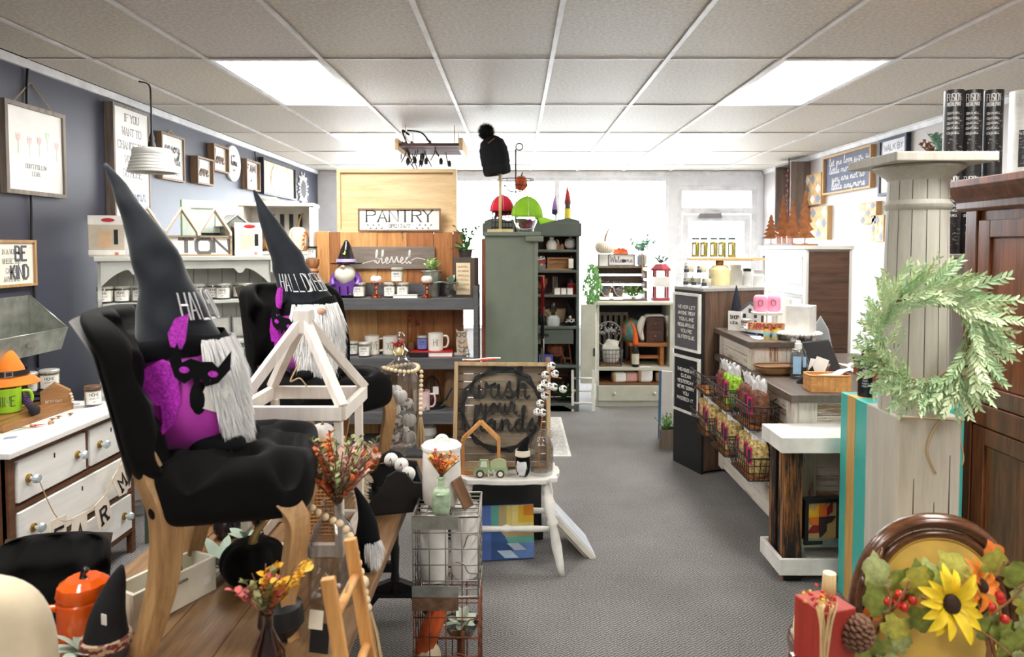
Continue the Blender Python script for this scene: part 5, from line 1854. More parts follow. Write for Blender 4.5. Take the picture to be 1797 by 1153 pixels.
part('body',G().lathe([(0,0),(.045,0),(.05,.02),(.046,.045),(0,.05)],18),MATS['gnome_grey'],bgn)
part('white_tag',G().box(.035,-.04,.11,.05,-.038,.135),PAPER,bgn)
t = thing('leaf_sprig','pale lamb ear sprig beside the orange canister','plant',(-1.06,1.665,TZ))
bigleaves(t,MATS['pale_sage'],(0,0,.01),11,.09,.035,.9,16)
# low black chair on the floor and the cream chair
tufted_chair('tufted_chair','low black tufted chair on the floor beside the white dresser',(-1.4,1.93,0),R(10),VEL,VELB,True,.19,1,.38).scale = (.88,.88,.88)
cc = thing('cream_chair','cream velvet rounded chair back at the lower left corner','chair',(-1.12,1.2,0),R(4))
CRV = mat('cream_velvet',(206,190,160),.8,sheen=.5)
part('backrest',G().sq((0,.16,.68),(.2,.07,.26),.55,.6,44,28),CRV,cc)
part('seat',G().sq((0,-.02,.4),(.22,.22,.09),.45,.4,44,20),CRV,cc)
for x in (-.17,.17):
    for y in (-.18,.14):
        part('leg',G().cyl((x,y,.32),(x*1.06,y*1.08,0),.018,.011),LEGW,cc)

# ================================================================== WIRE CRATES IN THE MIDDLE
wx0,wx1,wy0,wy1 = -.362,-.132,2.42,2.66
wcx,wcy,WT = (wx0 + wx1)/2,(wy0 + wy1)/2,.652
steel = mat('steel_wire',(150,146,138),.4,.8)
rust = mat('rusty_wire',(122,74,52),.6,.5,var=.25,vs=40)
def wire_crate(label,z,h,m,band,flip):
    t = thing('wire_crate',label,'crate',(wcx,wcy,z))
    part('wire_frame',wires(G(),wx1 - wx0,wy1 - wy0,h,4,4,5,.0024),m,t)
    part('metal_band',G().box(-(wx1 - wx0)/2 - .004,-(wy1 - wy0)/2 - .004,h - .045,.045,-(wy1 - wy0)/2 + .0,h),band,t)
    part('metal_band',G().box(-(wx1 - wx0)/2 - .004,-(wy1 - wy0)/2 - .004,0,.045,-(wy1 - wy0)/2 + .0,.04),band,t)
    part('side_band',G().box(-(wx1 - wx0)/2 - .005,-(wy1 - wy0)/2,h - .045,-(wx1 - wx0)/2 - .003,(wy1 - wy0)/2,h),band,t)
    hx = (wx1 - wx0)/2
    yy = -(wy1 - wy0)/2 - .003
    part('handle_wire',G().tube(smooth([(hx,yy,h*.78),(hx*.7,yy,h*.77),(hx*.55,yy,h*.62),(hx*.3,yy,h*.6)],4),.0026,5)
         .tube(smooth([(hx,yy,h*.3),(hx*.7,yy,h*.31),(hx*.55,yy,h*.42),(hx*.3,yy,h*.44)],4),.0026,5),m,t)
    if flip:
        part('top_wires',wires(G(),wx1 - wx0,wy1 - wy0,.001,5,6,1,.0024),m,t,loc=(0,0,h))
    return t
wire_crate('upper steel wire crate holding white canisters',.362,.288,steel,zinc,True)
wire_crate('lower rusty wire crate holding squash and a plant',.002,.357,rust,mat('rusty_band',(128,100,78),.5,.5,var=.2,vs=30),False)
part('wood_slat',G().box(-.1,-.1,.006,.1,.1,.014),wood('crate_slat',(150,96,66),(110,66,44),'x'),bpy.data.objects['wire_crate.001'])
enam = mat('white_ceramic',(238,237,233),.22,coat=.4)
def canister(label,loc,r,h,lid=True,rz=0):
    t = thing('canister',label,'canister',loc,rz)
    part('body',G().lathe([(0,0),(r*.88,0),(r*.97,h*.06),(r,h*.3),(r*.97,h*.86),(r*.95,h),(0,h)],32),enam,t)
    if lid:
        l = part('lid',G().lathe([(0,h + .0005),(r*1.02,h + .0005),(r*1.03,h + .012),(r*.9,h + .02),(0,h + .024)],32),enam,t)
        part('loop_handle',G().tube([(cos(a)*.024,0,h + .02 + sin(a)*.026) for a in [pi* k/10 for k in range(11)]],.007,8),enam,l)
    else:
        part('rim',G().lathe([(r*.95,h),(r*.99,h + .004),(r*.95,h + .008),(r*.9,h + .004)],32),enam,t)
    return t
canister('tall white ceramic canister with loop lid on the wire crate',(-.274,2.555,WT + .003),.072,.2,rz=R(20))
canister('white canister inside the upper wire crate, left one',(-.302,2.545,.37),.053,.262,False)
canister('white canister inside the upper wire crate, right one',(-.191,2.575,.37),.053,.262,False)
gb = thing('bud_vase','frosted green bottle with autumn berry sprig on the wire crate','vase',(-.263,2.437,WT + .003))
frost = mat('frosted_green',(164,186,156),.45,var=.15,vs=40)
part('bottle',G().sq((0,0,.045),(.032,.026,.046),.45,.5,28,16).lathe([(.03,.075),(.014,.09),(.011,.1),(.011,.125),(.015,.127),(.015,.133),(.009,.133)],18),frost,gb)
for k,(c_,sd) in enumerate((((222,130,40),1),((206,70,40),2),((236,186,90),3))):
    r = RR(sd + 20)
    g,st = G(),G()
    spray(g,(0,0,.13),6,.09,.9,.018,.012,11,r,1.0,0,st)
    part('foliage',g,mat('berry%d' % k,c_,.6),gb,stuff=True)
    part('stems',st,MATS['stem_brown'],gb,stuff=True)
t = thing('wood_block_stand','small brown wooden block leaning on the wire crate top','block',(-.17,2.5,WT + .004),0,rot=(R(-10),R(-24),R(10)))
part('block',G().box(-.02,-.02,0,.02,.02,.11),wood('block_brown',(140,104,74),(100,70,48),'z'),t,bev=.003)
part('face',G().box(-.0215,-.0215,.004,-.0205,.0205,.106),mat('block_face',(176,146,112),.7),t)
# in the lower crate
t = thing('gourd','orange and cream turban gourd in the lower wire crate','gourd',(-.31,2.5,.03))
part('cap',G().sq((0,0,.17),(.04,.045,.1),.9,n=26,m=16,fn=lambda p: Vector((p.x + p.z*.35,p.y,p.z))* (1 + .05* sin(9* atan2(p.y,p.x)))),mat('orange_gourd',(222,96,44),.5,var=.2),t)
part('base',G().sq((-.01,0,.06),(.045,.05,.06),.9,n=26,m=14,fn=lambda p: p* (1 + .06* sin(8* atan2(p.y,p.x)))),mat('cream_gourd',(230,210,176),.5,var=.15),t)
t = thing('potted_succulent','pale leafy plant in a blue grey bowl in the rusty crate','plant',(-.205,2.56,.15))
part('bowl',G().lathe([(0,0),(.045,0),(.072,.05),(.066,.05),(.05,.02),(0,.015)],22),glass('blue_glass',(190,210,214),.8,.1),t)
bigleaves(t,mat('white_green_leaf',(206,222,204),.6),(0,0,.04),12,.075,.04,.8,21)
part('stand',G().lathe([(0,-.135),(.05,-.135),(.05,-.125),(.015,-.12),(.015,-.005),(.04,0),(0,0)],18),MATS['holder_wood'],t)
pumpkin('mini_pumpkin','small yellow gourd at the bottom of the rusty crate',(-.18,2.47,.03),.035,.05,mat('yellow_gourd',(226,186,84),.5),wstem)

# ================================================================== WHITE SCALLOPED STOOL TABLE
SZ = .46
st_ = thing('side_table','low white side table with scalloped top and turned legs','table',(-.045,3.53,0))
sc_ = []
for k in range(72):
    a = 2* pi* k/72
    x = .26* math.copysign(abs(cos(a)) ** .5,cos(a))
    y = .165* math.copysign(abs(sin(a)) ** .5,sin(a))
    f_ = 1 + .035* cos(12* a)
    sc_.append((x* f_,y* f_))
g = G()
n = len(sc_)
g.add([(x,y,SZ - .026) for x,y in sc_] + [(x,y,SZ) for x,y in sc_],[tuple(reversed(range(n))),tuple(range(n,2* n))] + [(i,(i + 1) % n,n + (i + 1) % n,n + i) for i in range(n)])
part('top',g,WHITE,st_,bev=.005)
lp = [(0,.016),(.08,.026),(.12,.018),(.16,.026),(.3,.03),(.4,.02),(.44,.03),(.48,.02),(.7,.026),(.9,.018),(1,.014)]
for sx_ in (-1,1):
    for sy_ in (-1,1):
        part('leg',turned(G(),(sx_*.19,sy_*.1,SZ - .026),(sx_*.27,sy_*.14 - (.06 if sy_ < 0 else 0),0),lp,14),WHITE,st_)
for sy_ in (-1,1):
    part('stretcher',turned(G(),(-.235,sy_*.12,.2),(.235,sy_*.12,.2),[(0,.012),(.2,.016),(.45,.014),(.5,.022),(.55,.014),(.8,.016),(1,.012)],12),WHITE,st_)

# slatted crate reading wash your hands
wc = thing('crate_sign','slatted wooden crate sign reading wash your hands','sign',(-.075,3.575,SZ + .006),0,rot=(R(-11),R(1),R(3)))
cw,chh = .5,.53
cframe = wood('crate_edge',(196,170,130),(160,132,96),'z')
cslat = wood('crate_slats',(146,130,108),(112,98,80),'x')
part('frame_side',G().box(-cw/2,-.06,0,-cw/2 + .02,.01,chh),cframe,wc,bev=.002)
part('frame_side',G().box(cw/2 - .02,-.06,0,cw/2,.01,chh),cframe,wc,bev=.002)
part('frame_top',G().box(-cw/2 + .02,-.06,chh - .02,cw/2 - .02,.01,chh),cframe,wc,bev=.002)
part('frame_bottom',G().box(-cw/2 + .02,-.06,0,cw/2 - .02,.01,.02),cframe,wc,bev=.002)
ns = 12
for k in range(ns):
    z0 = .02 + k* (chh - .04)/ ns
    part('slat',G().box(-cw/2 + .02,-.008 + .002* (k % 2),z0 + .0025,cw/2 - .02,.004,z0 + (chh - .04)/ ns - .0025),cslat,wc,bev=.001)
ring = G()
for off,rr in ((0,.222),(R(26),.217)):
    P = [(rr* cos(off + 2* pi* k/7),rr* sin(off + 2* pi* k/7)) for k in range(7)]
    for k in range(7):
        a,b = P[k],P[(k + 1) % 7]
        ring.bar((a[0],-.022,chh*.54 + a[1]),(b[0],-.022,chh*.54 + b[1]),.015,.012,up=(0,1,0))
part('polygon_rings',ring,BLACK,wc)
g = G()
letters(g,'wash',.17,flat(-.01,-.016,chh*.65),font='cur',w=.0125,width=.31,dep=.012)
letters(g,'your',.115,flat(-.02,-.016,chh*.5),font='cur',w=.0105,width=.2,dep=.012)
letters(g,'hands',.125,flat(.015,-.016,chh*.335),font='cur',w=.012,width=.34,dep=.012)
part('lettering',g,BLACK,wc)
t = thing('garland_string','red and white twine lying on the crate top','garland',(0,0,0))
ctp = wc.matrix_basis @ Vector((-.14,-.025,chh + .004))
part('twine',G().tube(smooth([ctp + Vector((-.06,0,.004)),ctp + Vector((0,.01,.006)),ctp + Vector((.05,-.01,.008)),ctp + Vector((.11,.005,.012))],4),.005,6),mat('red_twine',(200,74,60),.8),t)
part('white_twine',G().tube(smooth([ctp + Vector((-.07,.01,.006)),ctp + Vector((0,-.008,.01)),ctp + Vector((.06,.01,.014)),ctp + Vector((.13,-.005,.018))],4),.004,6),PAPER,t)

# on the stool
t = thing('wooden_house','natural wooden house outline standing on the white side table','ornament',(-.175,3.47,SZ))
pine2 = wood('honey_pine',(222,164,100),(186,124,68),'z',rough=.4)
outl = [(-.09,0),(-.09,.175),(0,.262),(.09,.175),(.09,0)]
for k in range(4):
    a,b = outl[k],outl[k + 1]
    part('house_side',G().bar((a[0],0,a[1]),(b[0],0,b[1]),.016,.05,up=(0,1,0)),pine2,t,bev=.002)
part('house_floor',G().box(-.082,-.025,0,.082,.025,.014),pine2,t)
t = thing('truck_cutout','green wooden pickup truck cutout on the white side table','ornament',(-.125,3.405,SZ))
tg_ = mat('truck_green',(150,172,128),.5)
tk = [(-.085,.018),(-.085,.045),(-.06,.052),(-.052,.09),(-.01,.09),(-.005,.052),(.085,.052),(.085,.018)]
part('truck_body',G().prism(tk,-.008,.008),tg_,t,bev=.001)
part('pumpkin_load',G().prism([(.0,.052),(.08,.052),(.076,.085),(.05,.095),(.02,.09),(.002,.08)],-.007,.007),mat('load_green',(170,180,140),.6),t)
for x in (-.05,.05):
    q = part('wheel',G().cyl((x,-.011,.02),(x,.011,.02),.02,n=18),mat('tyre',(70,62,54),.6),t)
    part('hub',G().cyl((x,-.0125,.02),(x,-.0112,.02),.012,n=14),WHITE,q)
part('window_print',G().prism([(-.05,.055),(-.044,.083),(-.018,.083),(-.015,.055)],-.0092,-.0083),mat('pale_window',(222,226,210),.6),t)
g = G()
letters(g,'joy',.03,flat(.01,-.0083,.028),font='cur',w=.003,width=.04)
part('lettering',g,WHITE,t)
t = thing('sock_gnome','small black gnome with cream band and white fur','gnome',(.035,3.42,SZ),R(-10))
part('body',G().sq((0,0,.06),(.036,.03,.062),.8,n=20,m=14),FELT,t)
part('hat',G().tube(smooth([(0,0,.09),(.0,0,.13),(.012,0,.17),(.028,0,.2)],3),[.034,.032,.03,.027,.024,.02,.017,.013,.009,.005],14),FELT,t)
part('band',G().lathe([(.036,.105),(.038,.107),(.036,.135),(.033,.135)],18),MATS['cream_tag'],t)
g = G()
fur(g,beardpatch((0,-.026,.085),.022,.04,.01),260,.035,RR(9),.0018)
part('beard',g,FURW,t,stuff=True)
jg2 = thing('glass_jug','clear glass jug with a cotton ball branch on the side table','vase',(.125,3.47,SZ))
part('glass_body',G().lathe([(0,0),(.058,0),(.064,.012),(.064,.13),(.05,.175),(.022,.21),(.018,.23),(.022,.235),(.022,.245),(.015,.245),(.014,.22),(.044,.17),(.058,.125),(.058,.018),(0,.01)],28),GLASS,jg2)
part('loop_handle',G().tube(smooth([(.02,0,.225),(.05,0,.215),(.052,0,.18)],4),.006,8),GLASS,jg2)
tipw = [at(a,b,Y) - Vector((.125,3.47,SZ)) for a,b,Y in ((945,800,3.47),(950,745,3.46),(955,700,3.45),(962,662,3.44),(970,640,3.43))]
part('branch',G().tube(smooth([(0,0,.012)] + [tuple(p) for p in tipw],4),.0035,6).tube(smooth([tipw[3],tipw[3] + Vector((.03,0,.0)),at(985,664,3.42) - Vector((.125,3.47,SZ))],4),.0025,5),mat('orange_branch',(190,120,60),.7),jg2)
ballm = spots('check_ball',(240,238,234),(30,30,32),75,.54)
bme3 = G().sq((0,0,0),(.02,)*3,1,n=16,m=12).mesh('cotton_ball',ballm)
for px,py in ((968,642),(957,658),(974,656),(956,673),(964,678),(949,681),(972,679),(988,683),(956,694),(948,708),(943,723),(952,724)):
    obj('check_ball',bme3,at(px,py,3.43 + rnd.uniform(-.015,.015)) - Vector((.125,3.47,SZ)),0,jg2)

# under and beside the stool
bx = thing('trunk','dark charcoal box chest under the white side table','chest',(-.11,3.9,0))
dkg = mat('deep_charcoal',(44,46,44),.6)
part('body',G().box(-.25,-.14,.03,.25,.16,.36),dkg,bx,bev=.004)
part('plinth',G().box(-.26,-.15,0,.26,.17,.06),dkg,bx,bev=.004)
part('lid',G().box(-.26,-.15,.361,.26,.17,.385),dkg,bx,bev=.004)
qb = thing('quilt_board','geometric quilt board in blue teal and yellow on the floor','wall art',(-.105,3.5,.004),0,rot=(R(-7),0,R(6)))
W2,H2 = .2,.27
part('board',G().box(-W2,-.008,0,W2,.008,H2),mat('quilt_navy',(58,92,150),.6),qb)
def patch(poly,c,k):
    part('painted_patch',G().prism([(x* W2,z* H2) for x,z in poly],-.0095 - .0002* k,-.0082),mat('quilt%d_%d_%d' % c,c,.6),qb)
patch([(.3,.5),(1,.5),(1,1),(.3,1)],(226,206,120),1)
patch([(.45,.58),(1,.58),(1,1),(.45,1)],(240,222,140),2)
patch([(.6,.68),(1,.68),(1,1),(.6,1)],(244,200,60),3)
patch([(.74,.8),(1,.8),(1,1),(.74,1)],(238,150,40),4)
patch([(.1,.55),(.3,.4),(.3,1),(.1,1)],(188,168,120),1)
patch([(-.1,.6),(.1,.55),(.1,1),(-.1,1)],(96,170,160),1)
patch([(.3,.42),(1,.42),(1,.5),(.3,.5)],(190,166,116),2)
patch([(.35,.3),(1,.3),(1,.42),(.25,.42)],(100,172,158),3)
patch([(.5,.02),(1,.02),(1,.3),(.4,.3)],(108,142,206),4)
patch([(.3,.3),(.6,.3),(.8,.17),(.5,.17)],(206,224,244),5)
patch([(.05,.17),(.4,.17),(.6,.03),(.25,.03)],(196,218,242),5)
patch([(-1,0),(-.1,0),(-.1,1),(-1,1)],(86,116,190),1)
wb = thing('box_sign','white edged box sign leaning against the side table leg','sign',(.4,3.66,.004),0,rot=(0,R(-42),R(6)))
part('box',G().box(-.03,-.14,0,.0,.14,.31),mat('box_white',(226,222,212),.6),wb,bev=.003)
part('face_print',G().box(.0005,-.13,.01,.004,.13,.3),mat('box_print',(200,206,216),.6),wb)
part('back_tray',G().box(-.045,-.12,.02,-.031,.12,.3),mat('box_back',(196,188,172),.7),wb)
rg = thing('rug','small pale grey woven rug behind the slatted crate','rug',(.3,5.85,0))
part('weave',G().box(-.12,-.6,0,.12,.6,.008),spots('rug_weave',(206,204,200),(178,176,172),60,.5,.95),rg)
part('border',G().box(-.122,-.602,0,-.1,.602,.0095).box(.1,-.602,0,.122,.602,.0095).box(-.1,-.602,0,.1,-.57,.0095).box(-.1,.57,0,.1,.602,.0095),mat('rug_border',(216,214,210),.95),rg)

# ================================================================== TALL SAGE CABINET AND THE HATS
SAGE = mat('sage_paint',(112,120,106),.45,var=.03)
tcY0,tcZ = 5.3,at(895,407,5.3).z
tx0,tx1 = at(852,500,5.3).x,at(944,500,5.3).x
tc = thing('tall_cabinet','tall sage green cabinet seen from its plain side','cabinet',((tx0 + tx1)/2,tcY0,0))
cw2 = (tx1 - tx0)/2
part('side_panel',G().box(-cw2,0,0,cw2 - .03,.02,tcZ - .03),SAGE,tc)
part('body',G().box(-cw2,.02,.04,cw2 - .06,.8,tcZ - .03),SAGE,tc)
part('front_stile',G().box(cw2 - .03,-.006,0,cw2,.05,tcZ - .03),SAGE,tc,bev=.003)
part('front_stile',G().box(cw2 - .03,.75,0,cw2,.8,tcZ - .03),SAGE,tc,bev=.003)
for z in (.1,.5,.9,1.3):
    part('shelf',G().box(-.06,.05,z,cw2 - .005,.75,z + .02),SAGE,tc)
part('unpainted_back',G().box(-cw2 - .03,.01,0,-cw2 - .001,.79,tcZ - .05),wood('redwood',(150,84,56),(104,54,36),'z'),tc)
part('top_board',G().box(-cw2 - .01,-.02,tcZ - .03,cw2 + .02,.82,tcZ),SAGE,tc,bev=.004)
part('crown_mould',G().box(-cw2 + .3,-.03,tcZ - .075,cw2 + .04,-.006,tcZ - .032),SAGE,tc,bev=.01)
for z,c_,lab in ((1.2,(196,40,44),'red patterned cloth hanging at the tall cabinet front'),(.95,(34,34,38),'black cloth hanging at the tall cabinet front'),(.72,(214,206,200),'pale checked cloth hanging at the tall cabinet front')):
    t = thing('hanging_cloth',lab,'cloth',(tc.location.x + cw2 + .03,tcY0 + .12,z))
    part('cloth',G().grid(lambda u,v: Vector((.012* sin(u*9 + v*3) + .012,u*.16,.16 - v*.3)),12,10),mat('cloth%d' % c_[0],c_,.9),t)
    part('peg',G().cyl((-.03,.08,.165),(.03,.08,.165),.006),OAK,t)

def tp(px,Y=5.42,z=None):
    return Vector((at(px,400,Y).x,Y,tcZ if z is None else z))
# black pompom beanie on a dowel stand
b0 = tp(878)
hs = thing('hat_stand','slim wooden dowel hat stand on the tall sage cabinet','hat stand',b0)
zs0 = at(877,306,5.42).z - tcZ
dow = mat('pale_dowel',(214,196,150),.6)
part('dowel',G().cyl((0,0,.02),(0,0,zs0 + .08),.012),dow,hs)
part('foot',G().bar((-.1,0,.012),(.1,0,.012),.03,.022).bar((0,-.08,.012),(0,.08,.012),.03,.022),dow,hs)
knit = mat('black_ribbed_knit',(16,18,24),.95,bump=.8,bs=60)
bn2 = thing('beanie','black knitted beanie with fluffy pompom on the dowel stand','hat',b0 + Vector((-.02,0,zs0 - .0)),rot=(0,R(-10),0))
def kn(p):
    a = atan2(p.y,p.x)
    return p* (1 + .02* sin(26* a) + .02* sin(p.z*120))
part('crown',G().sq((0,0,.13),(.11,.11,.165),.8,1,78,40,lambda p: kn(Vector((p.x,p.y,max(p.z,-.13))))),knit,bn2)
part('cuff',G().lathe([(.098,.0),(.108,.01),(.112,.05),(.106,.07),(.098,.06),(.09,.005),(.098,0)],40,rib=.05,ribn=30),knit,bn2)
g = G()
rp = RR(4)
for k in range(1800):
    d = Vector((rp.gauss(0,1),rp.gauss(0,1),rp.gauss(0,1))).normalized()
    c = Vector((-.03,0,.335))
    a = d.cross(Vector((.3,.5,.8))).normalized()*.0035
    g.add([c + d*.02 - a,c + d*.02 + a,c + d* rp.uniform(.06,.078)],[(0,1,2)])
part('pompom',g,mat('pompom_fur',(14,15,18),.9),bn2,stuff=True)
part('pompom_core',G().sq((-.03,0,.335),(.052,)*3,1,n=16,m=10),MATS['pompom_fur'],bn2)
part('brand_pin',G().bar((-.03,-.114,.23),(.025,-.112,.26),.012,.004),MATS['gold_pin'],bn2)

def cap(label,loc,rz,c_,sc=1.0,tilt=0):
    t = thing('baseball_cap',label,'cap',loc,rz,rot=(0,tilt,rz))
    m = mat('cap%d' % c_[0],c_,.85,bump=.15,bs=200)
    part('crown',G().sq((0,0,0),(.092* sc,.1* sc,.125* sc),1,n=36,m=20,fn=lambda p: Vector((p.x,p.y,max(p.z,0)))),m,t)
    def P(u,v):
        a = -pi/2 + (u - .5)*2.0
        r = 1 + .75* v* cos((u - .5)*2.3)
        return Vector((cos(a)*.09* sc* r,sin(a)*.1* sc* r,-.02* v* sc - .03* v* (2* (u - .5)) ** 2))
    o = part('brim',G().grid(P,14,5),m,t)
    o.modifiers.new('thick','SOLIDIFY').thickness = .004
    st = G()
    for k in range(6):
        a = k* pi/3
        st.tube([(cos(a)*.0935* sc* cos(b),sin(a)*.1015* sc* cos(b),.127* sc* sin(b)) for b in [pi/2* j/8 for j in range(9)]],.0012,4)
    part('seam_stitching',st,mat('stitch_white',(236,230,220),.8),t)
    part('button',G().sq((0,0,.127* sc),(.009,.009,.006),1,n=10,m=6),m,t)
    return t
zr = at(876,370,5.45).z
cap('bright red baseball cap behind the dowel stand',(at(881,370,5.56).x,5.56,zr),R(160),(216,32,62),1.05)
zg = at(928,378,5.45).z
cap('lime green baseball cap on the glass vase',(at(925,378,5.45).x,5.45,zg - .01),R(95),(140,196,40),1.25,R(-4))
t = thing('wire_hat_form','black wire form under the red cap','basket',(at(881,400,5.56).x,5.56,tcZ))
part('wires',wires(G(),.15,.15,zr - tcZ - .005,6,6,4,.003,-.12),BLACK,t)
t = thing('glass_vase','clear patterned glass vase under the lime green cap','vase',(at(922,400,5.45).x,5.45,tcZ))
hv = zg - tcZ - .015
part('glass_body',G().lathe([(0,0),(.06,0),(.065,.02),(.1,hv),(.095,hv),(.058,.03),(0,.02)],16,flat=True),GLASS,t)
part('filler_flowers',G().sq((.02,0,hv*.45),(.02,.02,.02),1,n=10,m=6).sq((.035,.01,hv*.75),(.018,.018,.018),1,n=10,m=6),mat('magenta_flower',(210,40,130),.7),t)
part('filler_leaves',G().leaf((-.02,0,.03),(-.045,-.02,hv*.8),.05,(0,-1,0)).leaf((0,0,.03),(.0,-.02,hv*.9),.04,(0,-1,0)),mat('rust_leaf',(140,80,50),.7),t)
zb3 = at(905,336,5.75).z
t = thing('wire_bowl_stand','black wire bowl on a rod behind the caps','basket',(at(905,336,5.8).x,5.8,tcZ))
hb_ = zb3 - tcZ
part('rod',G().cyl((0,0,0),(0,0,hb_ + .35),.006),BLACK,t)
part('foot',G().lathe([(0,0),(.08,0),(.08,.008),(0,.012)],20),BLACK,t)
part('top_ring',G().tube([(.028* cos(a) + .03,0,hb_ + .37 + .028* sin(a)) for a in [2* pi* k/18 for k in range(18)]],.005,6,closed=True),BLACK,t)
g = G()
for k in range(12):
    a = 2* pi* k/12
    g.tube([(.05* cos(a),.05* sin(a),hb_),(.15* cos(a),.15* sin(a),hb_ + .1)],.0025,4)
for r_,z in ((.05,0),(.1,.05),(.15,.1)):
    g.tube([(r_* cos(2* pi* k/24),r_* sin(2* pi* k/24),hb_ + z) for k in range(24)],.0035,5,closed=True)
part('wire_bowl',g,BLACK,t)
pumpkin('pumpkin','small orange wooden pumpkin in the black wire bowl',(at(905,336,5.8).x + .045,5.79,zb3 + .01),.052,.12,mat('dull_orange',(206,92,40),.6),BLACK,rib=.1)

# hanging slatted rack with cords
hk = thing('hanging_rack','dark wooden slatted rack hung from the ceiling with black cords','rack',(at(760,262,6.0).x,6.0,at(760,262,6.0).z))
rw = wood('dark_rail',(96,56,42),(62,34,26),'x')
Lr,Dr = .52,.62
for s_ in (-1,1):
    part('end_board',G().box(s_* Lr/2 - .015,-Dr/2,-.05,s_* Lr/2 + .015,Dr/2,.05),pine,hk,bev=.002)
for k in range(7):
    y = -Dr/2 + .05 + k* (Dr - .1)/6
    part('slat',G().box(-Lr/2 + .015,y - .016,-.012,Lr/2 - .015,y + .016,.012),rw,hk)
g = G()
for x in (-.2,.2):
    for y in (-.2,.2):
        g.tube([(x,y,0),(x,y,ZC - hk.location.z)],.003,5)
part('hanging_ropes',g,STRING,hk)
g = G()
rc = RR(12)
for k in range(16):
    x,y = rc.uniform(-.24,.12),rc.uniform(-.25,.25)
    g.tube(smooth([(x,y,.03),(x + rc.uniform(-.06,.06),y,.05),(x + rc.uniform(-.05,.05),y + .03,-.02),(x + rc.uniform(-.03,.03),y,-.1 - rc.random()*.05)],4),.005,5)
g.tube(smooth([(-.22,0,.04),(-.26,0,.16),(-.2,.0,ZC - hk.location.z - .05),(-.26,0,ZC - hk.location.z - .01)],5),.008,6)
g.tube(smooth([(-.22,0,.16),(-.1,0,.14),(-.03,0,.06),(.05,0,-.06)],5),.007,6)
part('black_cords',g,BLACK,hk,stuff=True)
g = G()
for k in range(7):
    x,y = rc.uniform(-.24,.12),rc.uniform(-.25,.25)
    g.lathe([(0,0),(.014,0),(.018,.03),(.012,.05),(0,.06)],8,c=(x,y,-.12))
part('bulb_sockets',g,BLACK,hk,stuff=True)

# ================================================================== GREEN BOOKCASE
BY = 6.72
def bz(py):
    return at(980,py,BY).z
x0,x1 = -.3,at(1017,500,BY).x
bk_ = thing('bookcase','tall dark sage bookcase with a drawer and cluttered shelves','bookcase',((x0 + x1)/2,BY,0))
w = (x1 - x0)/2
zt2 = bz(391)
BG = mat('bookcase_green',(88,98,92),.45,var=.03)
BIN = mat('bookcase_inside',(66,46,42),.7)
part('side',G().box(-w,0,0,-w + .03,.32,zt2 - .1),BG,bk_)
part('side',G().box(w - .03,0,0,w,.32,zt2 - .1),BG,bk_)
part('back',G().box(-w + .03,.3,.08,w - .03,.32,zt2 - .1),BIN,bk_)
part('cornice',G().box(-w - .02,-.02,zt2 - .13,w + .02,.33,zt2),BG,bk_,bev=.012)
crest = [(-w,zt2)] + [(-w + 2* w* k/24,zt2 + .02 + .025* abs(sin(k* pi/6))) for k in range(25)] + [(w,zt2)]
part('carved_crest',G().prism(crest,-.01,.02),BG,bk_)
ZB = [bz(y) for y in (438,474,517,572,641,708)]
for k,z in enumerate(ZB):
    part('shelf',G().box(-w + .03,0 if k != 3 else -.05,z - .025,w - .03,.3,z),BG,bk_,bev=.003)
dz = part('drawer',G().box(-w + .1,-.035,ZB[3] - .17,w - .06,-.01,ZB[3] - .03),BG,bk_,bev=.004)
part('drawer_pull',G().tube(smooth([(.02,-.05,ZB[3] - .09),(.06,-.065,ZB[3] - .11),(.1,-.065,ZB[3] - .11),(.14,-.05,ZB[3] - .09)],4),.006,6).box(.0,-.04,ZB[3] - .1,.16,-.035,ZB[3] - .07),mat('dark_iron',(60,62,60),.4,.7),dz)
part('apron',G().prism([(-w + .03,0),(-w + .06,0),(-w + .16,.06),(w - .16,.06),(w - .06,0),(w - .03,0),(w - .03,ZB[5] - .02),(-w + .03,ZB[5] - .02)],-.01,.01),BG,bk_)

def bp_(px,k,y=.12):
    v = at(px,500,BY + y)
    return Vector((v.x,v.y,ZB[k]))
def small(name,label,cat,loc,parts_,rz=0):
    t = thing(name,label,cat,loc,rz)
    for nm,g_,m_ in parts_:
        part(nm,g_,m_,t)
    return t
brown = wood('small_brown',(176,132,88),(130,92,58),'x')
small('jug','small white jug on the top bookcase shelf','jug',bp_(968,0),[('body',G().lathe([(0,0),(.05,0),(.055,.05),(.04,.08),(.02,.1),(.022,.12),(0,.12)],16),WHITE),('handle',G().tube([(.045 + .02* cos(a),0,.07 + .025* sin(a)) for a in [pi/2 - pi* k/8 for k in range(9)]],.006,6),WHITE)])
small('house_block','pair of tiny tan wooden houses on the top bookcase shelf','ornament',bp_(981,0),[('house',G().prism([(-.035,0),(.005,0),(.005,.05),(-.015,.075),(-.035,.05)],-.02,.02),brown),('house',G().prism([(.008,0),(.048,0),(.048,.035),(.028,.06),(.008,.035)],-.02,.02),brown)])
small('drawstring_bag','crumpled pale grey cloth bag on the top bookcase shelf','bag',bp_(1001,0),[('bag',G().sq((0,0,.055),(.06,.05,.055),.9,n=24,m=14,fn=lambda p: p + Vector((noise.noise(p*30),noise.noise(p*30 + Vector((4,4,4))),0))*.015),mat('grey_cloth',(186,182,184),.9)),('neck',G().lathe([(.02,.1),(.012,.115),(.024,.135),(.02,.135)],14),MATS['grey_cloth'])])
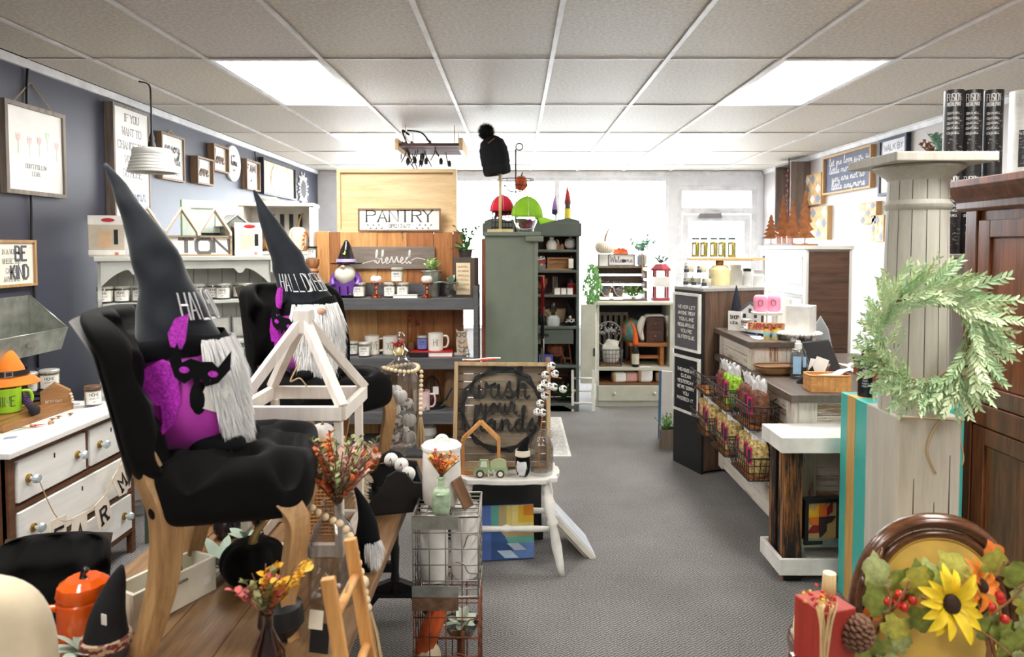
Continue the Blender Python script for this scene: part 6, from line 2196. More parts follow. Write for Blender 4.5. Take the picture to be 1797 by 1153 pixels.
small('cap_gnome','small gnome in a black team cap on the second bookcase shelf','gnome',bp_(950,1,.06),[('body',G().lathe([(0,0),(.04,0),(.045,.04),(.035,.07),(0,.08)],16),MATS['grey_fur']),('cap',G().sq((0,0,.08),(.045,.045,.065),1,n=18,m=12,fn=lambda p: Vector((p.x,p.y,max(p.z,0)))),BLACK),('red_band',G().lathe([(.045,.072),(.049,.074),(.047,.088),(.044,.088)],18),mat('cap_red',(190,40,40),.7)),('nose',G().sq((0,-.05,.05),(.014,)*3,1,n=10,m=6),MATS['felt_skin']),('cap_text',(lambda g_: (letters(g_,'USA',.03,flat(0,-.046,.1),w=.006),g_)[1])(G()),WHITE)])
bm_ = small('wooden_mold','old wooden brick mold box on the second bookcase shelf','box',bp_(979,1,.1),[('tray',frame_box(.21,.12,.07,.012),brown),('panel',G().box(-.1,-.03,.01,.1,-.02,.11),brown),('diamond',G().prism([(-.06,.06),(0,.04),(.06,.06),(0,.08)],-.034,-.031),wood('small_brown2',(150,108,70),(110,76,48),'x')),('ledge',G().box(-.13,-.075,0,.13,.0,.012),brown)])
small('price_tag','white price tag hanging at the second bookcase shelf','tag',bp_(1002,1,-.012) + Vector((0,0,.02)),[('tag',G().box(-.022,-.002,0,.022,0,.09),PAPER),('string',G().tube([(0,-.001,.09),(.0,-.001,.115)],.0015,4),STRING)])
small('hurricane_glass','clear glass cylinder on the third bookcase shelf','vase',bp_(974,2,.12),[('glass_body',G().lathe([(.035,0),(.04,.005),(.04,.17),(.037,.17),(.037,.005),(0,.003)],18),GLASS),('base',G().lathe([(0,0),(.05,0),(.05,.012),(0,.012)],18),brown)])
for k,(px,c_) in enumerate(((978,(222,214,200)),(989,(204,196,184)),(1000,(230,224,212)))):
    t = book(bp_(px,2,.04),'%s pale cloth book standing low on the third bookcase shelf' % ('left','middle','right')[k],.055,.09,.06,mat('bookc%d' % k,c_,.8),0,'pale books')
    part('band',G().box(-.029,-.046,.02,-.0275,.0465,.04),mat('spine_band',(150,140,130),.8),t)
small('cap_gnome','small gnome in a black and red cap on the pale books','gnome',bp_(1002,2,.1) + Vector((0,0,0)),[('body',G().lathe([(0,0),(.045,0),(.045,.06),(.035,.1),(0,.1)],16),mat('gnome_red',(150,40,40),.9)),('cap',G().sq((0,0,.1),(.044,.044,.06),1,n=18,m=12,fn=lambda p: Vector((p.x,p.y,max(p.z,0)))),BLACK),('brim',G().box(-.035,-.075,.098,.035,-.03,.104),MATS['cap_red'])])
small('rooster_figure','rusty rooster figure on the third bookcase shelf','figurine',bp_(951,2,.12),[('body',G().sq((0,0,.07),(.045,.03,.04),1,n=16,m=10),rust),('neck',G().tube(smooth([(.02,0,.08),(.04,0,.12),(.035,0,.15)],3),[.025,.023,.02,.017,.016,.015,.014],8),rust),('tail',G().leaf((-.03,0,.08),(-.08,0,.15),.05,(0,-1,0)),rust),('stand',G().cyl((0,0,0),(0,0,.04),.01).lathe([(0,0),(.03,0),(.03,.008),(0,.008)],14),rust)])
small('insulator','teal glass insulator on a grey jar','ornament',bp_(971,3,.06) + Vector((0,0,.1)),[('glass_cap',G().lathe([(0,0),(.02,0),(.02,.03),(.035,.035),(.035,.06),(.028,.065),(.03,.1),(.02,.12),(0,.125)],18),glass('teal_glass',(70,120,120),.85,.1))])
small('canning_jar','ribbed grey glass jar on the bookcase ledge','jar',bp_(971,3,.06),[('jar',G().lathe([(0,0),(.06,0),(.065,.02),(.065,.07),(.04,.09),(.04,.0995),(0,.0995)],20),mat('cloudy_glass',(190,196,196),.2,trans=.5))])
small('cap_gnome','dark gnome with white lettering on the bookcase ledge','gnome',bp_(1000,3,.04),[('body',G().lathe([(0,0),(.05,0),(.055,.05),(.04,.1),(0,.1)],16),FELT),('hat',G().tube([(0,0,.09),(-.01,0,.16),(-.03,0,.23)],[.045,.03,.006],14),FELT),('nose',G().sq((0,-.055,.085),(.014,)*3,1,n=10,m=6),MATS['felt_skin']),('text',(lambda g_: (letters(g_,'JACK',.03,flat(0,-.057,.04),w=.005),g_)[1])(G()),WHITE)])
small('platter','long tan tray leaning at the back of the bookcase ledge','tray',bp_(978,3,.24),[('tray',G().sq((0,0,.075),(.17,.012,.075),.4,n=30,m=12),mat('tan_tray',(196,176,140),.6)),('rim',G().tube([(.165* math.copysign(abs(cos(a)) ** .4,cos(a)),-.012,.075 + .07* math.copysign(abs(sin(a)) ** .4,sin(a))) for a in [2* pi* k/32 for k in range(32)]],.005,5,closed=True),brown)])
small('iron_kettle','small black iron kettle on the bookcase ledge','kettle',bp_(954,3,.1),[('pot',G().lathe([(0,0),(.04,0),(.05,.03),(.045,.07),(.02,.085),(0,.09)],18),BLACK),('handle',G().tube([(cos(a)*.045,0,.08 + sin(a)*.05) for a in [pi* k/8 for k in range(9)]],.004,5),BLACK)])
stv = [('firebox',G().lathe([(.0,.08),(.07,.08),(.085,.12),(.085,.17),(.065,.21),(0,.21)],14,flat=True)),('hood',G().lathe([(.03,.21),(.1,.215),(.105,.225),(.03,.25),(.025,.29),(0,.29)],16)),('grate',(lambda g_: [g_.box(-.035 + k*.014,-.09,.12,-.028 + k*.014,-.082,.18) for k in range(6)] and g_)(G()))]
small('toy_stove','small rust brown cast iron parlour stove figure','ornament',bp_(975,4,.1),[(a,b,rust) for a,b in stv] + [('leg',G().tube(smooth([(s_*.06,y,.1),(s_*.085,y,.05),(s_*.09,y,0)],3),.01,6),rust) for s_ in (-1,1) for y in (-.04,.04)])
small('toy_easel','rust brown metal folding stand beside the toy stove','ornament',bp_(994,4,.1),[('leg',G().bar((-.05,0,0),(-.02,0,.25),.012),rust),('leg',G().bar((.05,0,0),(.02,0,.25),.012),rust),('shelf',G().box(-.045,-.02,.05,.045,.02,.06),rust),('top',G().box(-.035,-.03,.25,.035,.03,.262),rust)])
small('printed_tin','blue printed box on the lower bookcase shelf','box',bp_(958,4,.05),[('box',G().box(-.065,-.03,0,.065,.03,.1),mat('royal_blue',(70,92,190),.5)),('print',G().sq((.02,-.031,.05),(.03,.002,.03),1,n=14,m=8),mat('tan_print',(190,150,130),.6)),('edge',G().box(.066,-.03,0,.069,.03,.1),mat('navy_edge',(40,50,110),.5))])
t = small('hoop_plant','boxwood plant in a round black hoop on the lowest shelf','plant',bp_(990,5,-.0 + .08),[('hoop',G().tube([(.13* cos(a),0,.135 + .13* sin(a)) for a in [2* pi* k/32 for k in range(32)]],.005,6,closed=True),BLACK),('base',G().box(-.07,-.04,0,.07,.04,.015),BLACK)])
leafy(t,mat('boxwood',(54,96,44),.6),(0,0,.02),40,.17,1.1,.022,.014,12,seed=31)
small('bottle_gnome','bottle with a red pointed gnome hat on the bookcase top','gnome',Vector((at(996,380,BY + .1).x,BY + .1,zt2)),[('bottle',G().lathe([(0,0),(.032,0),(.032,.13),(.026,.17),(0,.17)],16),mat('dark_bottle',(52,40,52),.25)),('label_band',G().lathe([(.033,.02),(.034,.03),(.034,.13),(.033,.14)],16),mat('yellow_label',(230,214,70),.5)),('beard',G().lathe([(.02,.16),(.035,.19),(.03,.23),(.0,.24)],14),mat('brown_fur',(120,74,66),.9)),('hat',G().tube([(0,0,.22),(0,0,.3),(-.008,0,.37)],[.032,.018,.003],14),mat('red_felt',(196,66,60),.8))])
small('bottle_gnome','bottle gnome with a purple striped hat on the bookcase top','gnome',Vector((at(973,380,BY + .1).x,BY + .1,zt2)),[('bottle',G().lathe([(0,0),(.028,0),(.028,.09),(0,.09)],16),GLASS),('beard',G().lathe([(.02,.08),(.03,.1),(.026,.14),(.0,.15)],14),mat('navy_fur',(44,44,80),.9)),('hat',G().tube([(0,0,.13),(0,0,.2),(.008,0,.27)],[.03,.018,.003],14),mat('lilac_felt',(170,130,200),.8))])

# white ladder on the floor
p = onz(1023,722,0)
wl = thing('toy_ladder','small white painted ladder leaning on the sage cabinet','ladder',(p.x,p.y,0),0,rot=(R(-5),0,0))
for s_ in (-1,1):
    part('rail',G().box(s_*.1 - .013,-.01,0,s_*.1 + .013,.01,.4),WHITE,wl,bev=.003)
for z in (.08,.2,.32):
    part('rung',G().cyl((-.09,0,z),(.09,0,z),.011),WHITE,wl)

# ================================================================== CREAM SAGE CUPBOARD
CY = 6.92
def cz(py):
    return at(1110,py,CY).z
SG2 = mat('pale_sage_paint',(206,206,190),.45,var=.03)
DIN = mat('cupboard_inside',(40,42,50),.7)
xa,xb = at(1046,600,CY).x,at(1181,600,CY).x
cu = thing('cupboard','pale sage cupboard with its door swung open','cupboard',((xa + xb)/2,CY,0))
w = (xb - xa)/2
zT,zM,zL,zD = cz(529),cz(645),cz(672),cz(668)
part('top',G().box(-w - .03,-.03,zT - .035,w + .02,.44,zT),SG2,cu,bev=.008)
part('side',G().box(-w,0,.03,-w + .03,.42,zT - .035),SG2,cu)
part('side',G().box(w - .03,0,.03,w,.42,zT - .035),SG2,cu)
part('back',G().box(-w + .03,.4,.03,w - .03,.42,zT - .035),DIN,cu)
part('shelf',G().box(-w + .03,0,zM - .03,w - .03,.4,zM),SG2,cu)
part('lower_shelf',G().box(-w + .03,.01,zL - .02,w - .03,.4,zL),wood('shelf_raw',(150,104,66),(110,72,44),'x'),cu)
dd_ = part('drawer',G().box(-w + .02,-.015,.06,w - .02,.01,zL - .025),SG2,cu,bev=.004)
for x in (-.2,.2):
    part('drawer_knob',G().sq((x,-.03,(zL + .04)/2),(.016,)*3,1,n=12,m=8),SG2,dd_)
part('plinth',G().box(-w,.01,0,w,.4,.06),SG2,cu)
xd = at(1019,600,CY - .02).x - cu.location.x
od = part('open_door',G().box(xd,-.03,cz(672),-w - .005,-.008,cz(534)),SG2,cu,bev=.003)
part('door_latch',G().box(-w - .03,-.04,zM + .12,-w - .015,-.031,zM + .2),MATS['dark_iron'],od)

def cp_(px,z,y=.15):
    v = at(px,500,CY + y)
    return Vector((v.x,v.y,z))
small('spindle_rack','dark slatted wooden rack inside the sage cupboard','rack',cp_(1075,zM,.34),[('rail',G().box(-.16,-.01,0,.16,.01,.03),GREYW),('rail',G().box(-.16,-.01,.49,.16,.01,.52),GREYW)] + [('slat',G().box(-.15 + k*.058,-.008,.03,-.12 + k*.058,.008,.49),GREYW) for k in range(6)])
t = small('wire_basket','grey wire basket of cloth inside the sage cupboard','basket',cp_(1071,zM,.12),[('wires',wires(G(),.24,.16,.17,7,5,4,.003,.12),mat('dull_wire',(110,110,114),.5,.6))])
part('wood_base',G().box(-.1,-.065,.004,.1,.065,.02),brown,t)
small('folded_cloth','cream cloth bundle stuffed in the wire basket','cloth',cp_(1073,zM + .022,.12),[('bundle',G().sq((0,0,.12),(.085,.055,.12),.7,n=28,m=16,fn=lambda p: p + Vector((noise.noise(p*25),noise.noise(p*25 + Vector((2,2,2))),noise.noise(p*20)))*.02),mat('cream_cloth',(232,228,218),.9)),('tag',G().box(-.03,-.075,.1,.015,-.073,.17),PAPER)])
t = thing('tree_plaque','round metal tree of life plaque behind the wire basket','plaque',cp_(1069,zM + .3,.27))
part('ring',G().tube([(.13* cos(a),0,.13* sin(a)) for a in [2* pi* k/32 for k in range(32)]],.007,6,closed=True),mat('pewter',(190,192,198),.35,.7),t)
g = G()
rt = RR(3)
for k in range(60):
    a,r_ = rt.uniform(-.2,pi + .2),rt.uniform(.03,.12)
    p = Vector((cos(a)* r_,0,sin(a)* r_*.9))
    g.leaf(p,p + Vector((rt.uniform(-.03,.03),0,rt.uniform(-.01,.03))),.016,(0,-1,0))
g.tube([(0,0,-.13),(0,0,.02),(.03,0,.08)],[.014,.01,.004],6).tube([(0,0,.0),(-.04,0,.07)],[.008,.003],5)
part('tree',g,MATS['pewter'],t)
part('stand',G().cyl((0,.004,-.3),(0,.004,-.13),.008).box(-.05,-.03,-.3,.05,.03,-.29),MATS['pewter'],t)
t = thing('stool','rustic wooden mini stool inside the sage cupboard','stool',cp_(1136,zM,.15))
hon = wood('honey_wood',(186,122,66),(140,84,42),'x')
part('seat',G().box(-.19,-.09,.2,.19,.09,.235),hon,t,bev=.004)
for x in (-.14,.14):
    part('leg_board',G().box(x - .02,-.07,0,x + .02,.07,.2),hon,t,bev=.003)
part('stretcher',G().box(-.12,-.015,.07,.12,.015,.1),hon,t)
gl_ = thing('globe','teal tabletop globe behind the stool in the cupboard','globe',cp_(1112,zM,.27))
def globe_mat():
    m,nt,b = _base('globe_map')
    n = _noise(nt,_coords(nt,(1,1,1)),9,5,.6)
    nt.links.new(_ramp(nt,n,[(.5,lin((96,158,148))),(.52,lin((120,170,150))),(.55,lin((200,150,110))),(.62,lin((196,90,80)))]),b.inputs['Base Color'])
    b.inputs['Roughness'].default_value = .3
    return m
part('ball',G().sq((0,0,.33),(.125,)*3,1,n=32,m=20),globe_mat(),gl_)
part('meridian',G().tube([(-.135* sin(a) - .0,0,.33 + .135* cos(a)) for a in [pi* k/16 for k in range(17)]],.006,6),brass,gl_)
part('base',G().lathe([(0,0),(.09,0),(.09,.015),(.02,.03),(.015,.2),(0,.2)],20),hon,gl_)
ch2 = thing('mini_chest','small dark wooden chest of two drawers on the stool','chest',cp_(1148,zM + .2355,.15))
dkw = wood('walnut',(92,60,52),(62,38,34),'x')
part('body',G().box(-.085,-.07,0,.085,.07,.26),dkw,ch2,bev=.003)
for k in range(2):
    q = part('drawer',G().box(-.07,-.076,.02 + k*.12,.07,-.071,.12 + k*.12),dkw,ch2,bev=.002)
    part('knob',G().sq((0,-.083,.07 + k*.12),(.01,)*3,1,n=10,m=6),brass,q)
small('draped_cloth','white knitted cloth draped over the little dark chest','cloth',cp_(1148,zM + .2355,.15),[('drape',G().grid(lambda u,v: Vector(((u - .5)*.3,-.02 + (v - .5)*.16,.272 + .012* sin(v*9) - max(0,abs(u - .5) - .3)*1.0)),16,6),mat('knit_white',(236,232,224),.95,bump=.6,bs=90)),('hang',G().tube(smooth([(.12,-.02,.27),(.15,-.03,.2),(.145,-.03,.06)],4),[.02,.03,.035,.035,.033,.03,.028,.026,.022],10),mat('knit_white',(236,232,224),.95)),('hang_left',G().tube(smooth([(-.11,-.03,.26),(-.15,-.04,.16),(-.12,-.05,.02)],4),[.02,.026,.03,.032,.032,.03,.026,.022,.016],10),mat('knit_white',(236,232,224),.95))])
small('bottle_gnome','bottle with label and a bright orange gnome hat in the cupboard','gnome',cp_(1116,zM,-.0 + .04),[('bottle',G().lathe([(0,0),(.036,0),(.036,.16),(.018,.21),(.016,.24),(0,.24)],18),mat('black_bottle',(24,26,26),.12)),('label_band',G().lathe([(.037,.03),(.0378,.035),(.0378,.13),(.037,.135)],18),mat('bone_label',(220,212,190),.6)),('hat',G().tube(smooth([(0,0,.22),(0,0,.3),(-.012,0,.38),(-.045,0,.45)],3),[.03,.028,.026,.023,.02,.017,.013,.01,.007,.004],14),mat('vivid_orange',(236,96,30),.8))])
for k,(px,lab,c_) in enumerate(((1087,'left white folded towel in the cupboard',(238,236,232)),(1107,'red striped folded towel in the cupboard',(222,176,166)),(1133,'large white rolled towel in the cupboard',(240,238,234)),(1165,'right white folded towel in the cupboard',(236,234,228)))):
    t = thing('folded_towel',lab,'towel',cp_(px,zL,.06 + .02* (k % 2)),R(rnd.uniform(-8,8)))
    hh_ = .05 + .03* (k == 2)
    part('towel',G().sq((0,0,hh_),(.075,.05,hh_),.45,n=28,m=14),mat('towel%d' % k,c_,.95,bump=.4,bs=200),t)
    part('fold_band',G().sq((-.055,-.005,hh_),(.02,.05,hh_*.96),.5,n=18,m=10),mat('burlap',(176,140,104),.95),t)

# on top of the cupboard
cr = thing('wood_crate','dark wooden crate lying open on the sage cupboard','crate',cp_(1088,zT,.2))
ch_w,ch_h = .52,cz(467) - zT
dwc = wood('dark_crate',(112,86,70),(78,58,48),'x')
part('top_board',G().box(-ch_w/2,-.13,ch_h - .02,ch_w/2,.13,ch_h),GREYW,cr)
part('bottom_board',G().box(-ch_w/2,-.13,0,ch_w/2,.13,.015),dwc,cr)
for z in (.1,.2,.3):
    part('back_slat',G().box(-ch_w/2,.115,z - .04,ch_w/2,.125,z + .04),dwc,cr)
for s_ in (-1,1):
    for k in range(3):
        part('end_slat',G().box(s_* (ch_w/2 - .015) - .012,-.12,.02 + k*.1,s_* (ch_w/2 - .015) + .012,.115,.1 + k*.1),dwc,cr)
zc2 = zT + ch_h
for px,lab in ((1061,'glass jar with rope handle in the open crate, left one'),(1084,'glass jar with rope handle in the open crate, right one')):
    t = thing('rope_jar',lab,'jar',cp_(px,zT + .0155,.13))
    part('jar',G().lathe([(0,0),(.055,0),(.06,.02),(.06,.13),(.045,.16),(.048,.18),(.043,.18),(.04,.16),(.054,.125),(.054,.02),(0,.01)],20),GLASS,t)
    part('filling',G().lathe([(0,.02),(.05,.022),(.05,.1),(0,.1)],14),mat('grey_pebbles',(120,116,130),.7,var=.4,vs=60),t)
    part('rope_handle',G().tube(smooth([(-.06,-.01,.16),(-.03,-.06,.06),(.02,-.065,.03),(.06,-.03,.1)],4),.007,6),STRING,t)
t = thing('greenery_bunch','small green sprigs inside the open crate','plant',cp_(1112,zT + .0155,.1))
leafy(t,mat('fresh_green',(110,162,78),.6),(0,0,.01),22,.13,1.6,.03,.014,9,seed=41)
part('tie',G().lathe([(0,0),(.02,0),(.02,.02),(0,.02)],10),STRING,t)
t = thing('hanging_garland','trailing bright green garland hanging off the crate end','plant',Vector((at(1040,450,CY + .02).x,CY + .02,zc2 + .03)))
g = G()
rg_ = RR(17)
for k in range(420):
    u = rg_.random()
    z = -.5* u
    s__ = .03 + .06* sin(pi* min(1,u*1.1))
    p = Vector((rg_.uniform(-1,1)* s__,rg_.uniform(-.6,.6)* s__,z))
    g.leaf(p,p + Vector((rg_.uniform(-.02,.02),rg_.uniform(-.03,0),-.045)),.014,(0,-1,.2))
part('foliage',g,mat('garland_green',(122,176,100),.6),t,stuff=True)
part('vine',G().tube([(0,0,.02),(0,0,-.5)],.006,6),mat('vine',(90,120,60),.7),t)
sg3 = sign('welcome_sign','white framed Welcome sign with a pumpkin on the crate','sign',cp_(1090,zc2,.1),0,.27,.12,.03,.01,GREYW,CANVAS)
g = G()
letters(g,'Welc',.06,flat(-.055,sg3['face'],.035),font='cur',w=.005,width=.12)
letters(g,'me',.06,flat(.075,sg3['face'],.035),font='cur',w=.005,width=.075)
part('lettering',g,INK,sg3)
part('pumpkin_print',G().sq((.02,sg3['face'] - .001,.05),(.022,.002,.018),1,n=16,m=8),mat('print_navy',(60,66,96),.6),sg3)
small('crate_block','whitewashed wooden block beside the Welcome sign','block',cp_(1057,zc2,.1),[('block',G().box(-.05,-.03,0,.05,.03,.12),WHITE),('grain_face',G().box(-.05,-.032,.0,-.035,-.0305,.12),GREYW)])
pumpkin('pumpkin','large cream corded pumpkin with tall stem on the crate',cp_(1061,zc2 + .1205,.1) + Vector((0,.0,0)),.1,.13,mat('cord_pumpkin',(238,222,200),.8),wstem,rib=.06,ribn=26,stem=1.1,n=104)
t = thing('leaf_pick','orange autumn leaf pick behind the Welcome sign','ornament',cp_(1088,zc2 + .0,.17))
g = G()
for k in range(10):
    a = k*.65
    g.leaf((0,0,.12),(cos(a)*.09,-.02,.13 + abs(sin(a))*.06),.05,(0,-1,0))
part('leaves',g,mat('orange_leaf',(226,110,60),.7),t)
part('stick',G().tube([(0,0,0),(.0,0,.13),(.08,0,.2)],.005,5),wstem,t)
t = thing('glass_bottle_plant','grey glass bottle with eucalyptus and raffia tie','plant',cp_(1126,zc2,.1))
part('bottle',G().sq((0,0,.06),(.05,.035,.06),.5,n=20,m=12),mat('grey_glass',(150,158,168),.2),t)
part('raffia',G().tube(smooth([(-.01,-.04,.12),(0,-.05,.05),(-.005,-.05,-.05),(.01,-.05,-.1)],3),.006,5).tube(smooth([(.01,-.04,.12),(.02,-.05,.04),(.02,-.05,-.06)],3),.006,5),STRING,t)
leafy(t,mat('eucalyptus',(132,172,150),.6),(0,0,.11),14,.2,.9,.045,.032,8,seed=51)
t = thing('mini_lantern','small red and white wooden lantern with greens on top','lantern',cp_(1159,zT,.12))
rd = mat('barn_red',(150,56,64),.6)
for s1 in (-1,1):
    for s2 in (-1,1):
        part('post',G().box(s1*.06 - .01,s2*.05 - .01,.03,s1*.06 + .01,s2*.05 + .01,.3),rd,t)
part('white_band',G().box(-.075,-.065,.14,.075,.065,.24),WHITE,t)
part('base',G().box(-.08,-.07,0,.08,.07,.03),rd,t)
part('roof',G().lathe([(.1,.3),(.1,.32),(.05,.37),(0,.37)],4,flat=True),rd,t)
leafy(t,MATS['deep_green'],(0,0,.36),12,.1,1.0,.03,.02,7,seed=61)

# ================================================================== LETTER BOARD TOWER
A,B2,C3 = onz(1181,808,0),onz(1230,833,0),onz(1251,826,0)
ang = atan2(B2.y - A.y,B2.x - A.x)
LB = (B2 - A).length
lt = thing('letterboard_tower','narrow tall stand with black board side and walnut front','stand',((A.x + B2.x)/2,(A.y + B2.y)/2,0),ang)
zl = 1.285
part('black_board',G().box(-LB/2,0,0,LB/2,.02,zl),mat('board_black',(26,27,30),.55),lt)
wal = wood('dark_walnut',(110,86,68),(64,48,38),'z')
dpt = .52
part('near_end',G().box(LB/2 - .02,.02,.02,LB/2,dpt,zl - .0),wal,lt)
part('far_end',G().box(-LB/2,.02,.02,-LB/2 + .02,dpt,zl),wal,lt)
part('top',G().box(-LB/2 - .0,.0,zl,LB/2 + .005,dpt,zl + .02),mat('grey_top',(150,148,146),.6),lt)
part('back',G().box(-LB/2 + .02,dpt - .02,.02,LB/2 - .02,dpt,zl),wal,lt)
def letterboard(label,z,h,lines,bgc):
    c = Vector((lt.location.x,lt.location.y,z)) + Vector((sin(ang),-cos(ang),0))*.002
    s_ = sign('letter_board',label,'sign',c,ang,LB*.93,h,.02,.018,mat('white_oak',(232,230,224),.5),mat('felt%d' % bgc[0],bgc,.95),inset=.008)
    ll = []
    n = len(lines)
    for k,q in enumerate(lines):
        ll.append((q,.022,0,h - .1 - k* (h - .2)/ max(1,n - 1) - .013,dict(w=.0045,asp=.62,width=min(LB*.6,.023* len(q)))))
    lettering(s_,ll,WHITE)
letterboard('upper letter board reading NEVER LET ANYONE TREAT YOU LIKE REGULAR GLUE',.85,.415,['NEVER LET','ANYONE TREAT','YOU LIKE','REGULAR GLUE.',"YOU'RE",'GLITTER GLUE.'],(96,94,98))
letterboard('lower letter board reading THIS HOUSE WAS CLEAN YESTERDAY',.4,.41,['THIS HOUSE WAS','CLEAN','YESTERDAY.',"WE'RE SORRY",'YOU','MISSED IT.'],(30,31,35))
ztw = zl + .0205
def lp_(px,Y):
    return Vector((at(px,500,Y).x,Y,ztw))
tw_wax = mat('ivory_wax',(240,234,206),.5)
dlab = mat('slate_label',(72,76,96),.6)
row = [(1208,5.18,0,'lower left pale candle on the letter board stand'),(1222,5.1,0,'lower middle pale candle on the letter board stand'),(1240,5.02,0,'lower right pale candle on the letter board stand')]
for px,Y,k,lab in row:
    candle(lp_(px,Y),lab,.036,.08,lid=GLASS,lab=dlab,kind='tw',wax=tw_wax,labh=.3,rz=ang)
rz_ = thing('glass_riser','thin clear glass shelf resting on the pale candles','shelf',lp_(1222,5.1) + Vector((0,0,.0845)),ang)
part('pane',G().box(-.16,-.045,0,.14,.045,.006),GLASS,rz_)
for px,Y,lab in ((1209,5.17,'upper left pale candle on the glass shelf'),(1231,5.06,'upper right pale candle with slate label on the glass shelf')):
    candle(lp_(px,Y) + Vector((0,0,.091)),lab,.036,.08,lid=GLASS,lab=dlab,kind='tw',rz=ang)
# ribbed yellow vase with a wooden board carrying the pickle jars
vp = lp_(1262,5.28)
t = thing('ribbed_vase','ribbed pale yellow glass jar under the wooden board','jar',vp)
part('jar',G().lathe([(0,0),(.075,0),(.08,.02),(.08,.12),(.05,.15),(0,.15)],60,rib=.05,ribn=24),mat('straw_glass',(226,214,160),.3),t)
part('wood_neck',G().cyl((0,0,.15),(0,0,.185),.03),hon,t)
t = thing('serving_board','pale wooden board carrying the jars of pickles','board',vp + Vector((.03,0,.186)),R(-4))
part('board',G().box(-.26,-.075,0,.2,.075,.022),wood('pale_board',(206,176,128),(176,142,96),'x'),t,bev=.006)
part('handle',G().bar((.2,0,.011),(.3,0,.011),.05,.02),MATS['pale_board'],t)
pk = spots('pickle_fill',(190,166,40),(120,120,40),26,.5,.3,(3,3,.5))
for k in range(5):
    p = vp + Vector((-.185 + .068* k,-.015 + .02* (k % 2),.2085))
    t = thing('pickle_jar','tall jar of yellow pickles with dark lid, %s of five' % ('first','second','third','fourth','last')[k],'jar',p,R(-20),'jars of pickles')
    part('glass_body',G().lathe([(0,0),(.031,0),(.032,.12),(.027,.135),(0,.135)],18),GLASS,t)
    part('pickles',G().lathe([(0,.004),(.0285,.004),(.029,.115),(0,.12)],14),pk,t)
    part('lid',G().lathe([(0,.135),(.028,.135),(.028,.148),(0,.15)],18),mat('green_lid',(40,58,50),.3,.5),t)
    part('paper_label',G().grid(lambda u,v: Vector((cos(-2.2 + u*.7)*.0332,sin(-2.2 + u*.7)*.0332,.02 + v*.08)),6,1),PAPER,t)
# white shelf with jars behind the tower top
wp = lp_(1310,5.42)
t = thing('cake_riser','white tiered stand with glass jars beside the ribbed vase','stand',wp + Vector((0,0,-.06)))
part('plate',G().box(-.17,-.09,.0,.17,.09,.03),WHITE,t,bev=.004)
part('foot',G().box(-.1,-.06,-1.245,.1,.06,0),wal,t)
for k,(dx,lab,r_,h_,lidm) in enumerate(((-.09,'white lidded glass jar on the tiered stand, left one',.05,.16,WHITE),(.0,'small glass jar with black lid on the tiered stand',.035,.13,BLKLID),(.09,'glass jar with grey lid on the tiered stand, right one',.045,.12,TIN))):
    q = thing('glass_jar',lab,'jar',wp + Vector((dx,-.01,-.0295)))
    part('glass_body',G().lathe([(0,0),(r_,0),(r_,h_*.8),(r_*.8,h_*.9),(r_*.8,h_),(0,h_)],20),mat('milky_glass',(232,234,232),.15),q)
    part('lid',G().lathe([(0,h_),(r_*.85,h_),(r_*.85,h_ + .02),(0,h_ + .024)],20),lidm,q)
t = thing('paper_bag','white square carton behind the jars on the tiered stand','box',wp + Vector((-.03,.18,-.06)))
part('carton',G().box(-.08,-.06,0,.08,.06,.29),WHITE,t,bev=.004)
part('post',G().box(-.05,-.04,-1.245,.05,.04,0),wal,t)

# blue edged board and small crate behind the tower
p = onz(1170,772,0)
t = thing('leaning_canvas','blue edged white canvas leaning behind the letter board stand','canvas',(p.x + .01,p.y + .04,0),R(-20),rot=(R(-4),0,R(-20)))
part('canvas',G().box(-.05,-.02,0,.07,.02,.56),CANVAS,t)
part('blue_edge',G().box(-.072,-.021,0,-.0505,.021,.56),mat('edge_blue',(70,116,160),.6),t)
t = thing('planter_crate','rough little wooden crate planter on the carpet','planter',(p.x - .0,p.y - .2,0),R(-10))
part('side_board',G().box(-.1,-.07,0,.1,-.055,.15),GREYW,t)
part('side_board',G().box(-.1,.055,0,.1,.07,.15),GREYW,t)
part('end_board',G().box(-.1,-.055,0,-.085,.055,.15),GREYW,t)
part('end_board',G().box(.085,-.055,0,.1,.055,.15),GREYW,t)
leafy(t,MATS['fresh_green'],(-.04,0,.1),14,.16,.8,.03,.016,8,seed=71)

# ================================================================== CHECKOUT COUNTER
KX,KY0,KY1 = 1.43,3.56,4.86
LZ,UZ = .85,1.03
DW = wood('distressed_white',(222,214,204),(202,192,180),'x',rough=.6,worn=(150,112,80),amt=.555)
DWz = wood('distressed_white_v',(222,214,204),(202,192,180),'z',rough=.6,worn=(150,112,80),amt=.555)
SLAB = wood('grey_slab',(104,92,84),(76,66,60),'y',rough=.4)
ct_ = thing('counter','whitewashed plank checkout counter with two dark grey tops','counter',(KX,(KY0 + KY1)/2,0))
l2 = (KY1 - KY0)/2
cwid = .95
part('core',G().box(.02,-l2 + .02,.06,cwid,l2 - .0,LZ - .045),mat('core_wood',(120,100,84),.8),ct_)
# long front face (facing -X) of horizontal planks, posts between
pl_z = [.07,.235,.4,.565,.73]
for k in range(5):
    z0,z1 = pl_z[k],(pl_z + [LZ - .045])[k + 1]
    cuts2 = [-l2 + .09,-.1 + .25* ((k*7) % 3 - 1),l2 - .09]
    for a,b in zip(cuts2[:-1],cuts2[1:]):
        part('plank',G().box(0,-(b - a)/2,z0 + .002,.018,(b - a)/2,z1 - .002),wood('distressed_white_y',(222,214,204),(202,192,180),'y',rough=.6,worn=(150,112,80),amt=.555),ct_,loc=(0,(a + b)/2,0),bev=.002)
for y in (-l2,l2 - .09):
    part('corner_post',G().box(-.006,y,.06,.02,y + .09,LZ - .045),DWz,ct_,bev=.003)
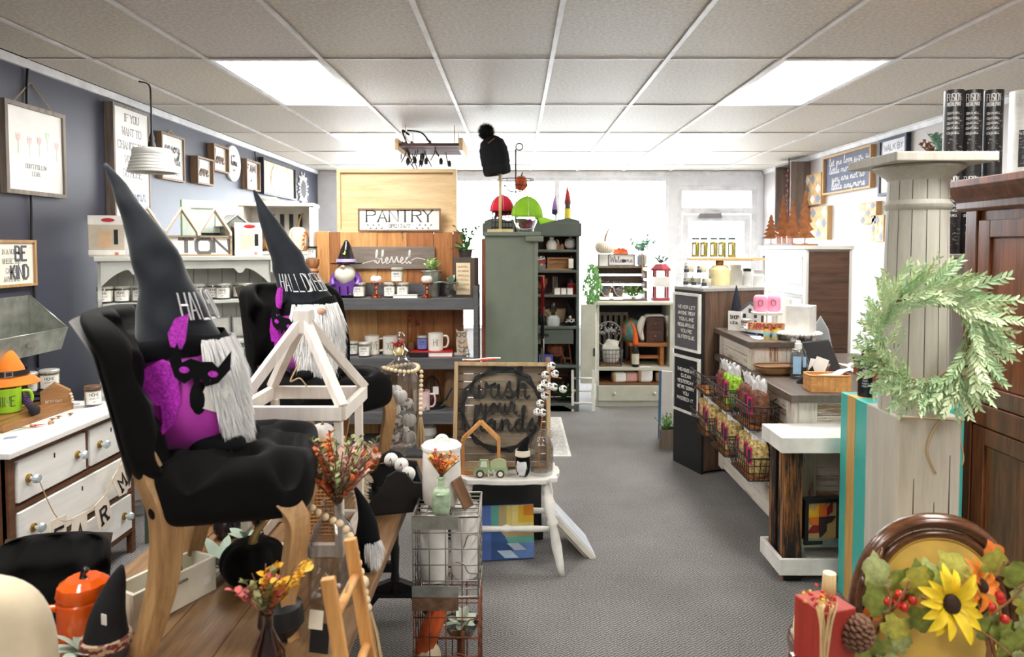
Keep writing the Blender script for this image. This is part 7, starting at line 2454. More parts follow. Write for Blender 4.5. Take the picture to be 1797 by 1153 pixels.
# near end face (facing -Y)
for k in range(5):
    z0,z1 = pl_z[k],(pl_z + [LZ - .045])[k + 1]
    for a,b in ((.02,.12),(.12,cwid)):
        if a > .1:
            part('end_plank',G().box(-(b - a)/2,0,z0 + .002,(b - a)/2,.018,z1 - .002),DW,ct_,loc=((a + b)/2,-l2,0),bev=.002)
part('end_post',G().box(.02,-l2 - .006,.06,.118,-l2 + .018,LZ - .045),DWz,ct_,bev=.003)
part('lower_top',G().box(-.04,-l2 - .06,LZ - .042,cwid + .02,l2 + .02,LZ),SLAB,ct_,bev=.004)
uy0 = 4.17 - (KY0 + KY1)/2
part('riser_body',G().box(.01,uy0 + .03,LZ,.42,l2,UZ - .035),MATS['core_wood'],ct_)
for a,b in ((uy0 + .03,uy0 + .1),(l2 - .07,l2)):
    part('riser_post',G().box(-.008,a,LZ + .001,.012,b,UZ - .036),DWz,ct_,bev=.002)
for k in range(2):
    z0 = LZ + .002 + k*.072
    part('riser_plank',G().box(-.002,uy0 + .1,z0,.011,l2 - .07,z0 + .068),wood('distressed_white_y',(222,214,204),(202,192,180),'y'),ct_,bev=.002)
part('riser_post',G().box(-.008,uy0 + .012,LZ + .001,.07,uy0 + .03,UZ - .036),DWz,ct_,bev=.002)
for a,b in ((.07,.2),(.2,.35),(.35,.42)):
    part('riser_end_board',G().box(a + .001,uy0 + .016,LZ + .001,b - .001,uy0 + .03,UZ - .036),DWz,ct_,bev=.002)
part('upper_top',G().box(-.04,uy0 - .02,UZ - .035,.45,l2 + .02,UZ),SLAB,ct_,bev=.004)
for x in (.1,cwid - .1):
    for y in (-l2 + .1,l2 - .1):
        part('caster',G().cyl((x - .012,y,.03),(x + .012,y,.03),.028),BLACK,ct_)

# wire baskets of snack bags on the counter front
pink = mat('hot_pink',(222,40,110),.5)
cello = mat('cellophane',(226,224,226),.12,spec=.9,var=.12,vs=60)
def snackbag(loc,label,c_,k):
    t = thing('snack_bag',label,'snack bag',loc,R(-78 + 14* ((k*5) % 3 - 1)),'bags of snack mix')
    t.scale = (1.18,)*3
    m = mat('snack%d_%d' % (c_[0],c_[1]),c_,.5,var=.5,vs=70,bump=.8,bs=60)
    part('filled_bag',G().sq((0,0,.08),(.048,.032,.082),.55,n=26,m=18,fn=lambda p: p + p.normalized()* noise.noise(p*70)*.006),m,t)
    part('cellophane_top',G().grid(lambda u,v: Vector(((u - .5)* (.085 + .03* v) ,.012* sin(u*14 + v*4)* v,.15 + .06* v + .01* sin(u*21))),14,4),cello,t)
    part('pink_label',G().box(-.036,-.0345,.05,-.006,-.0325,.13),pink,t)
    part('label_print',G().box(-.031,-.0355,.06,-.012,-.0346,.12),mat('label_grey',(60,56,60),.6),t)
bask = mat('oiled_wire',(62,58,56),.4,.6)
tan_m,green_m,choc_m = (196,150,96),(132,176,44),(104,66,48)
levels = [(.62,[(4.70,'upper far',None),(4.27,'upper middle',[green_m,green_m,choc_m]),(3.84,'upper near',[choc_m,choc_m,choc_m])]),
          (.345,[(4.70,'lower far',[tan_m,tan_m,tan_m]),(4.27,'lower middle',[tan_m,tan_m,tan_m]),(3.84,'lower near',[tan_m,tan_m,tan_m])])]
bi = 0
for z,rowb in levels:
    for Y,lab,bags in rowb:
        t = thing('wire_basket','%s wire basket on the counter front' % lab,'basket',(KX - .115,Y,z),0,'wire baskets on the counter')
        part('wires',wires(G(),.17,.37,.13,5,10,3,.0025,.2),bask,t)
        part('wood_base',G().box(-.065,-.14,.004,.065,.14,.014),hon,t)
        part('hook',G().tube([(.08,-.06,.13),(.108,-.06,.15)],.003,5).tube([(.08,.06,.13),(.108,.06,.15)],.003,5),bask,t)
        if bags:
            n = len(bags)
            for j,c_ in enumerate(bags):
                bi += 1
                nm = {tan_m: 'caramel',green_m: 'green',choc_m: 'chocolate'}[c_]
                snackbag((KX - .118 + .012* (j % 2),Y + (j - (n - 1)/2)*.1,z + .0145),'%s snack mix bag, %s in the %s basket' % (nm,('first','second','third')[j],lab),c_,bi)

# on the upper top
def kp(px,py,z):
    return onz(px,py,z)
t = thing('cone_tree','tall black felt cone tree on the counter','ornament',(1.52,4.93 - .12,UZ))
part('cone',G().lathe([(0,.012),(.055,.012),(.045,.08),(.02,.22),(.003,.3),(0,.3)],18),mat('navy_felt',(26,30,44),.9),t)
part('base',G().lathe([(0,0),(.03,0),(.03,.012),(0,.012)],14),BLACK,t)
t = thing('ceramic_house','grey and white ceramic house on the counter','ornament',(1.6,4.76,UZ),R(-20))
part('house',G().prism([(-.07,0),(.07,0),(.07,.12),(0,.18),(-.07,.12)],-.04,.04),mat('house_white',(220,222,222),.5),t)
part('roof',G().bar((-.004,0,.187),(-.085,0,.112),.09,.008,up=(-.6,0,1)).bar((.004,0,.187),(.085,0,.112),.09,.008,up=(.6,0,1)),mat('house_roof',(70,74,84),.6),t)
for x,z in ((-.035,.04),(0,.04),(.035,.04),(-.035,.085),(.035,.085),(0,.12)):
    part('window',G().box(x - .009,-.042,z,x + .009,-.0405,z + .028),mat('house_dark',(60,62,70),.5),t)
candle((1.53,4.62,UZ),'amber glass candle on the counter edge',.037,.085,TIN,mat('amber_wax',(196,110,30),.3),kind='amb',rz=R(-50))
t = thing('small_sign','little white standing sign behind the amber candle','sign',(1.485,4.72,UZ),R(-50))
part('board',G().box(-.05,-.006,0,.05,.006,.13),WHITE,t)
g = G(); letters(g,'SHOP',.022,flat(0,-.0065,.08),w=.004); letters(g,'LOCAL',.016,flat(0,-.0065,.045),w=.003)
part('lettering',g,INK,t)
ty = (1.62,4.5,UZ)
t = thing('tiered_tray','white tiered tray holding painted Farmhouse sign and pink sweets','tray',ty,R(-25))
part('lower_plate',G().lathe([(0,.02),(.13,.02),(.14,.04),(.135,.04),(.12,.026),(0,.026)],28),WHITE,t)
for k in range(3):
    part('leg',G().cyl((cos(k*2.1)*.1,sin(k*2.1)*.1,0),(cos(k*2.1)*.1,sin(k*2.1)*.1,.02),.008),WHITE,t)
part('rod',G().cyl((0,0,.026),(0,0,.3),.005),WHITE,t)
part('upper_plate',G().lathe([(0,.13),(.09,.13),(.1,.145),(.096,.145),(.085,.136),(0,.136)],28),WHITE,t)
fs = thing('word_sign','red and wood Farmhouse word sign on the tiered tray','sign',(1.575,4.385,UZ + .04),R(-25))
part('board',G().box(-.11,-.008,0,.11,.004,.05),MATS['pale_board'],fs)
g = G(); letters(g,'FARMHOUSE',.036,flat(0,-.0085,.007),w=.006,width=.2,dep=.003)
part('lettering',g,mat('brick_red',(186,52,48),.5),fs)
pm_ = mat('pink_bag',(240,150,180),.5,var=.1)
for k,(dx,dy) in enumerate(((-.045,-.01),(.045,.01))):
    q = thing('sweet_bag','pink sweet bag on the upper tray, %s one' % ('left','right')[k],'bag',(ty[0] + dx,ty[1] + dy,UZ + .1465),R(-20))
    part('bag',G().sq((0,0,.055),(.045,.03,.056),.5,n=22,m=14),pm_,q)
    part('print',G().tube([(.014* cos(a),-.031,.06 + .02* sin(a)) for a in [2* pi* j/14 for j in range(14)]],.002,5,closed=True),mat('cocoa_print',(150,60,60),.6),q)
t = thing('paper_roll','white paper towel roll behind the sweet bags','roll',(1.76,4.62,UZ))
part('roll',G().lathe([(.02,0),(.06,0),(.06,.22),(.02,.22),(.02,0)],24),PAPER,t)
part('core',G().cyl((0,0,0),(0,0,.26),.015),WHITE,t)
rs2 = thing('bead_riser','whitewashed wooden riser with beaded edge on the counter','riser',(1.72,4.25,UZ),R(8))
part('top',G().lathe([(0,.035),(.13,.035),(.13,.05),(0,.05)],8,flat=True),WHITE,rs2)
bme4 = G().sq((0,0,0),(.008,)*3,1,n=8,m=6).mesh('bead',WHITE)
for k in range(36):
    a = 2* pi* k/36
    obj('bead',bme4,(cos(a)*.134,sin(a)*.134,.043),0,rs2)
for k in range(4):
    a = pi/4 + k* HR
    part('leg',G().box(cos(a)*.09 - .012,sin(a)*.09 - .012,0,cos(a)*.09 + .012,sin(a)*.09 + .012,.035),WHITE,rs2)
t = thing('box_sign','white cube box sign with grey printed face on the riser','sign',(1.74,4.25,UZ + .0505),R(-38))
part('box',G().box(-.07,-.07,0,.07,.07,.16),WHITE,t,bev=.003)
part('print_face',G().box(-.0715,-.055,.01,-.0705,.055,.15),mat('print_slate',(110,116,136),.6),t)
g = G()
for k,q in enumerate(('THIS','IS','OUR','HAPPY')):
    letters(g,q,.02,lambda x,y,d,k=k: (-.072 - d,-x,.118 - k*.033 + y),w=.0045,width=.07)
part('lettering',g,WHITE,t)
for k,(x,y) in enumerate(((1.6,4.245),(1.635,4.3),(1.56,4.275))):
    t = thing('spice_bottle','little amber spice bottle, %s of three by the riser' % ('near','far','left')[k],'bottle',(x - .02,y,UZ),0,'amber spice bottles')
    part('bottle',G().lathe([(0,0),(.018,0),(.018,.055),(.012,.065),(0,.065)],14),mat('amber_spice',(206,160,70),.3),t)
    part('cap',G().lathe([(0,.065),(.013,.065),(.013,.08),(0,.08)],14),brass,t)
    part('label_band',G().lathe([(.0184,.015),(.0188,.016),(.0188,.045),(.0184,.046)],14),mat('teal_label',(150,196,190),.6),t)
t = thing('card_stack','loose printed cards lying on the upper counter top','cards',(1.5,4.36,UZ),R(20))
for k in range(4):
    part('card',G().box(-.05,-.03,.0015* k,.04,.03,.0015* k + .0013),(PAPER,MATS['print_blue'])[k % 2],t,rz=.4* k,loc=(.01* k,.04* k - .06,0))
# on the lower top
bw2 = onz(1345,654,LZ)
t = thing('dough_bowl','carved brown wooden dough bowl on the lower counter top','bowl',(1.52,4.06,LZ),R(6))
part('bowl',G().sq((0,0,.035),(.115,.065,.035),.55,n=30,m=14,fn=lambda p: Vector((p.x* (1 + p.z*5),p.y* (1 + p.z*5),p.z)) if p.z < .02 else Vector((p.x*1.05,p.y*1.05,.02 - (p.z - .02)*1.2))),wood('carved_brown',(150,110,66),(104,72,42),'x'),t)
part('rim',G().tube([(.125* math.copysign(abs(cos(a)) ** .6,cos(a)),.073* math.copysign(abs(sin(a)) ** .6,sin(a)),.056) for a in [2* pi* k/32 for k in range(32)]],.006,6,closed=True),MATS['carved_brown'],t)
sb = thing('sanitizer_bottle','clear pump bottle with pale blue label on the counter','bottle',(1.60,3.94,LZ),R(-10))
part('bottle',G().sq((0,0,.085),(.045,.03,.087),.4,.6,28,16),glass('clear_gel',(236,240,244),.96,.08),sb)
part('gel',G().sq((0,0,.075),(.041,.026,.072),.4,.6,24,14),glass('gel_inner',(232,238,244),.9,.02),sb)
part('front_label',G().box(-.034,-.0325,.03,.01,-.0305,.13),mat('sky_label',(158,196,226),.6),sb)
part('side_label',G().box(.02,-.0325,.07,.036,-.0305,.13),MATS['sky_label'],sb)
part('cap',G().lathe([(0,.168),(.02,.168),(.02,.2),(.012,.205),(.012,.215),(0,.215)],16),WHITE,sb)
tbl = thing('tablet_stand','dark tablet on a stand seen from behind on the counter','tablet',(1.76,3.92,LZ),R(28))
part('tablet',G().box(-.12,-.006,0,.12,.006,.2,MT((0,0,.03)) @ MR(R(-28),4,'X')),mat('space_grey',(84,86,92),.35,.4),tbl,bev=.004)
part('screen',G().box(-.112,-.0075,.01,.112,-.0065,.19,MT((0,0,.03)) @ MR(R(-28),4,'X')),mat('screen_off',(20,21,24),.1),tbl)
part('stand',G().box(-.05,-.02,0,.05,.12,.012).bar((0,.03,.01),(0,.06,.1),.04,.012),BLACK,tbl)
chd = thing('card_holder','black wedge holder stuffed with white receipts','holder',(1.60,3.8,LZ),R(-20))
part('wedge',G().prism([(-.06,0),(.05,0),(.02,.1)],-.03,.03),BLACK,chd)
part('receipts',G().box(-.01,-.025,.06,.055,-.02,.16,MR(R(18),4,'Y')).box(-.015,-.012,.06,.045,-.007,.14,MR(R(10),4,'Y')),PAPER,chd)
part('chrome_edge',G().bar((.055,0,0),(.085,0,.12),.05,.006),mat('chrome',(190,192,196),.2,1),chd)
bsk = thing('woven_basket','rectangular woven splint basket on the counter corner','basket',(1.62,3.62,LZ),R(-4))
spl = wood('splint',(222,164,98),(190,128,70),'x',rough=.5)
for k,(a0,a1,b0,b1) in enumerate(((-.1,.1,-.05,-.046),(-.1,.1,.046,.05))):
    for j in range(3):
        part('splint',G().box(a0,b0 - (.001 if j % 2 else 0),.004 + j*.026,a1,b1 + (.001 if j % 2 else 0),.028 + j*.026),spl,bsk)
for s_ in (-1,1):
    for j in range(3):
        part('splint',G().box(s_*.1 - .003,-.05,.004 + j*.026,s_*.1 + .003,.05,.028 + j*.026),spl,bsk)
for k in range(7):
    part('upright',G().box(-.095 + k*.03,-.0525,0,-.075 + k*.03,-.0495 + .002* (k % 2),.085),spl,bsk)
part('bottom',G().box(-.1,-.05,0,.1,.05,.004),spl,bsk)
part('rim',G().tube([(.104* math.copysign(abs(cos(a)) ** .25,cos(a)),.054* math.copysign(abs(sin(a)) ** .25,sin(a)),.084) for a in [2* pi* k/40 for k in range(40)]],.005,6,closed=True),spl,bsk)
t = thing('plastic_pouch','clear plastic pouch lying in the woven basket','pouch',(1.645,3.62,LZ + .07),R(-4),rot=(0,R(-16),R(-4)))
part('film',G().grid(lambda u,v: Vector(((u - .4)*.16,(v - .5)*.07,.012 + .006* sin(u*9 + v*7))),10,6),cello,t)
part('slip',G().box(-.04,-.03,.002,.05,.03,.004),PAPER,t)
ir = onz(1434,590,LZ)
t = thing('flat_iron','antique grey flat iron standing on its heel on the counter','iron',(2.02,4.62,LZ),R(-25))
sole = [(-.07,0),(.07,0),(.075,.08),(.05,.2),(0,.29),(-.05,.2),(-.075,.08)]
part('sole_plate',G().prism(sole,-.012,.012),mat('pewter_iron',(176,180,182),.4,.5),t,bev=.005)
part('body',G().prism([(x*.8,.02 + z*.85) for x,z in sole],.012,.05),mat('dark_steel',(96,102,108),.4,.6),t,bev=.006)
part('handle',G().tube(smooth([(0,.05,.06),(0,.11,.07),(0,.115,.17),(0,.05,.19)],5),.014,8),BLACK,t)
t = thing('receipt_stack','crumpled white papers beside the tablet on the counter','papers',(2.08,4.2,LZ),R(10))
for k in range(5):
    part('sheet',G().grid(lambda u,v,k=k: Vector(((u - .5)*.2,(v - .5)*.14,.004 + .006* k + .008* sin(u*7 + k)* sin(v*5))),8,6),PAPER,t,rz=.5* k)
t = thing('register','dark cash register drawer with a brown front behind the counter','cash register',(2.15,3.95,LZ))
part('body',G().box(-.16,-.15,0,.2,.15,.09),wood('register_wood',(160,84,46),(116,56,30),'x'),t,bev=.004)
part('top_plate',G().box(-.17,-.16,.0905,.21,.16,.105),BLACK,t)

# ================================================================== WHITE BURNT-LEG SIDE TABLE
wt = thing('end_table','white slab side table with torched dark legs','table',(1.25,3.25,0))
WS = mat('slab_white',(234,231,226),.35)
tw_,td = .5,.27
part('top_slab',G().box(0,0,.626,tw_,td,.7),WS,wt,bev=.003)
for k in range(3):
    part('bottom_board',G().box(k* tw_/3 + .001,0.02,.06,(k + 1)* tw_/3 - .001,td - .02,.085),WS,wt)
part('bottom_rim',G().box(0,-.001,.04,tw_,.02,.118).box(0,td - .02,.04,tw_,td,.118).box(0,.02,.04,.02,td - .02,.118),WS,wt,bev=.003)
BURN = wood('torched_wood',(186,124,66),(96,58,30),'z',rough=.6,sc=.4,worn=(14,10,8),amt=.42)
for x,y in ((.03,.03),(.03,.15),(tw_ - .12,.03),(tw_ - .12,.15)):
    part('leg',G().box(x,y,0,x + .085,y + .085,.626),BURN,wt,bev=.003)
ms = thing('metal_tray_stand','galvanised footed tray on the side table lower shelf','tray',(1.495,3.4,.086),0)
part('tray',G().box(-.13,-.1,.07,.22,.1,.075).box(-.13,-.1,.075,-.125,.1,.11).box(-.13,-.1,.075,.22,-.095,.11).box(-.13,.095,.075,.22,.1,.11),zinc,ms)
part('wood_base',G().box(-.12,-.09,.0755,.21,.09,.082),brown,ms)
for x in (-.11,.2):
    for y in (-.085,.085):
        part('foot',G().tube(smooth([(x,y,.085),(x*1.06,y*1.05,.05),(x,y,.02),(x*1.05,y,0)],3),.008,6),zinc,ms)
sf = sign('barn_quilt','black framed barn quilt star in red orange and brown','wall art',(1.47,3.345,.1695),R(8),.19,.22,.045,.018,BLACK,mat('quilt_tan',(200,166,110),.6),inset=.02)
def star(poly,c,k):
    part('wood_patch',G().prism([(x*.075,.11 + z*.09) for x,z in poly],sf['face'] - .003 - .0003* k,sf['face'] + .001),mat('starq%d_%d' % (c[0],c[1]),c,.6),sf)
star([(-1,.2),(-1,.75),(-.5,.5),(-.2,1),(-.2,.2)],(228,176,40),0)
star([(-.2,.2),(-.2,1),(.05,.75),(.35,.95),(.35,.2)],(226,110,40),1)
star([(.35,.2),(.35,.6),(.75,1),(.75,.45)],(130,32,36),2)
star([(-.95,.2),(-.2,.2),(-.2,-.25),(-.7,-.2)],(226,120,40),3)
star([(-.2,.2),(1,.2),(.7,-.1),(.35,-.2),(.35,-.6),(-.1,-.95),(-.2,-.3)],(62,44,48),4)
star([(-.95,-.65),(-.6,-.25),(-.2,-.25),(-.2,-.65)],(140,32,36),5)

# ================================================================== DRESSER BEHIND THE COUNTER
bd_ = thing('tall_dresser','white panelled dresser with a dark brown unpainted end','dresser',(2.2,5.3,0))
dzt = at(1415,431,5.3).z
whp = mat('chalk_white_paint',(206,204,196),.45,var=.02)
brn = wood('raw_brown',(96,68,50),(58,40,30),'x')
part('carcass',G().box(.02,.02,.05,.34,.98,dzt - .03),whp,bd_)
part('top',G().box(-.02,-.01,dzt - .03,.36,1.0,dzt),whp,bd_,bev=.004)
for z0,z1 in ((.1,.5),(.55,.85),(.9,1.22),(1.27,dzt - .05)):
    part('recessed_panel',G().box(.008,.09,z0 + .03,.019,.9,z1 - .03),whp,bd_,bev=.003)
for z in (.05,.5,.86,1.22,dzt - .09):
    part('rail',G().box(.0,.06,z,.019,.94,z + .06),whp,bd_,bev=.003)
for y in (.0,.94):
    part('stile',G().box(.0,y,0,.019,y + .06,dzt - .03),whp,bd_,bev=.003)
for k in range(4):
    z0 = .08 + k* (dzt - .12)/4
    part('end_board',G().box(.03,.006,z0,.33,.019,z0 + (dzt - .12)/4 - .004),brn,bd_,bev=.002)
part('white_edge',G().box(.331,.0,0,.35,.03,dzt - .03),whp,bd_)

# rusty tree cutouts on it
RUSTT = mat('rust_sheet',(134,82,44),.7,.2,var=.25,vs=20)
tb_ = thing('tree_base_board','flat brown board carrying the rusty tree cutouts','board',(2.31,5.9,dzt))
part('board',G().box(-.1,-.32,0,.1,.32,.014),brown,tb_)
part('edge_strip',G().box(-.104,-.32,.0,-.1005,.32,.016),brn,tb_)
for k,(y,x,h,lab) in enumerate(((5.98,2.3,.26,'small rusty metal tree at the far end of the board'),(5.86,2.36,.42,'tallest rusty metal pine tree on the dresser'),(5.72,2.38,.24,'short rusty metal tree in the middle of the board'),(5.6,2.34,.36,'slender rusty metal pine tree on the dresser'),(5.5,2.4,.44,'nearest rusty metal pine tree on the dresser'))):
    t = thing('metal_tree',lab,'ornament',(x - .06,y + .17,dzt + .0145),R(-30),'rusty metal trees')
    poly = [(-.008,.03)]
    nseg = 6
    L_ = [(-.075* (1 - i/ nseg) - .004,.05 + (h - .05)* i/ nseg) for i in range(nseg)]
    left = []
    for i,(a,z) in enumerate(L_):
        left += [(a,z),(a*.45,z + (h - .05)/ nseg*.75)]
    poly = [(.0,.045)] + [(-a,z) for a,z in left] + [(0,h)] + [(a,z) for a,z in reversed(left)]
    part('tree_sheet',G().prism(poly,-.002,.002),RUSTT,t)
    part('trunk_rod',G().cyl((0,0,.0),(0,0,.06),.004),RUSTT,t)
    part('foot',G().lathe([(0,0),(.022,0),(.022,.006),(0,.006)],12),RUSTT,t)
for k,(y,lab) in enumerate(((5.78,'left'),(5.66,'middle'),(5.55,'right'))):
    t = thing('votive_jar','small pinkish votive jar, %s of three before the rusty trees' % lab,'jar',(2.235,y + .17,dzt + .0145),0,'votive jars')
    part('jar',G().lathe([(0,0),(.022,0),(.024,.06),(.02,.06),(.019,.006),(0,.006)],14),mat('rose_glass',(196,160,150),.2),t)
    part('band',G().lathe([(.0245,.05),(.0255,.052),(.0245,.058)],14),copper,t)

# ================================================================== RIGHT WALL
sbx = thing('shadow_box','deep weathered wooden crate hung on the pale wall near the door','crate',(XR - .001,8.06,1.76),-HR)
swd = wood('weathered_grey',(136,122,114),(100,88,82),'z')
part('end_board',G().box(-.24,-.22,0,-.22,0,.78),swd,sbx)
part('end_board',G().box(.22,-.22,0,.24,0,.78),swd,sbx)
part('top_board',G().box(-.22,-.22,.76,.22,0,.78),swd,sbx)
part('bottom_board',G().box(-.22,-.22,0,.22,0,.02),swd,sbx)
part('back_board',G().box(-.22,-.015,.02,.22,-.002,.76),swd,sbx)
rl = thing('string_lights','red and black beaded light string hanging by the crate','string lights',(XR - .27,7.75,1.62))
part('cord',G().tube(smooth([(.0,0,.95),(-.01,0,.7),(.01,.03,.4),(-.02,0,.15),(.0,-.02,0)],5),.006,6),BLACK,rl)
bme5 = G().sq((0,0,0),(.014,)*3,1,n=10,m=6).mesh('light_bead',mat('red_bead',(150,60,56),.5))
for k in range(14):
    obj('light_bead',bme5,(-.02 + .012* (k % 2),.0,.1 + k*.055),0,rl)
def rsign(name,label,rect,d,fw,fm,pm,inset=.012,cat='sign'):
    cy,w,z,h = rect
    return sign(name,label,cat,(XR - .002,cy,z),-HR,w,h,d,fw,fm,pm,inset=inset),w,h
blond = wood('blond_oak',(206,168,116),(176,136,88),'z')
t,w,h = rsign('chalk_sign','dark chalk style sign with white script in a blond frame',wallR(1452,1537,267,337),.05,.018,blond,mat('chalk_slate',(98,102,124),.7),.03)
g = G()
for k,s_ in enumerate(('let me love you a','little more before','you are not so','little anymore')):
    letters(g,s_,h*.2,flat(0,t['face'],h* (.74 - .21* k)),font='cur',width=w* (.82,.8,.68,.7)[k],w=.008,dep=.001)
part('lettering',g,WHITE,t)
t,w,h = rsign('wall_sign','tall navy framed white sign high on the pale wall',wallR(1549,1598,241,342),.04,.025,mat('navy_frame',(44,52,72),.5),mat('soft_white',(226,226,232),.7),.015)
lettering(t,[(q,h*.1,0,h* (.78 - .17* k),dict(w=.01,width=w*.66)) for k,q in enumerate(('WALK BY','FAITH NOT','BY SIGHT'))],mat('dusty_ink',(150,154,166),.8))
ORN = [(206,176,128),(236,234,230),(120,128,150)]
for k,(rect,lab) in enumerate(((wallR(1421,1450,306,360),'geometric wooden art block, upper one beside the crate'),(wallR(1432,1462,363,421),'geometric wooden art block, lower one beside the crate'),
                                 (wallR(1521,1549,355,393),'diamond patterned wooden art block, upper one near the column'),(wallR(1541,1563,378,424),'cross patterned wooden art block, lower one near the column'))):
    cy,w,z,h = rect
    t = thing('art_block',lab,'wall art',(XR - .002,cy,z),-HR,'geometric art blocks')
    part('block',G().box(-w/2,-.05,0,w/2,0,h),blond,t)
    for i in range(3):
        for j in range(3):
            cx,cz_ = (-1 + i)* w/3.1,h/2 + (-1 + j)* h/3.1
            a_,b_ = w/6.6,h/6.6
            part('inlay',G().prism([(cx - a_,cz_),(cx,cz_ - b_),(cx + a_,cz_),(cx,cz_ + b_)],-.052,-.0505),mat('inlay%d' % ((i + 2* j + k) % 3),ORN[(i + 2* j + k) % 3],.6),t)
t = thing('wall_planter','wall planter with pale green sprigs and dry brown leaves','planter',(XR - .001,5.35,at(1628,285,5.35).z),-HR)
part('pocket',G().box(-.12,-.1,-.06,.12,0,.04),brown,t)
leafy(t,MATS['eucalyptus'],(.02,-.05,.04),14,.2,.8,.045,.025,9,seed=81)
leafy(t,mat('dry_brown_leaf',(150,100,62),.7),(-.1,-.05,.04),8,.16,.8,.04,.025,7,seed=82)

# ================================================================== COLUMN WITH THE WREATH
KC = Vector((at(1604,600,2.42).x,2.42,0))
col = thing('porch_column','old grey white wooden porch column with square cap','column',KC)
COLM = wood('column_paint',(200,196,184),(180,176,164),'z',rough=.6,worn=(206,178,128),amt=.735)
zc0,zc1 = 1.03,at(1604,302,2.3).z
part('plinth_shaft',G().box(-.107,-.105,0,.107,.107,zc0),COLM,col,bev=.006)
nst = 14
for k in range(nst):
    a0,a1 = 2* pi* k/ nst + .012,2* pi* (k + 1)/ nst - .012
    def P(u,v,a0=a0,a1=a1):
        a = a0 + (a1 - a0)* u
        r = .108 - .014* v
        return Vector((cos(a)* r,sin(a)* r,zc0 + (zc1 - zc0)* v))
    part('stave',G().grid(P,4,6),COLM,col)
part('core',G().lathe([(.1,zc0),(.088,zc1)],24),mat('dark_gap',(90,80,66),.8),col)
part('neck_ring',G().lathe([(.096,zc1 - .12),(.104,zc1 - .112),(.106,zc1 - .1),(.1,zc1 - .09),(.096,zc1 - .085)],32),COLM,col)
part('capital',G().lathe([(.094,zc1 - .02),(.1,zc1 - .01),(.13,zc1 + .012),(.142,zc1 + .022),(.14,zc1 + .03),(.0,zc1 + .032)],36),COLM,col)
part('cap_slab',G().box(-.165,-.165,zc1 + .032,.165,.165,zc1 + .062),COLM,col,bev=.003)
part('twine_band',G().tube([(-.11,-.108,zc0 + .0),(.0,-.112,zc0 - .004),(.111,-.108,zc0 - .012)],.003,5).tube(smooth([(.04,-.111,zc0),(.0,-.112,zc0 - .06),(-.01,-.112,zc0 - .12),(.02,-.113,zc0 - .19)],4),.0028,5).tube(smooth([(.109,-.1,zc0),(.113,-.09,zc0 - .08),(.125,-.09,zc0 - .14),(.12,-.09,zc0 - .17)],4),.0028,5),STRING,col)
for x,z0,z1 in ((-.05,.55,.82),(.02,.55,.74),(.07,.55,.9)):
    part('crack',G().prism([(x - .003,z0),(x + .003,z0 + .01),(x + .001,z1),(x - .001,z1)],-.1062,-.1052),MATS['dark_gap'],col)

wr_c = at(1621,592,2.235)
wre = thing('leaf_wreath','pale green leafy wreath hanging on the column','wreath',wr_c)
part('vine_ring',G().tube([(.143* cos(a),.004* sin(5* a),.143* sin(a)) for a in [2* pi* k/48 for k in range(48)]],.007,8,closed=True).tube([(.15* cos(a),.006* cos(7* a),.15* sin(a)) for a in [2* pi* k/48 for k in range(48)]],.005,6,closed=True),mat('twig_brown',(132,88,54),.8),wre)
rw_ = RR(77)
WL = [mat('wreath_pale',(214,229,184),.6,var=.08),mat('wreath_mid',(190,215,166),.6,var=.08),mat('wreath_soft',(172,203,157),.6,var=.08)]
sprigs = []
for v_ in range(9):
    g = G()
    L_ = .125
    g.tube([(0,0,0),(0,L_*.5,.004),(0,L_,.0)],.0013,4,caps=False)
    for k in range(17):
        u = .12 + .88* k/16
        sd = 1 if k % 2 else -1
        ln_ = .036* (1.05 - .45* u)
        p = Vector((0,L_* u,.003))
        d_ = Vector((sd* rw_.uniform(.35,.75),.85,rw_.uniform(-.35,.45))).normalized()
        g.leaf(p,p + d_* ln_*1.05,.0085,(rw_.uniform(-.5,.5),0,1))
    sprigs.append(g.mesh('sprig',WL[v_ % 3]))
ns_ = 165
for k in range(ns_):
    a = 2* pi* k/ ns_ + rw_.uniform(-.03,.03)
    o = obj('sprig',sprigs[k % 9],(0,0,0),0,wre)
    rr = .15 + rw_.uniform(-.02,.025)
    base = Vector((cos(a)* rr,rw_.uniform(-.03,.006),sin(a)* rr))
    out = rw_.uniform(-.1,1.35) if k % 5 else -.45
    # sprigs run clockwise around the ring, fanning outwards
    tang = Vector((sin(a),0,-cos(a)))
    rad_ = Vector((cos(a),0,sin(a)))
    d_ = (tang*.8 + rad_* out + Vector((0,rw_.uniform(-.7,.05),0))).normalized()
    z_ = Vector((0,-1,0))
    x_ = d_.cross(z_).normalized()
    z_ = x_.cross(d_).normalized()
    M = Matrix((x_,d_,z_)).transposed().to_4x4()
    o.matrix_local = MT(base) @ M @ MR(rw_.uniform(-.6,.6),4,'Y') @ Matrix.Scale(rw_.uniform(.72,1.08)* (1.12 if cos(a) > .4 else .95),4)
tg2 = part('price_tag',G().box(-.018,-.0015,-.028,.018,0,.028,MT((.125,-.035,-.09)) @ MR(R(8),4,'Y')),MATS['cream_tag'],wre)
g = G()
for k,q in enumerate(('LEAF','WREATH','24')):
    letters(g,q,.008,flat(.125,-.0368,-.078 - .014* k),w=.0014)
part('lettering',g,INK,tg2)

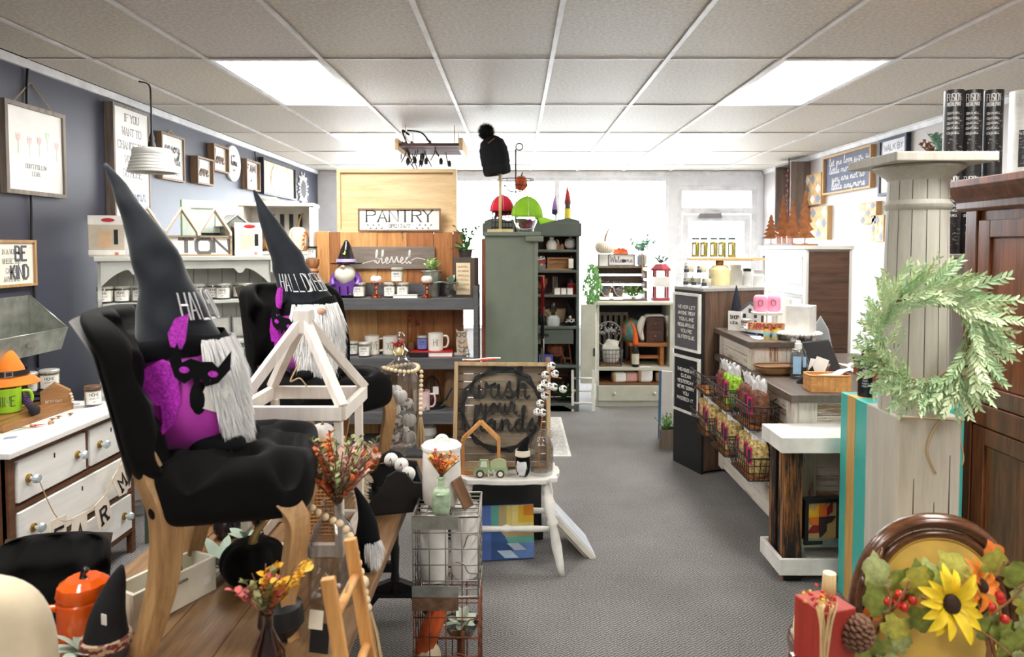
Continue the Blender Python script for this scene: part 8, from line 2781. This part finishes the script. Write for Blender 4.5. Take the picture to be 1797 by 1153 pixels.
# ================================================================== TEAL STAND, WHITE CABINET, ARMOIRE
tl_ = thing('teal_stand','tall turquoise painted box stand with a raw wood stripe','stand',(1.5,2.87,0))
TEAL = mat('turquoise_paint',(76,186,176),.4,var=.03)
tzt = .93
part('body',G().box(0,0,0,.36,.33,tzt - .0005),TEAL,tl_,bev=.004)
part('raw_stripe',G().box(-.0015,.19,.0,.0,.262,tzt - .001),wood('raw_stripe',(216,174,104),(188,140,74),'z'),tl_)
part('stripe_top',G().box(0,.19,tzt - .0006,.1,.262,tzt + .0008),MATS['raw_stripe'],tl_)
for x,y,lab,c_ in ((1.56,3.1,'black hair product bottle on the teal stand, left one',(26,25,30)),(1.6,3.0,'grey topped black product can on the teal stand, right one',(34,33,38))):
    t = thing('product_bottle',lab,'bottle',(x,y,tzt + .001),R(-25),'black product bottles')
    part('bottle',G().lathe([(0,0),(.03,0),(.031,.006),(.031,.17),(.02,.185),(0,.185)],20),mat('product_black%d' % c_[0],c_,.3),t)
    part('cap',G().lathe([(0,.185),(.018,.185),(.018,.21),(0,.21)],16),mat('product_black26',(26,25,30),.3),t)
    g = G()
    for k in range(8):
        letters(g,'FUSION MIN'[:6 + k % 4],.006,lambda x_,y_,d,k=k: (cos(-pi/2 + x_/.031)*.0318,sin(-pi/2 + x_/.031)*.0318,.13 - k*.012 + y_),w=.0011,dep=0,asp=.5)
    part('lettering',g,mat('silver_print',(190,186,190),.5),t)
wcb = thing('white_cabinet','white painted cabinet standing behind the teal stand','cabinet',(2.02,3.3,0))
WCB = mat('cabinet_white',(216,214,212),.45,var=.02)
zw = at(1680,446,3.3).z
part('body',G().box(0,0,0,.62,.235,zw - .02),WCB,wcb,bev=.004)
part('top',G().box(-.02,-.02,zw - .02,.64,.245,zw),WCB,wcb,bev=.004)
part('side_panel_recess',G().box(.04,-.004,.2,.58,-.0005,zw - .12),WCB,wcb,bev=.003)
part('splash_panel',G().box(.12,.2,zw,.62,.23,zw + .33),WCB,wcb,bev=.004)
part('splash_frame',G().box(.115,.185,zw,.16,.2,zw + .33).box(.16,.185,zw + .28,.62,.2,zw + .33),WCB,wcb,bev=.003)
# printed paper tubes stacked on the white cabinet
def tube_mat():
    m,nt,b = _base('tube_print')
    tcn = nt.nodes.new('ShaderNodeTexCoord')
    sp = nt.nodes.new('ShaderNodeSeparateXYZ')
    nt.links.new(tcn.outputs['Object'],sp.inputs[0])
    n = _noise(nt,_coords(nt,(1,1,2.2)),45,3,.7)
    nt.links.new(_ramp(nt,n,[(.56,lin((34,33,34))),(.6,lin((90,90,92))),(.68,lin((176,176,178)))]),b.inputs['Base Color'])
    b.inputs['Roughness'].default_value = .35
    return m
TUBE = tube_mat()
TPLAIN = mat('tube_black',(44,43,44),.35)
def ptube(loc,label,r,h,rz,white=False):
    t = thing('paper_tube',label,'tube',loc,rz,'printed product tubes')
    part('tube',G().lathe([(0,0),(r,0),(r,h),(r*.96,h),(r*.96,h - .006),(0,h - .006)],32),TPLAIN if not white else mat('tube_white',(226,226,222),.4),t)
    part('printed_wrap',G().grid(lambda u,v: Vector((cos(-2.1 + u*1.5)* (r + .0008),sin(-2.1 + u*1.5)* (r + .0008),h* (.06 + v* (.88 if not white else .45)))),12,1),TUBE,t)
    g = G()
    letters(g,'FUSION',.035,lambda x,y,d: (cos(-pi/2 - .1 + x/ r)* (r + .0018),sin(-pi/2 - .1 + x/ r)* (r + .0018),h*.86 + y),w=.004,asp=.5,dep=0,width=r*1.3)
    letters(g,'MINERAL PAINT',.018,lambda x,y,d: (cos(-pi/2 - .1 + x/ r)* (r + .0018),sin(-pi/2 - .1 + x/ r)* (r + .0018),h*.8 + y),w=.003,asp=.5,dep=0,width=r*1.3)
    for k in range(5):
        letters(g,'COATS WELL',.01,lambda x,y,d,k=k: (cos(-pi/2 - .1 + x/ r)* (r + .0018),sin(-pi/2 - .1 + x/ r)* (r + .0018),h* (.7 - .06* k) + y),w=.0018,asp=.5,dep=0,width=r*1.2)
    part('lettering',g,mat('tube_letters',(214,214,214) if not white else (120,116,110),.5),t)
zt3 = at(1690,160,3.4).z
hh = (zt3 - zw)/2
for k,(px,Y,lab) in enumerate(((1672,3.4,'left'),(1705,3.4,'middle'),(1741,3.4,'right'))):
    x = at(px,250,Y).x
    for j in range(2):
        ptube((x,Y,zw + j* (hh + .001)),'%s black printed tube of the %s stack on the white cabinet' % (('lower','upper')[j],lab),.0435,hh,R(-25))
xq = at(1800,250,3.4).x
for j in range(2):
    ptube((xq,3.41,zw + j* (hh + .001)),'%s white printed tube at the right edge of the picture' % ('lower','upper')[j],.065,hh,R(-25),True)

ar = thing('armoire','large brown oak armoire with crown moulding at the right edge','armoire',(1.905,2.0,0))
ARM = wood('armoire_oak',(128,72,40),(70,36,20),'z',rough=.35,coat=.25)
az = at(1680,330,2.97).z
al = .97
part('carcass',G().box(.02,0,.08,.62,al,az - .06),ARM,ar)
part('corner_stile',G().box(0,al - .07,0,.02,al,az - .06),ARM,ar,bev=.004)
part('corner_stile',G().box(0,0,0,.02,.07,az - .06),ARM,ar,bev=.004)
cm = [(0,az - .1),(-.012,az - .09),(-.012,az - .06),(-.03,az - .045),(-.045,az - .012),(-.06,az),(-.06,az + .03),(.62,az + .03),(.62,az - .1)]
part('crown_moulding',G().prism(cm,-.05,al + .05),ARM,ar,bev=.003)
y_a,y_b = .08,al - .08
for z0,z1 in ((.12,.86),(.96,az - .14)):
    fr = G()
    for k_,(a0,a1,b0,b1) in enumerate(((y_a,y_a + .07,z0,z1),(y_b - .07,y_b,z0,z1),(y_a + .07,y_b - .07,z0,z0 + .07),(y_a + .07,y_b - .07,z1 - .07,z1))):
        part('panel_frame',G().box(.002,a0,b0,.02,a1,b1),ARM,ar,bev=.003)
    part('raised_panel',G().box(.012,y_a + .075,z0 + .075,.0195,y_b - .075,z1 - .075),wood('armoire_panel',(140,80,44),(80,42,22),'z',rough=.35,coat=.25),ar,bev=.002)
part('middle_rail',G().box(.001,.07,.865,.02,al - .07,.955),ARM,ar,bev=.003)
part('base_board',G().box(-.02,-.01,0,.63,al + .01,.09),ARM,ar,bev=.004)

# ================================================================== GOLD OVAL BACK CHAIR
gc = thing('oval_back_chair','carved walnut chair with gold velvet oval back','chair',(at(1640,1000,1.72).x,1.72,0),R(-6))
WAL2 = wood('carved_walnut',(112,70,42),(64,38,22),'x',rough=.25,coat=.5)
GOLD = mat('gold_velvet',(232,194,92),.7,sheen=.5,var=.1,vs=8)
def oval(r1,r2,n=64,z=.66):
    return [(r1* math.copysign(abs(cos(a)) ** .9,cos(a)),0,z + r2* math.copysign(abs(sin(a)) ** .9,sin(a))) for a in [2* pi* k/ n for k in range(n)]]
part('outer_frame',G().tube(oval(.187,.255),.021,10,closed=True,sx=.9),WAL2,gc)
part('inner_bead',G().tube([(x,-.012,z) for x,y,z in oval(.163,.228)],.01,8,closed=True),WAL2,gc)
part('carved_ridge',G().tube([(x,-.016,z) for x,y,z in oval(.19,.258)],.008,8,closed=True),WAL2,gc)
for s_ in (-1,1):
    g = G()
    for k in range(3):
        g.tube(smooth([(s_* (.135 + .016* k),-.022,.66 + .19 - .03* k),(s_* (.15 + .016* k),-.03,.66 + .165 - .03* k),(s_* (.172 + .008* k),-.026,.66 + .15 - .04* k),(s_* (.18 + .006* k),-.02,.66 + .11 - .04* k)],4),[.004,.006,.008,.009,.01,.01,.01,.009,.009,.008,.007,.005,.003],8)
    part('carved_leaf',g,WAL2,gc)
part('back_pad',G().sq((0,.0,.66),(.158,.03,.222),.8,.8,40,24),GOLD,gc)
part('piping',G().tube([(x,-.014,z) for x,y,z in oval(.15,.215,80)],.0035,6,closed=True),mat('gold_cord',(190,150,60),.7),gc)
part('seat',G().sq((0,.24,.42),(.24,.23,.06),.5,.5,40,16),GOLD,gc)
part('seat_rail',G().sq((0,.24,.37),(.25,.24,.035),.3,.4,40,10),WAL2,gc)
for s_ in (-1,1):
    part('back_post',G().tube(smooth([(s_*.13,.0,.44),(s_*.14,.01,.4),(s_*.15,.02,.34)],3),.02,8),WAL2,gc)
    part('rear_leg',G().tube(smooth([(s_*.16,.06,.36),(s_*.17,.03,.2),(s_*.18,-.03,0)],4),.018,8),WAL2,gc)
    part('front_leg',G().tube(smooth([(s_*.18,.42,.36),(s_*.2,.45,.25),(s_*.18,.42,.1),(s_*.19,.44,0)],4),.02,8),WAL2,gc)

# sunflower wreath hanging on it
wc2 = at(1640,1128,1.6)
sw_ = thing('sunflower_wreath','autumn wreath with yellow sunflower hanging on the gold chair','wreath',wc2,R(-4))
vine = mat('vine_tan',(150,104,66),.8)
g = G()
rv = RR(5)
for k in range(6):
    ph,am = rv.uniform(0,6),rv.uniform(.006,.016)
    g.tube([((.135 + am* sin(3* a + ph))* cos(a),.008* cos(4* a + ph),(.135 + am* sin(3* a + ph))* sin(a)) for a in [2* pi* j/48 for j in range(48)]],.004,5,closed=True)
part('grapevine_ring',g,vine,sw_)
def sunflower(c,r,n,pm_,cm_,tilt=(0,0)):
    M = MT(c) @ MR(tilt[0],4,'X') @ MR(tilt[1],4,'Z')
    def P(u,v):
        x = (v - .5)* r*.34* (sin(pi* (u*.9 + .08)) ** .7)
        return Vector((x,-.012* sin(pi* u) - .25* abs(x),u* r))
    g_ = G().grid(P,6,4)
    me = g_.mesh('petal',pm_)
    for k in range(n):
        o = obj('petal',me,(0,0,0),0,sw_)
        a = 2* pi* k/ n + rv.uniform(-.1,.1)
        o.matrix_local = M @ MR(a,4,'Y') @ MT((0,-.004* (k % 3),r*.16)) @ MR(rv.uniform(-.1,.35),4,'X') @ Matrix.Scale(rv.uniform(.78,.95),4)
    q = part('flower_centre',G().sq((0,0,0),(r*.26,r*.12,r*.26),1,n=24,m=14,fn=lambda p: p* (1 + .06* noise.noise(p*400))),cm_,sw_)
    q.matrix_local = M @ MT((0,-.014,0))
ypet = mat('sun_yellow',(246,206,30),.55,var=.08,vs=30)
opet = mat('sun_orange',(238,128,28),.55,var=.1,vs=30)
brc = mat('seed_brown',(54,34,20),.95,bump=.8,bs=300)
def rel(px,py,Y=1.57):
    return at(px,py,Y) - wc2
sunflower(rel(1665,1058,1.56),.082,17,ypet,brc,(R(-18),R(10)))
sunflower(rel(1712,1026,1.6),.062,14,opet,brc,(R(-30),R(30)))
sunflower(rel(1475,1138,1.58),.03,9,opet,mat('seed_green',(120,124,50),.9),(R(-10),0))
for px,py in ((1583,1046),(1577,1062),(1562,1058),(1590,1068),(1752,1042),(1754,1050),(1738,1062),(1760,1083),(1605,1056)):
    p = rel(px,py,1.57)
    part('berry',G().sq(p,(.0105,)*3,1,n=14,m=10),mat('berry_red',(206,44,26),.3,coat=.3),sw_)
def mleaf(me_name,m,L_):
    out = []
    for k in range(25):
        u = k/24
        out.append(u)
    pts = []
    n = 26
    for k in range(n + 1):
        a = -pi*.86 + 2* pi*.86* k/ n
        r = L_* (.52 + .2* cos(3* a) ** 2 + .13* abs(cos(5* a)) + .12* cos(a))
        pts.append((sin(a)* r*.72,cos(a)* r + L_*.3))
    g_ = G()
    v = [(0,0,.0),(0,L_*.4,.006)] + [(x,y,-.05* L_ + .35* abs(x)*.5 - .003* (i % 2)) for i,(x,y) in enumerate(pts)]
    f = [(1,i + 2,i + 3) for i in range(n)] + [(0,2,1),(0,1,n + 2)]
    g_.add(v,f,True)
    return g_.mesh(me_name,m)
LM = [mleaf('leaf',mat('leaf_olive',(132,142,60),.55,var=.25,vs=40),.055),mleaf('leaf',mat('leaf_sage',(150,156,96),.55,var=.25,vs=40),.05),mleaf('leaf',mat('leaf_orange',(214,112,32),.55,var=.2,vs=40),.042),mleaf('leaf',mat('leaf_yellowgreen',(176,170,70),.55,var=.2,vs=40),.048)]
spots_ = [(1545,1030,1,0),(1570,1040,0,40),(1555,1075,0,-30),(1530,1060,1,80),(1535,1085,2,20),(1560,1095,3,120),(1575,1110,1,160),(1550,1128,0,200),(1620,1040,0,-10),(1600,1035,3,30),(1735,1000,3,10),(1748,985,2,-20),
          (1760,1010,0,60),(1775,1030,1,100),(1780,1060,3,70),(1750,1095,0,140),(1775,1105,0,180),(1785,1085,1,120),(1745,1075,1,200),(1760,1130,0,150),(1790,1140,1,170),(1640,1030,0,0),(1690,1010,3,-40),(1530,1110,2,240),(1515,1145,0,220),(1560,1150,1,190),(1600,1085,0,100),(1720,1085,0,150)]
for k,(px,py,m_,a) in enumerate(spots_):
    p = rel(px,py,1.585 + rv.uniform(-.012,.012))
    o = obj('leaf',LM[m_],p,0,sw_)
    o.rotation_euler = (R(75 + rv.uniform(-25,25)),R(-a)*.0 + 0,0)
    o.matrix_local = MT(p) @ MR(R(a),4,'Y') @ MR(R(80 + rv.uniform(-30,30)),4,'X') @ Matrix.Scale(rv.uniform(.85,1.2),4)
g = G()
for a,b in (((1572,1070),(1600,1020)),((1566,1080),(1560,1030)),((1620,1050),(1650,1070)),((1740,1075),(1790,1030)),((1690,1090),(1770,1145)),((1760,980),(1745,1010)),((1782,1030),(1797,1015))):
    p,q = rel(*a,1.56),rel(*b,1.56)
    g.tube(smooth([p,p.lerp(q,.5) + Vector((.006,0,.004)),q],4),.0028,5)
part('vine_tendrils',g,vine,sw_,stuff=True)
pc = thing('pine_cone','brown pine cone hanging on the sunflower wreath','pine cone',at(1502,1112,1.565),0,rot=(R(20),R(15),0))
CONE = mat('cone_brown',(116,80,58),.7,var=.2,vs=60)
part('core',G().sq((0,0,0),(.018,.018,.04),1,n=14,m=10),CONE,pc)
g = G().sq((0,0,.004),(.0095,.0055,.0035),.8,n=10,m=6)
sme = g.mesh('scale',CONE)
for k in range(90):
    u = k/90
    a = k*2.39996
    z = -.04 + .082* u
    r = .032* sin(pi* (u*.86 + .1)) ** .7
    o = obj('cone_scale',sme,(cos(a)* r,sin(a)* r,z),0,pc)
    o.rotation_euler = (0,0,a + pi/2)
    o.scale = (1,1.4,1)

# red block pumpkin with a log stem on a small stool
stl = thing('stool','small dark stool under the red block pumpkin','stool',(.70,1.6,0))
part('seat',G().box(-.045,-.045,.6,.055,.045,.625),WAL2,stl,bev=.004)
for x in (-.03,.04):
    for y in (-.03,.03):
        part('leg',G().cyl((x,y,0),(x,y,.6),.014),WAL2,stl)
rb = thing('block_pumpkin','red painted wooden block pumpkin with log stem and raffia','pumpkin',(.722,1.6,.626),R(18))
rb.scale = (.86,.86,.86)
RED = wood('barn_red_paint',(176,58,44),(150,44,34),'z',rough=.55,worn=(206,140,120),amt=.75)
part('block',G().box(-.055,-.055,0,.055,.055,.17),RED,rb,bev=.004)
part('log_stem',G().cyl((.012,.0,.17),(.014,0,.245),.019,.017),wood('birch_log',(222,196,146),(186,152,100),'z'),rb)
part('stem_cut',G().cyl((.014,0,.2452),(.014,0,.2458),.0165),mat('log_cut',(238,220,180),.7),rb)
g = G()
for k in range(26):
    a = rv.uniform(0,6.28)
    g.tube(smooth([(-.02,-.03,.176),(-.03 + cos(a)*.03,-.04 + sin(a)*.02,.19),(-.05 + cos(a)*.02,-.062,.15 + rv.uniform(-.02,.02)),(-.058 + cos(a)*.012,-.064,.02 + rv.uniform(0,.08))],3),.0011,4,caps=False)
part('raffia',g,mat('raffia',(222,196,140),.8),rb,stuff=True)
g1,g2 = G(),G()
for k in range(30):
    p = Vector((-.03 + rv.uniform(-.045,.03),-.02 + rv.uniform(-.03,.03),.178 + rv.uniform(0,.035)))
    (g1 if k % 3 else g2).sq(p,(.0045,)*3,1,n=8,m=6)
part('red_berries',g1,MATS['berry_red'],rb,stuff=True)
part('yellow_berries',g2,mat('berry_yellow',(232,180,60),.4),rb,stuff=True)

# green frame chair with a basket, left of the plank shelf unit
gcx = at(412,700,3.95)
gch = thing('green_chair','small green painted wooden chair beside the grey hutch','chair',(gcx.x,3.95,0),R(8))
GRN = mat('chair_green',(64,122,86),.5)
zg1 = at(412,617,3.95).z
for s_ in (-1,1):
    part('back_post',G().box(s_*.095 - .014,.12,0,s_*.095 + .014,.148,zg1),GRN,gch,bev=.003)
    part('front_leg',G().box(s_*.095 - .014,-.13,0,s_*.095 + .014,-.102,.6),GRN,gch,bev=.003)
    part('side_rail',G().box(s_*.095 - .01,-.1,.56,s_*.095 + .01,.12,.59),GRN,gch)
part('top_rail',G().box(-.081,.122,zg1 - .05,.081,.146,zg1),GRN,gch,bev=.003)
part('lower_rail',G().box(-.081,.122,zg1 - .27,.081,.146,zg1 - .22),GRN,gch,bev=.003)
part('seat',G().box(-.11,-.14,.6,.11,.12,.622),GRN,gch,bev=.003)
bs2 = thing('woven_basket','tan woven splint basket on the green chair','basket',(gcx.x,3.93,.6225),R(8))
for j in range(5):
    part('splint',G().lathe([(.075 + .004* j,j*.032),(.079 + .004* j,j*.032 + .028),(.076 + .004* j,j*.032 + .029),(.072 + .004* j,j*.032)],20),spl,bs2)
part('rim',G().tube([(.097* cos(a),.097* sin(a),.165) for a in [2* pi* k/28 for k in range(28)]],.006,6,closed=True),spl,bs2)
part('tie',G().box(-.03,-.1,.05,.03,-.094,.07),PAPER,bs2)
